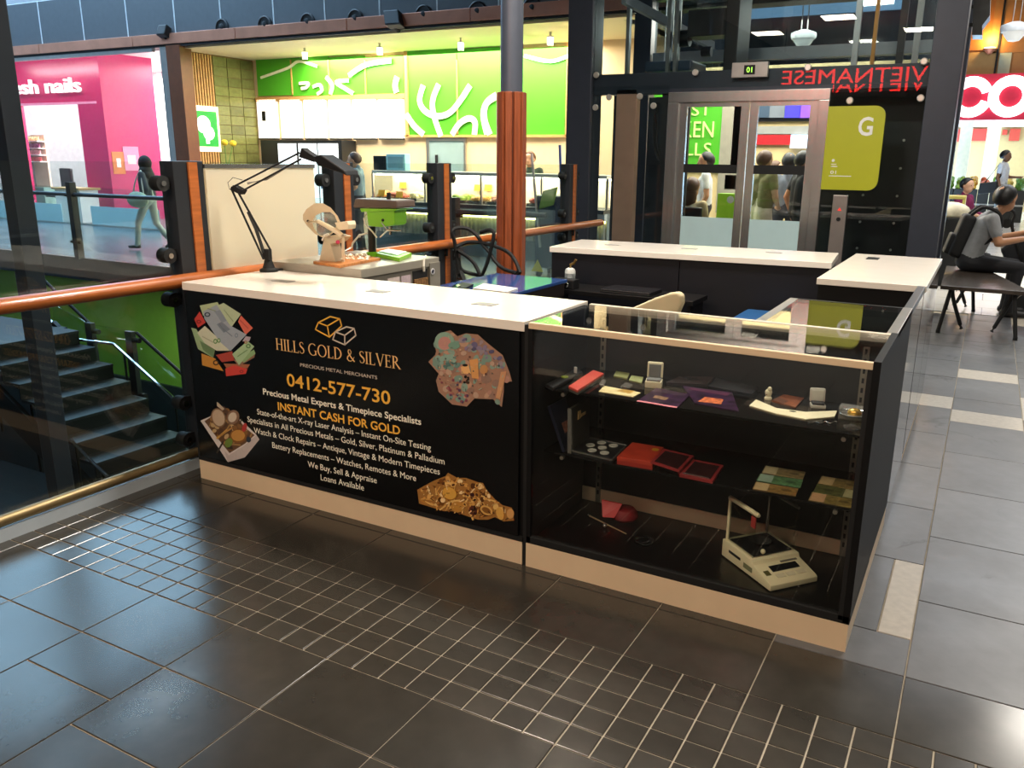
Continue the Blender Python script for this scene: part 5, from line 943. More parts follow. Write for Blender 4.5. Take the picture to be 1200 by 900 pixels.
# ================================================================== GRILL SHOP
GY = 11.05
def G(x, y, d=0.0): return PY(x, y, GY - d)
M_PEACH = mat('peach lit wall', '#f0d2a8', .6, var=.03); M_LEAF = mat('leaf green panel', '#4fae2a', .4, var=.06, vs=2); M_SWIRL = mat('pale swirl', '#f4f6d8', .5); M_OAK = mat('pale oak trim', '#c99a5e', .5, var=.15, vs=6, stretch=(1, 1, 8)); M_MENU = mat('lit menu board', '#f6f4ee', .5, emit='#fff8ea', es=1.3)
WG = struct(MB().box(-11.07, -1.6, GY, GY + .15, 0, 3.5).build('wall_shop', M_PEACH)); struct(MB().box(-11.2, -1.55, 9.06, GY + .2, 3.5, 3.6).build('ceiling_shop', mat('cream soffit', '#efd9ae', .6, var=.02)))
def pl(x0, x1, y0, y1, m, nm='panel', d=.04, th=.04, par=None):
    a, b = G(x0, y0, d), G(x1, y1, d); c = G(x1, y0, d); z1 = (a.z + c.z) / 2; return MB().box(a.x, c.x, GY - d, GY - d + th, b.z, z1).build(nm, m, par or WG)
for a, b in ((299, 340), (340, 384), (384, 427), (427, 473)): pl(a + .4, b - .4, 66, 111.5, M_LEAF)
for a, b in ((476, 535), (535, 600), (600, 664)): pl(a + .5, b - .5, 56, 158, M_LEAF)
pl(299, 474, 112, 115, M_OAK, 'oak_trim', .07, .05); pl(473, 476, 56, 160, M_OAK, 'oak_trim', .07, .05); pl(664, 668, 56, 160, M_OAK, 'oak_trim', .07, .05); pl(474, 668, 158, 161, M_OAK, 'oak_trim', .07, .05)
for a in (340, 384, 427, 535): pl(a - .5, a + .5, 70, 157 if a > 500 else 111, M_OAK, 'oak_trim', .06, .03)
SWN = [0]
def swirl(pts, ox, oy, wd=.055):
    q = smooth_pts([G(ox + a / 4, oy + b / 4, .055) for a, b in pts], 5); mb = MB(); L_, R_ = [], []
    for i, p in enumerate(q):
        d = (q[min(i + 1, len(q) - 1)] - q[max(i - 1, 0)]).normalized(); n_ = V((-d.z, 0, d.x)) * wd; L_.append(p + n_); R_.append(p - n_)
    SWN[0] += 1; n_ = len(q); o_ = V((0, -.012 - .002 * SWN[0], 0)); mb.add(L_ + R_ + [v + o_ for v in L_] + [v + o_ for v in R_], [f for i in range(n_ - 1) for f in ((2 * n_ + i, 2 * n_ + i + 1, 3 * n_ + i + 1, 3 * n_ + i), (i, i + 1, 2 * n_ + i + 1, 2 * n_ + i), (n_ + i, 3 * n_ + i, 3 * n_ + i + 1, n_ + i + 1))])
    mb.build('swirl', M_SWIRL, WG)
for c in ([(865, 400), (848, 470), (872, 520), (930, 545), (990, 528), (1040, 470), (1085, 400)], [(938, 395), (910, 470), (915, 540), (948, 640)], [(1000, 632), (1035, 580), (1080, 555), (1108, 575), (1105, 632)], [(785, 535), (820, 588), (868, 632)], [(1205, 455), (1160, 490), (1153, 560), (1178, 632)]): swirl(c, 280, 0)
swirl([(90, 445), (45, 480), (27, 540), (45, 630)], 560, 0); swirl([(220, 262), (340, 288), (430, 262)], 560, 0, .03)
for c, w_ in (([(105, 365), (230, 320), (285, 288), (370, 312)], .025), ([(285, 392), (325, 390), (320, 410), (295, 415)], .03), ([(350, 408), (380, 398), (392, 425), (370, 442)], .03), ([(412, 362), (440, 400), (432, 442)], .035), ([(520, 378), (460, 385), (500, 415), (540, 440)], .035), ([(745, 360), (735, 400), (742, 435)], .05), ([(520, 355), (600, 305), (720, 285)], .045)): swirl(c, 280, 0, w_)
mb_ = [300, 327, 355, 384, 412, 442, 474]
for i in range(6):
    a, b = G(mb_[i] + .8, 117, .06), G(mb_[i + 1] - .8, 162, .06); t = thing('menu_board', 'plain lit white menu board in the row under the green panels', 'menu board', V(((a.x + b.x) / 2, GY - .06, b.z)), 0, 'menu boards of the grill shop')
    MB().box(a.x, b.x, GY - .07, GY - .02, b.z, a.z).build('board_face', M_MENU, t); MB().box(a.x, b.x, GY - .08, GY - .02, b.z - .03, b.z).build('board_rail', M_RUBBER, t)
    if i == 0: t['label'] = 'lit white menu board with a small dark mark next to the olive tiles'; m_ = G(309, 136, .075); MB().box(m_.x - .05, m_.x + .05, GY - .078, GY - .068, m_.z - .1, m_.z + .1).build('dark_mark', M_RUBBER, t)
    if i == 5: t['label'] = 'lit white menu board with a pale framed inset beside the swirling green panel'; m_, q_ = G(449, 121, .075), G(467, 137, .075); MB().box(m_.x, q_.x, GY - .078, GY - .068, q_.z, m_.z).build('framed_inset', mat('pale inset', '#d6d6d2', .5, emit='#e8e8e4', es=.5), t)
fa, fb = G(303, 164, .5), G(398, 164, .5); FR = thing('drinks_fridge', 'black drinks fridge with three lit glass doors under the menu boards', 'fridge', V(((fa.x + fb.x) / 2, GY - .5, 0)))
MB().box(fa.x, fb.x, GY - .45, GY - .02, 0, fa.z).build('cabinet', M_BLACK, FR)
for a, b in ((324, 345), (348, 369), (371, 394)): p, q = G(a, 168, .5), G(b, 168, .5); d = MB().box(p.x, q.x, GY - .47, GY - .45, .2, p.z).build('door', mat('lit fridge door', '#e8f2f6', .3, emit='#eaf6ff', es=.9, var=.3, vs=8), FR); MB().box(p.x + .03, q.x - .1, GY - .475, GY - .47, .9, 1.0).build('stock_row', mat('stock', '#5a7a9a', .5, var=.6, vs=20), d)
da, db = G(504, 165), G(545, 165); D1 = struct(MB().box(da.x, db.x, GY - .03, GY - .01, 0, da.z).build('door_1', mat('grey blue doorway', '#8fa6a8', .5, var=.1, vs=2))); MB().box(da.x - .06, da.x, GY - .05, GY, 0, da.z + .06).box(db.x, db.x + .04, GY - .05, GY, 0, da.z + .06).box(da.x, db.x, GY - .05, GY, da.z, da.z + .06).build('door_frame', M_ALU, D1); MB().box(da.x + .15, da.x + .2, GY - .06, GY - .03, .8, 1.6).build('door_handle', M_RUBBER, D1)
for i, (a, b) in enumerate(((357, 60), (445, 57), (540, 53), (645, 44))):
    p = PY(a, b, 9.9); p.z = 3.5; t = thing('track_spot', 'small white cylindrical spot on the cream soffit of the grill shop', 'spotlight', p, 0, 'spots on the grill shop soffit'); MB().cyl(p, p - V((0, 0, .06)), .02, n=8).build('stem', M_ALU, t); MB().cyl(p - V((0, 0, .06)), p - V((0, 0, .2)), .05, n=12).build('can', mat('white spot can', '#f2efe8', .5), t)
# side wall with slats and olive tiles
SWX = -11.07; WS = struct(MB().box(SWX - .15, SWX, 9.0, GY + .2, 0, 3.5).build('wall_shop_side', mat('warm backing', '#8a6a42', .7)))
for k in range(14): MB().box(SWX, SWX + .05, 9.02 + k * .066, 9.06 + k * .066, 0, 3.48).build('slat', M_OAK, WS)
M_OLT = tile_mat('olive glazed tile', '#7d7f4c', .2, .2, .0)
for r_ in range(18):
    for k in range(3): y0 = 9.96 + k * .36 + (r_ % 2) * .0; MB().box(SWX, SWX + .02, y0 + .008, min(y0 + .352, GY - .01), .06 + r_ * .19, .24 + r_ * .19).build('tile', M_OLT, WS)
q = [PX(222.5, 129, SWX + .1), PX(250, 130, SWX + .1), PX(254, 172, SWX + .1), PX(226, 172, SWX + .1)]; ya, yb_, za, zb = q[0].y, q[1].y + .06, q[2].z, q[0].z
TS = thing('tree_sign', 'backlit green square sign with a white leafy shape on the slatted wall', 'sign', V((SWX + .1, ya, za))); MB().box(SWX + .05, SWX + .1, ya - .06, yb_ + .06, za - .1, zb + .1).build('light_box', mat('white light box', '#fff6d8', .5, emit='#fff2cc', es=1.6), TS); MB().box(SWX + .1, SWX + .115, ya, yb_, za, zb).build('green_face', mat('lit green face', '#1f9a3a', .5, emit='#1f9a3a', es=.6), TS)
mm = mat('lit white mark', '#ffffff', .5, emit='#ffffff', es=1.2); cy_, cz_ = (ya + yb_) / 2, (za + zb) / 2; hh = zb - za
MB().lathe([(hh * .25, 0), (hh * .25, .008)], V((SWX + .116, cy_ - hh * .05, cz_ + hh * .12)), 16, (1, 0, 0)).build('leaf_shape', mm, TS); MB().lathe([(hh * .2, 0), (hh * .2, .008)], V((SWX + .117, cy_ + hh * .12, cz_ - hh * .12)), 16, (1, 0, 0)).build('leaf_shape', mm, TS); MB().box(SWX + .116, SWX + .125, cy_ + .0, cy_ + .08, cz_ - hh * .42, cz_ - hh * .2).build('stem_shape', mm, TS)
pa, pb = PY(198, 60, 9.0), PY(214, 60, 9.0); struct(MB().box(pa.x, pb.x, 8.93, 9.2, 0, 3.55).build('trim_1', mat('brown pilaster', '#6e3f28', .4, .2, var=.1))); pa, pb = PY(189, 60, 9.0), PY(197, 60, 9.0); struct(MB().box(pa.x, pb.x, 8.96, 9.06, 0, 3.55).build('trim_2', M_ALU))
fl = PX(263, 190, -10.6); t = thing('flower_pot', 'white pot of two yellow flowers before the olive tiled wall', 'flowers', V((-10.6, fl.y, 1.1))); MB().box(-10.7, -10.5, fl.y - .12, fl.y + .2, 0, 1.1).build('stand', mat('pale stand', '#d8d4c8', .6), t); MB().lathe([(.05, 0), (.07, .16), (.06, .16), (.045, .01)], V((-10.6, fl.y + .05, 1.1)), 14).build('pot', M_NWP, t, smooth=True)
for k, (a, b) in enumerate(((263, 167), (273, 168))): p = PX(a, b, -10.6); MB().ball(p, .07, .07, .06).build('flower_head', mat('yellow petals', '#e8c02a', .6, var=.2, vs=30), t, smooth=True); MB().cyl(V((-10.6, fl.y + .05, 1.2)), p, .01, n=6).build('stem', mat('green stem', '#5a7a34', .6), t)
# ---- display counter
DCY = 8.8
def Cn(x, y, d=0.0): return PY(x, y, DCY + d)
c0, c1 = Cn(437, 240).x, -1.75; DC = thing('display_counter', 'long lit glass food display counter with a ribbed metal front', 'display counter', ((c0 + c1) / 2, DCY + .3, 0))
zr1, zr0, zl, zg = Cn(520, 252).z, Cn(520, 276).z, Cn(520, 238).z, Cn(520, 205).z
MB().box(c0, c1, DCY + .06, DCY + .8, 0, zl - .06).build('base', mat('steel blue base', '#5d6f78', .4, .2), DC)
mb = MB(); n_ = int((c1 - c0) / .075); vs = []; 
for i in range(n_ * 4 + 1):
    x = c0 + (c1 - c0) * i / (n_ * 4); d = .03 * (1 if i % 4 in (1, 2) else 0); vs += [(x, DCY + .05 - d, max(.12, zr0)), (x, DCY + .05 - d, zr1)]
mb.add(vs, [(2 * i, 2 * i + 2, 2 * i + 3, 2 * i + 1) for i in range(n_ * 4)]).build('ribbed_front', mat('ribbed zinc', '#9aa09c', .35, .6), DC); MB().box(c0, c1, DCY - .035, DCY - .005, zr1 - .0, zr1 + .03).build('light_strip', mat('warm led strip', '#fff0a0', .5, emit='#ffe680', es=22), DC)
MB().box(c0 - .02, c1, DCY - .08, DCY + .8, zl - .06, zl).build('ledge', mat('dark ledge', '#3a4246', .35, .3), DC, bevel=.005); MB().box(c0 - .02, c1, DCY - .04, DCY + .06, zr1 + .03, zl - .06).build('fascia_band', mat('pale band', '#a9b4b8', .4, .2), DC)
MB().box(c0, c1, DCY + .02, DCY + .03, zl, zg).build('front_glass', M_CLG, DC); MB().box(c0, c1, DCY, DCY + .6, zg, zg + .05).build('top_shelf', mat('pale shelf edge', '#c9c6ba', .4, .1), DC); MB().box(c0, c1, DCY + .1, DCY + .5, zg - .03, zg - .005).build('case_lamp', mat('case lamp', '#fff4dc', .5, emit='#fff0d4', es=13), DC)
MB().box(c0, c1, DCY + .56, DCY + .6, zl, zg).build('bright_backing', mat('cream bright backing', '#f0e2c8', .5), DC)  # pale backing added to make the case interior look bright
for k in range(5): x = c0 + (c1 - c0) * k / 4; MB().box(x - .015, x + .015, DCY + .01, DCY + .05, zl, zg).build('glass_post', M_ALU, DC)
rnd = random.Random(11); foods = [('#c8884a', 'golden fried'), ('#b0503a', 'red glazed'), ('#e2d2a0', 'pale rice'), ('#7d9a3c', 'leafy salad'), ('#d8a858', 'yellow curry'), ('#a86a50', 'brown roast'), ('#e0705a', 'pink ham'), ('#efe6cc', 'white cheese')]
xs_ = [444, 463, 482, 537, 557, 577, 626, 645]
for i, (col, nm) in enumerate(foods):
    p = Cn(xs_[i] + 6, 230, .28); x = p.x; t = thing('food_tray', f'steel tray of {nm} food in the lit display counter', 'food tray', V((x, p.y, zl)), 0, 'food trays in the display counter'); MB().box(x - .13, x + .13, DCY + .1, DCY + .5, zl, zl + .05).build('tray', M_STEEL, t)
    mb = MB()
    for k in range(14): mb.ball((x + rnd.uniform(-.07, .07), DCY + rnd.uniform(.14, .45), zl + .06 + rnd.uniform(0, .05)), .06, .06, .045, 8, 5)
    o = mb.build('food', mat('food ' + nm, col, .5, var=.35, vs=14), t, smooth=True); o['kind'] = 'stuff'
for i, (a, b) in enumerate(((472, 217), (468, 228), (560, 220), (572, 220), (447, 226))):      # two stand before the trays, three behind the food
    dd = .06 if b > 222 else .53; p = Cn(a, b, dd); t = thing('price_ticket', 'yellow price ticket on a thin pin inside the lit display counter', 'price ticket', V((p.x, p.y, zl)), 0, 'price tickets in the display counter')
    MB().obox(p, V((.07, 0, 0)), V((0, .012, .05)), V((0, -.003, .001))).build('card', mat('yellow ticket', '#f0b020', .5), t); MB().cyl(V((p.x, p.y, zl)), p, .004, n=6).build('pin', M_ALU, t)
for a, b, w_, h_, col, nm, lb in ((447, 198, .13, .14, '#23282a', 'till', 'dark till screen standing on the display counter'), (466, 199, .2, .16, '#8fc4cc', 'box', 'pale blue box standing on the display counter')):
    p = Cn(a, 204, .3); t = thing(nm, lb, nm, V((p.x, p.y, zg + .05))); MB().box(p.x - w_, p.x + w_, p.y - .05, p.y + .1, zg + .05, zg + .05 + h_ * 1.7).build('case_body', mat('c' + col, col, .4), t, bevel=.01); MB().box(p.x - w_ * .8, p.x + w_ * .8, p.y - .055, p.y - .05, zg + .09, zg + .05 + h_ * 1.4).build('front_face', mat('d' + col, tuple(v * .6 for v in lin(col)), .3), t)
# cleaning cart
q = PZ(643, 325, 0); CC = thing('cleaning_cart', 'dark blue cleaning cart with mop handles beside the lift', 'cart', q); wx = .2
MB().box(q.x - wx, q.x + wx, q.y - .05, q.y + .4, .12, 1.08).build('cart_body', mat('deep blue plastic', '#17344e', .4, var=.1), CC, bevel=.03); a = PY(641, 232, q.y - .06)
MB().obox(a + V((.02, 0, 0)), V((.11, 0, .03)), V((0, .02, 0)), V((.03, 0, .12))).build('green_dustpan', mat('green dustpan', '#79a04c', .5), CC, bevel=.03); a = PY(630, 312, q.y - .06); MB().poly([a + V((-.09, 0, -.07)), a + V((.09, 0, -.07)), a + V((0, 0, .09))], .01, (0, -1, 0)).build('caution_triangle', mat('yellow warning', '#d8c83a', .5), CC)
for x0, y0, x1, y1, m_ in ((623, 180, 633, 290, M_ALU), (656, 170, 659, 260, mat('blue handle', '#3f62b8', .4))): MB().cyl(PY(x0, y0, q.y - .08), PY(x1, y1, q.y - .08), .018, n=8).build('mop_handle', m_, CC)
for a in (-wx + .05, wx - .05):
    for b in (0, .33): MB().cyl((q.x + a - .02, q.y + b, .06), (q.x + a + .02, q.y + b, .06), .06, n=14).bar((q.x + a, q.y + b, .06), (q.x + a, q.y + b, .13), .03, .03, (0, 1, 0)).build('wheel', M_RUBBER, CC)
# ================================================================== NAIL SHOP
NY = 10.0
def N(x, y, d=0.0): return PY(x, y, NY + d)
M_PINK = mat('hot pink gloss', '#c2185b', .25, var=.04); xl, xr = N(-40, 90).x, N(118, 90).x; z1, z0 = N(60, 66).z, N(60, 122).z
WN = struct(MB().box(xl, N(111, 90).x, NY, NY + .2, z0, z1 + .3).build('wall_nail', M_PINK)); MB().box(N(97, 160).x, xr, NY - .03, NY + .25, 0, z1 + .3).build('jamb', M_PINK, WN); MB().box(N(14, 160).x, N(23, 160).x, NY, NY + .2, 0, z0).build('jamb', M_PINK, WN); MB().box(xl, N(111, 90).x, NY - .04, NY, z0 - .02, z0 + .03).build('lintel_trim', mat('pale pink trim', '#e890b4', .4), WN)
yr = 11.35; RW = struct(MB().box(xr - .15, xr, NY + .25, yr, 0, z1 + .3).build('wall_nail_return', M_PINK)); M_NWH = mat('bright white wall', '#f5f2f0', .6, var=.02)
struct(MB().box(-20, -11.3, 13.6, 13.8, 0, 3.8).box(-11.35, -11.22, 9.2, 13.6, 0, 3.8).build('wall_nail_back', M_NWH)); struct(MB().box(-20, -11.2, 9.1, 13.8, 3.72, 3.8).build('ceiling_nail', M_NWH))
text('fresh nails', mat('white letter', '#ffffff', .4, emit='#ffffff', es=.7), V((N(2, 112, -.06).x, NY - .06, N(60, 109, -.06).z)), X3, Z3, N(60, 92).z - N(60, 109).z, N(97, 100).x - N(2, 100).x, 'L', WN, .05, 'lettering', .008)
for a, b, col, zz0, zz1 in ((134, 145, '#d8783a', 178, 204), (147, 162, '#e88aa8', 172, 200)):
    p, q = PX(a, zz1, xr + .02), PX(b, zz0, xr + .02); t = thing('poster', ('orange' if col[1:3] == 'd8' else 'pale pink') + ' poster on the hot pink side wall of the nail shop', 'poster', p); MB().box(xr, xr + .012, p.y, q.y, p.z, q.z).build('sheet', mat('poster ' + col, col, .5, var=.1), t); MB().box(xr + .012, xr + .016, p.y + .1, q.y - .1, p.z + .15, p.z + .35).build('picture', mat('poster picture', '#f6e0d8', .5, var=.3), t)
a, b = N(26, 158, 1.2), N(47, 190, 1.2); t = thing('polish_rack', 'white rack of small bottles inside the nail shop', 'rack', V((a.x, a.y, 0))); MB().box(a.x, b.x, a.y + .2, a.y + .25, .6, a.z).build('rack_back', mat('rack back', '#cdb8a0', .5), t)
for k in range(4):
    zk = b.z + (a.z - b.z) * k / 4; MB().box(a.x, b.x, a.y, a.y + .22, zk, zk + .02).build('shelf', M_NWH, t); mb = MB()
    for j in range(9): mb.cyl((a.x + .06 + j * (b.x - a.x - .1) / 9, a.y + .1, zk + .02), (a.x + .06 + j * (b.x - a.x - .1) / 9, a.y + .1, zk + .13), .022, .015, 8)
    mb.build('bottle_row', mat(f'polish {k}', ('#c05a5a', '#d8a0a0', '#8a5a7a', '#e0c090')[k], .3, var=.6, vs=30), t)['kind'] = 'stuff'
MB().box(a.x - .05, b.x + .05, a.y - .03, a.y + .3, 0, .62).build('cupboard', mat('grey green cupboard', '#6f8a84', .5), t)
for i, (a, b, lb) in enumerate(((70, 250, 'black salon chair by the pink door jamb'), (104, 252, 'black salon chair beside the white manicure desk'))):
    p = PZ(a, b, 0); p.y = 10.9; p = V((PY(a, 225, 10.9).x, 10.9, 0)); t = thing('salon_chair', lb, 'chair', p); MB().box(p.x - .25, p.x + .25, p.y - .25, p.y + .25, .42, .52).build('seat', M_BLACK, t, bevel=.03); MB().box(p.x - .24, p.x + .24, p.y + .2, p.y + .28, .55, 1.15).build('backrest', M_BLACK, t, bevel=.05); MB().cyl(p, p + V((0, 0, .45)), .04, n=10).build('pedestal', M_CHROME, t); MB().cyl(p, p + V((0, 0, .03)), .26, n=16).build('foot_disc', M_CHROME, t)
p = V((PY(95, 240, 9.6).x, 9.5, 0)); t = thing('manicure_desk', 'white manicure desk with a pale timber top in the nail shop', 'desk', p); MB().box(p.x - .45, p.x + .45, 9.3, 9.75, 0, .72).build('desk_body', M_NWH, t); MB().box(p.x - .5, p.x + .5, 9.25, 9.8, .72, .77).build('desk_top', M_OAK, t, bevel=.01)
# shop window with frosted bands
wa, wb = PY(-60, 150, 9.0).x, PY(189, 150, 9.0).x; W1_ = struct(MB().box(wa, wb, 9.0, 9.012, .02, 3.5).build('window_1', M_CGLASS)); 
for a, b in ((-60, 76), (110, 189)): p, q = PY(a, 270, 9.0).x, PY(b, 270, 9.0).x; MB().box(p, q, 8.985, 8.998, .02, .42).build('frosted_band', M_FROST, W1_)
MB().box(wa, wb, 8.97, 9.03, 3.46, 3.53).build('window_frame', M_ALU, W1_); MB().box(wa, wb, 8.97, 9.03, 0, .03).build('window_frame', M_ALU, W1_)
# ================================================================== HALL SEEN THROUGH THE LIFT
WH = struct(MB().box(-1.55, 2.4, GY, GY + .15, 0, 3.0).build('wall_hall', mat('warm cream wall', '#e8cf98', .6, var=.04)))
a, b = G(780, 118), G(847, 190); MB().box(a.x - .3, b.x, GY - .05, GY, b.z - .15, a.z + .3).build('green_panel', M_LEAF, WH); M_LIMET = mat('pale lime letter', '#c8e88a', .5, emit='#c8e88a', es=.3)
for s_, yb__, hpx, x0_, x1_ in (('EST', 135.5, 13, 800, 833), ('KEN', 161, 19, 799, 836), ('ILLS', 182, 15, 798, 833)): p, q = G(x0_, yb__, .06), G(x1_, yb__, .06); text(s_, M_LIMET, V((p.x, GY - .06, p.z)), X3, Z3, G(815, yb__ - hpx).z - G(815, yb__).z, q.x - p.x, 'L', WH, .01, 'lettering')
for x0_, x1_, y0_, y1_, m_, nm in ((848, 861, 110, 250, mat('grey beige pilaster', '#9a9484', .5), 'pilaster'), (862, 878, 110, 200, mat('signal red panel', '#b8242c', .4), 'panel'), (884, 962, 100, 142, mat('black header', '#15161c', .3), 'header_panel'), (884, 962, 148, 157, mat('grey bar', '#9a9a96', .4), 'header_panel'), (884, 962, 158, 170, mat('signal red panel', '#b8242c', .4), 'panel'), (850, 965, 205, 225, mat('dark counter', '#3a2c24', .5, var=.3), 'counter_band')):
    a, b = G(x0_, y0_, .05), G(x1_, y1_, .05); MB().box(a.x, b.x, GY - .06, GY - .01, b.z, a.z).build(nm, m_, WH)
for i in range(4): p = G(893 + i * 18, 130, .08); MB().box(p.x - .12, p.x + .12, GY - .09, GY - .06, p.z - .1, p.z + .12).build('screen', mat(f'header screen {i}', ('#3a4a5c', '#6a7078', '#3c34c0', '#7a4ab8')[i], .4, emit=('#2a3a4c', '#50565e', '#3c34e0', '#7a4ae8')[i], es=.8), WH)
p = G(930, 172, .08); MB().box(p.x - .05, p.x + .25, GY - .1, GY - .06, p.z - .02, p.z + .18).build('light_sign', mat('blue white sign', '#cfe0ff', .5, emit='#cfe4ff', es=2), WH)
a = PY(852, 240, 8.0); t = thing('pillar_box', 'lime notice box with a round white emblem behind the lift', 'notice box', V((a.x, 8.0, 0))); MB().box(a.x - .13, a.x + .13, 8.0, 8.2, 0, PY(852, 227, 8.0).z).build('box_body', mat('lime notice', '#8fbf2a', .5, emit='#8fbf2a', es=.25), t); MB().lathe([(.045, 0), (.045, .006), (.03, .006), (.03, .004), (0, .004)], PY(856, 234, 7.998), 16, (0, -1, 0)).build('emblem', M_WPR, t)
# ================================================================== SUPERMARKET
KY_ = 26.0
def K_(x, y, d=0.0): return PY(x, y, KY_ - d)
sx0, sx1 = K_(1098, 88).x, 9.0; zt, zb_ = K_(1150, 88).z, K_(1150, 141).z
WK = struct(MB().box(-2, 9, KY_, KY_ + .3, zt, 7.2).build('wall_supermarket', mat('tan upper wall', '#a8753c', .6, var=.08, vs=1)))
struct(MB().box(-2, 9, 32, 32.2, 0, 5).build('wall_supermarket_back', mat('warm white wall', '#bfa26e', .6, var=.04))); struct(MB().box(-2, 9, KY_, 32, zb_ + .05, zb_ + .15).build('ceiling_supermarket', mat('white shop ceiling', '#f4f0e6', .6)))
struct(MB().box(2.776, 9, 7.3, 32, -.002, .004).build('floor_glare', hall_floor_mat('hall floor store glare', '#b9b6b0', .6, .6, .2)))  # store glare on the hall floor put into this paler layer's colour
for x0_, x1_, y0_, y1_, m_ in ((1126, 1140, 5, 62, '#9aa08a'), (1141, 1172, -30, 58, '#b06a2c'), (1176, 1230, -30, 60, '#a87038'), (1110, 1168, 63, 87, '#a8834e'), (1172, 1186, 62, 87, '#a6ac98'), (1188, 1240, 62, 87, '#94683a')):
    a, b = K_(x0_, y0_), K_(x1_, y1_); MB().box(a.x, K_(x1_, y0_).x, KY_ - .05, KY_, b.z, a.z).build('panel', mat('wall panel ' + m_, m_, .6, var=.06), WK)
MB().box(K_(1172.5, 30).x, K_(1175, 30).x, KY_ - .08, KY_, zt, 7.2).build('joint_strip', M_RUBBER, WK)
SGN = thing('supermarket_sign', 'long red fascia sign with large lit white round letters', 'sign', (4, KY_ - .3, zb_)); MB().box(sx0, sx1, KY_ - .3, KY_ - .02, zb_, zt).build('red_fascia', mat('sign red', '#a80f30', .4, emit='#d4143c', es=.12), SGN)
rz = (zt - zb_) * .45; cz = (zt + zb_) / 2; ML = mat('lit white letter', '#ffffff', .4, emit='#fff4f4', es=3.0)
def ringl(cx, a0, a1, nm):
    mb = MB(); n_ = 32; ro, ri = rz, rz * .52; P_ = [(math.cos(math.radians(a0 + (a1 - a0) * i / n_)), math.sin(math.radians(a0 + (a1 - a0) * i / n_))) for i in range(n_ + 1)]
    for i in range(n_): c, s = P_[i]; c2, s2 = P_[i + 1]; mb.poly([(cx + c * ro, KY_ - .3, cz + s * ro), (cx + c2 * ro, KY_ - .3, cz + s2 * ro), (cx + c2 * ri, KY_ - .3, cz + s2 * ri), (cx + c * ri, KY_ - .3, cz + s * ri)], .12, (0, -1, 0))
    mb.build(nm, ML, SGN)
ringl(K_(1138, 114).x, 18, 342, 'letter'); ringl(K_(1184, 114).x, 0, 360, 'letter')
a = K_(1160, 57, .15); t = thing('wall_uplight', 'small bronze uplighter glowing on the tan upper wall', 'light', a); MB().lathe([(.05, -.15), (.2, 0), (.18, .0), (.04, -.12)], a, 16).build('bowl', M_COPPER, t, smooth=True); MB().lathe([(.0, .0), (.15, .0), (.15, .03), (0, .04)], a, 16).build('lamp', mat('uplight lamp', '#ffd890', .5, emit='#ffcf80', es=14), t)
up = bpy.data.lights.new('uplight', 'POINT'); up.energy = 60; up.color = (1, .65, .25); up.shadow_soft_size = .1; uo = bpy.data.objects.new('uplight', up); COL.objects.link(uo); uo.location = a + V((0, -.1, .25))
area('store_lamp', (4.5, 29, zb_ - .1), 8, 4, 130, (1.0, .93, .76))
for i, (x0_, x1_, y0_, y1_, m_) in enumerate(((1110, 1132, 152, 166, '#d83a2c'), (1134, 1160, 151, 165, '#d83a2c'), (1175, 1180, 152, 158, '#c8402c'), (1184, 1194, 151, 165, '#c8402c'))):
    a, b = PY(x0_, y0_, 31.9), PY(x1_, y1_, 31.9); MB().box(a.x, b.x, 31.85, 31.99, b.z, a.z).build('red_banner', mat('red banner ' + m_, m_, .5), bpy.data.objects['wall_supermarket_back'])
a, b = K_(1127, 142, -1), K_(1131, 200, -1); struct(MB().box(a.x, b.x + .05, KY_ + 1, KY_ + 1.2, 0, zb_ + .1).build('trim_3', mat('cream post', '#e8d8b8', .5))); a, b = K_(1158, 142, -1), K_(1166, 200, -1); struct(MB().box(a.x, b.x, KY_ + 2.5, KY_ + 2.8, 0, zb_ + .1).build('trim_4', mat('cream post', '#e8d8b8', .5)))
rnd = random.Random(5); cols = ['#6f9a34', '#9ab04a', '#d8a83a', '#c85a34', '#7fae3e', '#e0c468', '#5f8a30']
for i in range(7):
    a = PY(1112 + i * 14, 215, 25.2); t = thing('produce_bin', ['dark produce bin heaped with bright green leaves', 'dark produce bin heaped with pale green cabbages', 'dark produce bin heaped with yellow fruit', 'dark produce bin heaped with orange red fruit', 'dark produce bin heaped with fresh green herbs', 'dark produce bin heaped with cream coloured melons', 'dark produce bin heaped with deep green cucumbers'][i] + ' in the supermarket', 'produce bin', V((a.x, 25.2, 0)), 0, 'produce bins of the supermarket'); zt_ = PY(1150, 222, 25.2).z
    MB().box(a.x - .145, a.x + .145, 24.9, 25.8, 0, zt_).build('bin', mat('dark bin', '#26241f', .5, var=.1), t); mb = MB()
    for k in range(22): mb.ball((a.x + rnd.uniform(-.055, .055), 25.3 + rnd.uniform(-.3, .3), zt_ + rnd.uniform(.02, .3)), .085, .1, .09, 8, 5)
    mb.build('produce', mat('produce ' + cols[i], cols[i], .5, var=.35, vs=6), t, smooth=True)['kind'] = 'stuff'
    MB().box(a.x - .145, a.x + .145, 24.88, 24.9, .45, .5).build('bin_strip', M_ALU, t)
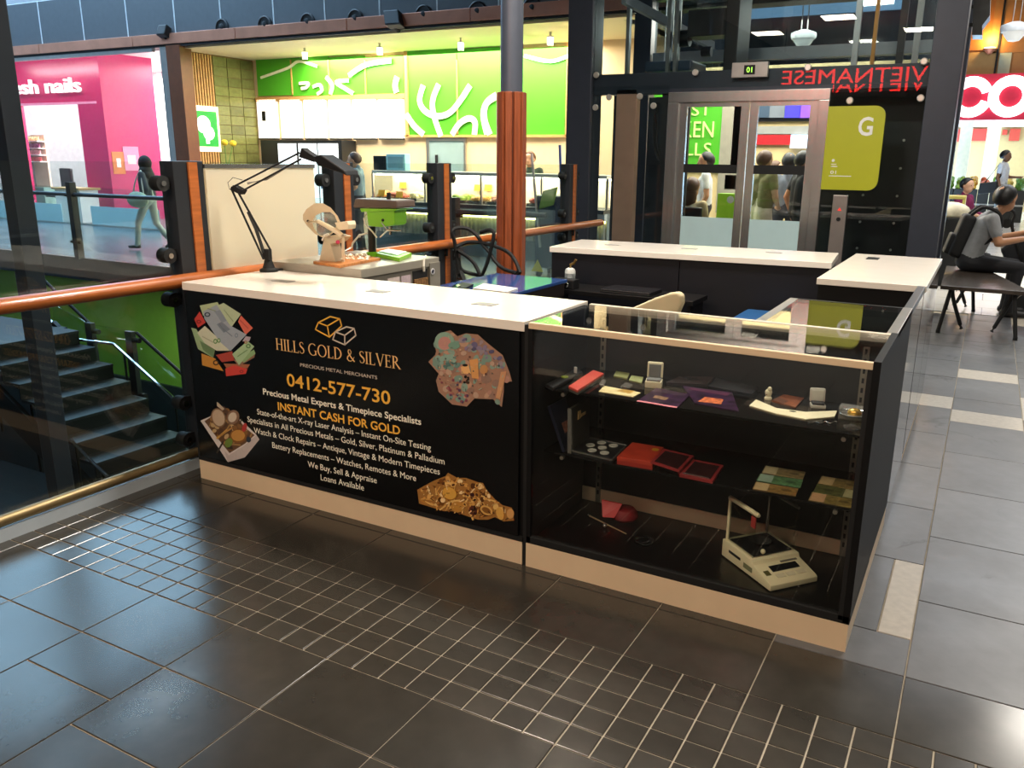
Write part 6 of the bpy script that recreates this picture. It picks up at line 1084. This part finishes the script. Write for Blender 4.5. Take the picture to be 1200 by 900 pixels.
for (x_, y_, d_, lb) in ((1188, 38, 15.0, 'white bowl pendant lamp hanging before the supermarket sign'), (941, 46, 9.6, 'white bowl pendant lamp hanging behind the lift glass')):
    p = PY(x_, y_ + 6, d_); s_ = (p - CAM).length / 962; t = thing('pendant_lamp', lb, 'lamp', p); MB().lathe([(s_ * 12, s_ * 5), (s_ * 13, s_ * 8), (s_ * 12.5, s_ * 11), (s_ * 4, s_ * 14)], p, 20).build('rim', mat('white lamp shade', '#e9ecee', .4), t, smooth=True); MB().lathe([(0, -s_ * 4), (s_ * 5, -s_ * 3), (s_ * 9, s_ * 2), (s_ * 11, s_ * 6)], p, 20).build('bowl', mat('lamp bowl', '#c4ccd0', .4, emit='#fff4e0', es=.5), t, smooth=True)
    for k in (-1, 1): MB().cyl(p + V((k * s_ * 3, 0, s_ * 13)), V((p.x + k * s_ * 3, p.y, 7.2)), .008, n=6).build('suspension_wire', M_ALU, t)
W2_ = struct(MB().box(-3.4, 1.4, 14.9, 14.95, 4.3, 6.6).build('window_2', mat('pale window', '#9fc4dc', .3, emit='#8fc0e8', es=1.2)))
# ================================================================== BENCH, STROLLER, TABLE
BN = thing('waiting_bench', 'dark timber bench on looped black tube legs beside the stand', 'bench', (3.3, 6.8, 0)); M_BSL = mat('dark stained bench timber', '#3a322c', .25, var=.3, vs=4, stretch=(6, 1, 6))
MB().poly([V((2.92, 5.95, .452)), V((3.66, 5.95, .452)), V((3.27, 7.72, .452)), V((2.89, 7.72, .452))], -.037, (0, 0, 1)).build('seat_slab', M_BSL, BN, bevel=.004)
for y in (6.08, 7.55):
    for x, sg in ((3.04, -1), (3.50 if y < 7 else 3.13, 1)): MB().tube(smooth_pts([V((x - sg * .10 + .0, y + .14, .02)), V((x + sg * .0, y + .06, .30)), V((x + sg * .02, y + .03, .40)), V((x + sg * .03, y - .02, .41)), V((x + sg * .04, y - .05, .36)), V((x - sg * -.09, y - .10, .02))], 5), .018, 8).build('leg', M_RUBBER, BN, smooth=True)
    for x in (2.95, 3.59 if y < 7 else 3.22): MB().cyl((x, y - .1, 0), (x, y - .1, .03), .02, n=10).build('foot', M_RUBBER, BN)
SK = thing('stroller', 'black pushchair with an angled loop handle in front of the seated man', 'stroller', (3.8, 7.95, 0)); SYY = 7.95
def sp(x, y, d=0.0): return PY(x, y, SYY + d)
for d in (-.2, .2): MB().tube(smooth_pts([sp(1156, 262, d), sp(1172, 251, d), sp(1184, 246, d), sp(1189, 252, d), sp(1186, 266, d), sp(1196, 300, d), sp(1210, 345, d)]), .016, 8).build('side_tube', M_RUBBER, SK, smooth=True)
MB().cyl(sp(1156, 262, -.2), sp(1156, 262, .2), .018, n=10).build('push_bar', M_RUBBER, SK, smooth=True); MB().cyl(sp(1180, 262, -.2), sp(1180, 262, .2), .05, n=14).build('hinge', M_RUBBER, SK, smooth=True)
MB().poly([sp(1172, 292, -.2), sp(1186, 282, -.2), sp(1215, 268, -.2), sp(1240, 290, -.2), sp(1230, 330, -.2), sp(1196, 322, -.2), sp(1180, 312, -.2)], .4, (0, 1, 0)).build('seat_fabric', mat('charcoal fabric', '#1f2024', .8, var=.1), SK, bevel=.03)
b_ = sp(1205, 345); MB().cyl((b_.x, SYY - .2, b_.z), (b_.x, SYY + .2, b_.z), .02, n=8).build('axle', M_RUBBER, SK)
for x in (b_.x - .02, b_.x + .4):
    for d in (-.22, .22): MB().cyl((x, SYY + d - .02, .1), (x, SYY + d + .02, .1), .1, n=20).build('wheel', M_RUBBER, SK)
for d in (-.2, .2): MB().cyl((b_.x, SYY + d, b_.z), (b_.x - .02, SYY + d, .1), .015, n=8).cyl((b_.x, SYY + d, b_.z), (b_.x + .4, SYY + d, .1), .015, n=8).build('wheel_strut', M_RUBBER, SK)
YT = PY(1117, 229, 13.2); t = thing('cafe_table', 'pale yellow cafe table by the charcoal lift column', 'table', V((YT.x, 13.2, 0))); MB().box(YT.x - .35, YT.x + .2, 12.9, 13.5, YT.z - .05, YT.z).build('table_top', mat('pale yellow', '#d8c868', .5), t, bevel=.01); MB().box(YT.x + .16, YT.x + .2, 12.9, 13.5, 0, YT.z - .05).box(YT.x - .35, YT.x - .31, 12.9, 13.5, 0, YT.z - .05).build('leg_panel', mat('pale yellow', '#d8c868', .5), t)
bg_ = PY(1112, 245, 9.5); t = thing('shopping_bags', 'heap of cream and black shopping bags beside the lift column', 'bag', V((bg_.x, 9.5, 0))); MB().box(bg_.x - .25, bg_.x + .18, 9.4, 9.8, 0, bg_.z - .1).build('crate', M_BLACK, t, bevel=.02); MB().ball((bg_.x + .02, 9.6, bg_.z - .04), .24, .2, .13).build('cream_bag', mat('cream bag', '#d6cdb2', .6, var=.2), t, smooth=True); MB().ball((bg_.x - .15, 9.55, bg_.z + .0), .12, .1, .08).build('black_bag', M_RUBBER, t, smooth=True)
# ================================================================== PEOPLE
FIGS = []
STAND = dict(pel=(0, 0, .95), che=(0, -.01, 1.32), nek=(0, 0, 1.47), hed=(0, -.02, 1.60), sl=(.18, 0, 1.41), sr=(-.18, 0, 1.41), el=(.23, .03, 1.13), er=(-.23, .03, 1.13), wl=(.23, -.07, .89), wr=(-.23, -.07, .89), hl=(.09, 0, .93), hr=(-.09, 0, .93), kl=(.10, -.02, .50), kr=(-.10, -.02, .50), al=(.10, .02, .08), ar=(-.10, .02, .08))
def figure(name, label, loc, rz, sc, cloth, hair, pose=None, sleeve=.55, long_legs=True, robe=None, voxel=.012, hair_long=0.0, head_turn=0.0, scarf=False, shorts=False):
    J = dict(STAND); J.update(pose or {}); J = {k: V(v) for k, v in J.items()}; caps = []; root = thing(name, label, 'person', loc)
    M4 = Matrix.Translation(V(loc)) @ Matrix.Rotation(rz, 4, 'Z') @ Matrix.Scale(sc, 4)
    def c(a, b, ra, rb, reg): caps.append((V(a), V(b), ra, rb, reg))
    ax_ = (J['sl'] - J['sr']).normalized(); P_, C_ = J['pel'], J['che']
    for s in (-1, 1):
        o = ax_ * .065 * s; c(P_ + o, P_.lerp(C_, .4) + o * .9, .112, .102, 'pants'); c(P_.lerp(C_, .15) + o, C_ + ax_ * .085 * s, .108, .108, 'shirt'); c(C_ + ax_ * .07 * s + V((0, 0, .02)), J['sl' if s > 0 else 'sr'] * .9 + C_ * .1, .085, .066, 'shirt')
    c(C_ + V((0, 0, .06)), J['nek'], .075, .055, 'shirt'); c(J['nek'] - V((0, 0, .02)), J['hed'] - V((0, 0, .06)), .05, .052, 'skin')
    H_ = J['hed']; T = Matrix.Rotation(head_turn, 3, 'Z'); f_ = T @ V((0, -1, 0)); sd = T @ V((1, 0, 0))
    c(H_ - V((0, 0, .045)) + f_ * .028, H_ + V((0, 0, .045)) - f_ * .012, .072, .092, 'skin'); c(H_ + V((0, 0, .03)) + f_ * .02, H_ + V((0, 0, .05)) - f_ * .035, .088, .09, 'skin'); c(H_ - V((0, 0, .085)) + f_ * .055, H_ - V((0, 0, .07)) + f_ * .04, .03, .045, 'skin')
    c(H_ + f_ * .098 + V((0, 0, .012)), H_ + f_ * .112 - V((0, 0, .022)), .012, .017, 'skin')
    for s in (-1, 1): c(H_ + sd * .088 * s - f_ * .012 + V((0, 0, .015)), H_ + sd * .09 * s - f_ * .008 - V((0, 0, .02)), .015, .011, 'skin')
    for s, L_ in ((1, 'l'), (-1, 'r')):
        S_, E_, W_ = J['s' + L_], J['e' + L_], J['w' + L_]; m_ = S_.lerp(E_, sleeve if sleeve <= 1 else 1.0)
        c(S_, m_, .062, .055, 'shirt'); c(m_, E_, .044, .040, 'skin' if sleeve <= 1 else 'shirt'); c(E_, W_.lerp(E_, .08), .041 if sleeve <= 1 else .05, .028 if sleeve <= 1 else .038, 'skin' if sleeve < 1.5 else 'shirt')
        d = (W_ - E_).normalized(); sdv = d.cross(V((0, 0, 1))); sdv = sdv.normalized() if sdv.length > .2 else V((0, -1, 0)); sdv = J.get('hand', sdv); nn = sdv.cross(d).normalized(); pm = W_ + d * .085
        c(W_, pm - d * .01, .028, .034, 'skin')
        for k, (ofs, ln) in enumerate(((-.027, .062), (-.009, .074), (.009, .07), (.026, .054))):
            b0f = pm + sdv * ofs; k1 = b0f + d * ln * .5 + nn * .006; c(b0f, k1, .0105, .0098, 'skin'); c(k1, k1 + d * ln * .42 + nn * .024, .0098, .0085, 'skin')
        tb = W_ + d * .03 - sdv * .026; c(tb, tb + d * .035 - sdv * .022, .013, .011, 'skin'); c(tb + d * .035 - sdv * .022, tb + d * .065 - sdv * .018 + nn * .012, .011, .009, 'skin')
        Hp, Kn, An = J['h' + L_], J['k' + L_], J['a' + L_]; c(Hp, Kn, .088, .062, 'pants'); c(Kn, Kn.lerp(An, .4), .058, .055, 'skin' if shorts else 'pants'); c(Kn.lerp(An, .4), An, .052 if shorts else .056, .036 if shorts else .05, 'skin' if shorts else 'pants')
        td = J.get('t' + L_, An + V((0, -.15, -.045))); c(An + V((0, .03, -.035)), td, .04, .032, 'shoe'); c(An, An - V((0, 0, .03)), .04, .042, 'shoe')
    if robe:
        for s in (-1, 1): c(P_ + ax_ * .05 * s, P_ + ax_ * .08 * s - V((0, 0, robe)), .12, .15, 'pants')
    mb = MB()
    for a, b, ra, rb, _ in caps:
        a, b = M4 @ a, M4 @ b; ra *= sc; rb *= sc; nu = 14; mb.ball(a, ra, nu=nu, nv=8); mb.ball(b, rb, nu=nu, nv=8)
        if (b - a).length > 1e-4: mb.cyl(a, b, ra, rb, nu)
    me = bpy.data.meshes.new('body'); me.from_pydata(mb.v, [], mb.f); o = bpy.data.objects.new('body', me); COL.objects.link(o)
    bm = bmesh.new(); bm.from_mesh(me); bmesh.ops.recalc_face_normals(bm, faces=bm.faces); bm.to_mesh(me); bm.free()
    r_ = o.modifiers.new('r', 'REMESH'); r_.mode = 'VOXEL'; r_.voxel_size = voxel; s_ = o.modifiers.new('s', 'SMOOTH'); s_.factor = .5; s_.iterations = 5
    FIGS.append((o, root, [(M4 @ a, M4 @ b, ra * sc, rb * sc, g) for a, b, ra, rb, g in caps], cloth))
    hw = M4 @ H_; R3 = Matrix.Rotation(rz + head_turn, 3, 'Z'); fw_ = R3 @ V((0, -1, 0)); sw = R3 @ V((1, 0, 0)); hm = hair
    mb = MB()
    if scarf: mb.ball(hw + V((0, 0, .02)) * sc - fw_ * .02 * sc, .115 * sc, .125 * sc, .14 * sc, rot=R3); mb.ball(hw - V((0, 0, .14)) * sc - fw_ * .02 * sc, .14 * sc, .12 * sc, .13 * sc, rot=R3); mb.ball(hw - V((0, 0, .22)) * sc - fw_ * .05 * sc, .16 * sc, .11 * sc, .14 * sc, rot=R3)
    else:
        n_ = 18; rows = 9; vs = []; fs = []          # cap of hair: longer at the back than at the forehead
        for j in range(rows + 1):
            for i in range(n_):
                t_ = 2 * math.pi * i / n_; back = .5 + .5 * math.sin(t_); mx_ = math.radians(48 + 84 * min(1.0, back * 1.4)); ph = mx_ * j / rows; wav = (1 + .02 * math.sin(5 * t_ + j)) * (1.0 if j < rows - 1 else (.95 if j == rows - 1 else .84))
                p = V((.105 * math.sin(ph) * math.cos(t_), .122 * math.sin(ph) * math.sin(t_), .126 * math.cos(ph))) * wav; vs.append(hw + (R3 @ (p + V((0, .014, .022)))) * sc)
        for j in range(rows):
            for i in range(n_): fs.append((j * n_ + i, (j + 1) * n_ + i, (j + 1) * n_ + (i + 1) % n_, j * n_ + (i + 1) % n_))
        mb.add(vs, fs)
        if hair_long > 0: mb.ball(hw + (R3 @ V((0, .06, -.04 - hair_long * .4))) * sc, .10 * sc, .065 * sc, (.10 + hair_long * .5) * sc)
    mb.build('headscarf' if scarf else 'hair', hm, root, smooth=True)
    if not scarf:
        for s in (-1, 1): MB().ball(hw + fw_ * .088 * sc + sw * .032 * s * sc + V((0, 0, .014 * sc)), .011 * sc, nu=8, nv=5).build('eye', mat('dark eye', '#1a1412', .2), root)
    return root, M4
def flush_figs():
    dg = bpy.context.evaluated_depsgraph_get()
    for o, root, caps, cloth in FIGS:
        me = bpy.data.meshes.new_from_object(o.evaluated_get(dg)); me.name = 'body'; regs = list(cloth)
        import numpy as np
        ctr = np.empty(len(me.polygons) * 3); me.polygons.foreach_get('center', ctr); ctr = ctr.reshape(-1, 3); best = np.full(len(ctr), 1e9); idx = np.zeros(len(ctr), int)
        for a, b, ra, rb, g in caps:
            a_ = np.array(a); d = np.array(b) - a_; L2 = max(d @ d, 1e-9); t = np.clip(((ctr - a_) @ d) / L2, 0, 1); ds = np.linalg.norm(ctr - a_ - t[:, None] * d, axis=1) - (ra + (rb - ra) * t); k = ds < best; best[k] = ds[k]; idx[k] = regs.index(g)
        me.materials.clear(); nb = link('body', me, [cloth[g] for g in regs], root); me.polygons.foreach_set('material_index', idx); me.polygons.foreach_set('use_smooth', [True] * len(idx)); bpy.data.objects.remove(o)
    FIGS.clear()
def cl(shirt, pants, skin='#c68f6c', shoe='#1c1a1a'): return dict(shirt=mat('cloth ' + shirt, shirt, .8, var=.12, vs=14), pants=mat('cloth ' + pants, pants, .8, var=.12, vs=14), skin=mat('skin ' + skin, skin, .5, var=.05), shoe=mat('shoe ' + shoe, shoe, .5))
HB = mat('black hair', '#100e0e', .45, var=.3, vs=60); HBR = mat('brown hair', '#5a3820', .5, var=.3, vs=60)
WALK = dict(kl=(.10, -.20, .52), al=(.10, -.26, .10), tl=(.10, -.42, .06), kr=(-.09, .05, .50), ar=(-.09, .30, .16), tr=(-.09, .20, .05), el=(.24, .10, 1.14), wl=(.22, .02, .92), er=(-.23, -.06, 1.14), wr=(-.2, -.22, .98))
# walking woman across the void
wx_ = PY(175, 240, 6.55).x; figure('person', 'person in a dark headscarf walking past the nail shop with a bag', (wx_, 6.55, 0), math.radians(-65), .86, cl('#2c3844', '#b9bdb6', '#b88a70', '#4a4038'), mat('black scarf', '#17171a', .8), WALK, 1.6, scarf=True, voxel=.013)
b1 = V((wx_ + .05, 6.31, .82)); t = thing('shoulder_bag', 'pale green shoulder bag carried by the walking woman', 'bag', b1); MB().ball(b1, .24, .09, .13).build('bag_body', mat('pale green bag', '#b4bda4', .7, var=.1), t, smooth=True); MB().tube(smooth_pts([b1 + V((-.12, .02, .09)), V((wx_ - .01, 6.345, 1.10)), V((wx_ + .06, 6.41, 1.275)), V((wx_ + .13, 6.36, 1.10)), b1 + V((.13, .02, .08))]), .012, 6).build('strap', mat('pale strap', '#c9ccc0', .7), t)
# man at the display counter
mx0 = PY(421, 240, 8.2).x; figure('person', 'man in a grey blue tee shirt standing at the food display counter', (mx0, 8.2, 0), math.radians(-62), .93, cl('#6f8796', '#1e2430', '#c99a78'), mat('short grey brown hair', '#4a3c32', .6, var=.3, vs=60), dict(el=(.24, .0, 1.15), wl=(.18, -.18, 1.02), hed=(0, -.06, 1.59)))
figure('person', 'shop worker with brown hair behind the display counter', (PY(621, 200, 10.0).x, 10.0, 0), 0.2, .96, cl('#3a4a3a', '#20242a', '#c99a78'), HBR, None)
# through the lift doors
figure('person', 'man in a white tee shirt and dark shorts seen through the lift door', (PY(827, 215, 9.0).x, 9.0, 0), math.radians(-75), .96, cl('#e6e4e2', '#23262e', '#b98462', '#c8c4bc'), HB, dict(er=(-.24, .02, 1.14), wr=(-.18, -.2, 1.05)), shorts=True)
SIT = dict(pel=(0, 0, .53), che=(0, -.02, .92), nek=(0, -.02, 1.07), hed=(0, -.05, 1.2), sl=(.18, -.02, 1.0), sr=(-.18, -.02, 1.0), el=(.22, -.06, .74), er=(-.22, -.06, .74), wl=(.14, -.30, .72), wr=(-.14, -.30, .72), hl=(.09, -.03, .52), hr=(-.09, -.03, .52), kl=(.12, -.43, .50), kr=(-.12, -.43, .50), al=(.12, -.40, .09), ar=(-.12, -.40, .09))
sp_ = PY(808, 238, 7.9); figure('person', 'seated person with brown hair and a beige jacket behind the lift', (sp_.x, 7.9, 0), math.radians(170), 1.0, cl('#c9b48a', '#2a2a30', '#c99a78'), HBR, SIT, 1.6, hair_long=.12)
t = thing('padded_chair', 'black padded chair behind the lift holding the seated person', 'chair', V((sp_.x, 7.9, 0))); MB().box(sp_.x - .24, sp_.x + .24, 7.7, 8.15, .36, .43).build('seat', M_BLACK, t, bevel=.02); MB().box(sp_.x - .24, sp_.x + .24, 7.66, 7.72, .45, .98).build('backrest', M_BLACK, t, bevel=.02)
for a in (-.2, .2):
    for b in (7.72, 8.1): MB().cyl((sp_.x + a, b, 0), (sp_.x + a, b, .37), .015, n=8).build('leg', M_CHROME, t)
figure('person', 'person in a khaki shirt and pale skirt seen through the lift door', (PY(893, 220, 8.5).x, 8.5, 0), math.radians(150), .97, cl('#7a7448', '#d8c9b0', '#c69a78'), HBR, dict(er=(-.25, .0, 1.15), wr=(-.1, -.22, 1.02)), robe=.45, shorts=True)
figure('person', 'man in black seen through the lift door, head turned', (PY(938, 220, 8.6).x, 8.6, 0), math.radians(120), .97, cl('#1b1c20', '#2a2a2e', '#b98462'), HB, WALK)
figure('person', 'man in a grey shirt behind the man in black beyond the lift', (PY(922, 220, 9.2).x, 9.2, 0), math.radians(200), .96, cl('#7d8490', '#3a3c44', '#b98462'), HB, None)
figure('person', 'person in a pale pink dress carrying a bag beyond the lift', (PY(906, 220, 9.7).x, 9.7, 0), math.radians(90), .90, cl('#d2a898', '#cfae9c', '#c99a78'), HBR, WALK, robe=.5, hair_long=.1)
# seated man on the bench
mp = PY(1134, 300, 7.35); face = math.radians(97)
mroot, mM = figure('person', 'seated man in a grey tee shirt with short black hair on the timber bench', (mp.x, 7.40, -.075), face, 1.06, cl('#8f9194', '#1a1b20', '#c08c68', '#1a1a1c'), HB, dict(SIT, pel=(0, 0, .60), che=(0, -.11, .94), nek=(0, -.19, 1.08), hed=(0, -.26, 1.20), sl=(.19, -.15, 1.02), sr=(-.19, -.15, 1.02), er=(-.25, -.22, .80), wr=(-.10, -.46, .84), el=(.24, -.24, .80), wl=(.14, -.48, .88), hl=(.10, -.03, .585), hr=(-.10, -.03, .585), kl=(.14, -.45, .56), kr=(-.14, -.45, .56), al=(.14, -.42, .146), ar=(-.14, -.40, .146)), .62, voxel=.009, head_turn=math.radians(48))
bpk = thing('backpack', 'black backpack worn by the seated man in grey', 'backpack', mM @ V((0, .12, .6))); R3 = Matrix.Rotation(face, 3, 'Z'); lean = V((0, -.26, 1)).normalized(); c_ = V((0, .088, .84)); M_BP = mat('black nylon', '#0a0a0c', .7, var=.2, vs=20)
MB().obox(mM @ c_, R3 @ V((.15, 0, 0)), R3 @ V((0, .065, .017)), R3 @ (lean * .23)).build('pack_body', M_BP, bpk, bevel=.05, smooth=True, segs=4); MB().obox(mM @ (c_ + V((0, .09, -.08))), R3 @ V((.12, 0, 0)), R3 @ V((0, .035, .01)), R3 @ (lean * .11)).build('front_pocket', M_BP, bpk, bevel=.025, smooth=True, segs=3)
for s in (-1, 1): MB().tube(smooth_pts([mM @ V((s * .10, .05, 1.03)), mM @ V((s * .125, -.06, 1.125)), mM @ V((s * .135, -.19, 1.085)), mM @ V((s * .14, -.235, .98)), mM @ V((s * .15, -.18, .84)), mM @ V((s * .15, -.03, .72))]), .018, 8).build('shoulder_strap', M_BP, bpk, smooth=True)
hp = mM @ V((.0, -.56, .90)); t = thing('phone', 'dark phone held by the seated man in grey', 'phone', hp); MB().obox(hp, R3 @ V((.075, 0, 0)), R3 @ V((0, .02, .035)), R3 @ V((0, -.004, .003))).build('phone_case', M_BLACK, t, bevel=.002); MB().obox(hp + R3 @ V((0, -.0, .0045)), R3 @ V((.068, 0, 0)), R3 @ V((0, .016, .03)), R3 @ V((0, -.0006, .0005))).build('phone_screen', mat('phone glass', '#20242c', .1), t)
# seated woman and standing man near the supermarket
sw_ = PY(1128, 235, 14.0); figure('person', 'seated person in a magenta top by the pale yellow table', (sw_.x, 14.0, 0), math.radians(60), 1.0, cl('#7a1a4a', '#2a2228', '#d8a888'), HB, SIT, 1.6); t = thing('cafe_chair', 'brown cafe chair under the person in magenta', 'chair', V((sw_.x, 14.0, 0))); MB().box(sw_.x - .22, sw_.x + .22, 13.8, 14.2, .38, .43).build('seat', mat('brown chair', '#7a4a2a', .5), t, bevel=.01); MB().box(sw_.x - .26, sw_.x - .21, 13.8, 14.2, .43, 1.0).build('backrest', mat('brown chair', '#7a4a2a', .5), t, bevel=.01)
for a in (-.18, .18):
    for b in (13.84, 14.16): MB().cyl((sw_.x + a, b, 0), (sw_.x + a, b, .39), .018, n=8).build('leg', mat('brown chair', '#7a4a2a', .5), t)
st_ = PY(1173, 215, 22.0); figure('person', 'man in a pale shirt standing before the supermarket with a shoulder bag', (st_.x, 22.0, 0), math.radians(75), 1.12, cl('#c9ccd2', '#8a8a88', '#7a5236'), HB, dict(el=(.24, -.05, 1.15), wl=(.15, -.28, 1.15)), voxel=.016); b1 = V((st_.x - .28, 21.75, 1.02)); t = thing('satchel', 'black satchel hanging at the side of the man in the pale shirt', 'bag', b1); MB().obox(b1, V((.2, 0, .03)), V((0, .07, 0)), V((0, 0, .14))).build('bag_body', M_BLACK, t, bevel=.03); MB().tube([b1 + V((-.1, 0, .1)), b1 + V((.2, .1, .62)), b1 + V((.25, .0, .3)), b1 + V((.15, 0, .1))], .018, 6).build('strap', M_BLACK, t)
flush_figs()
flush_texts()
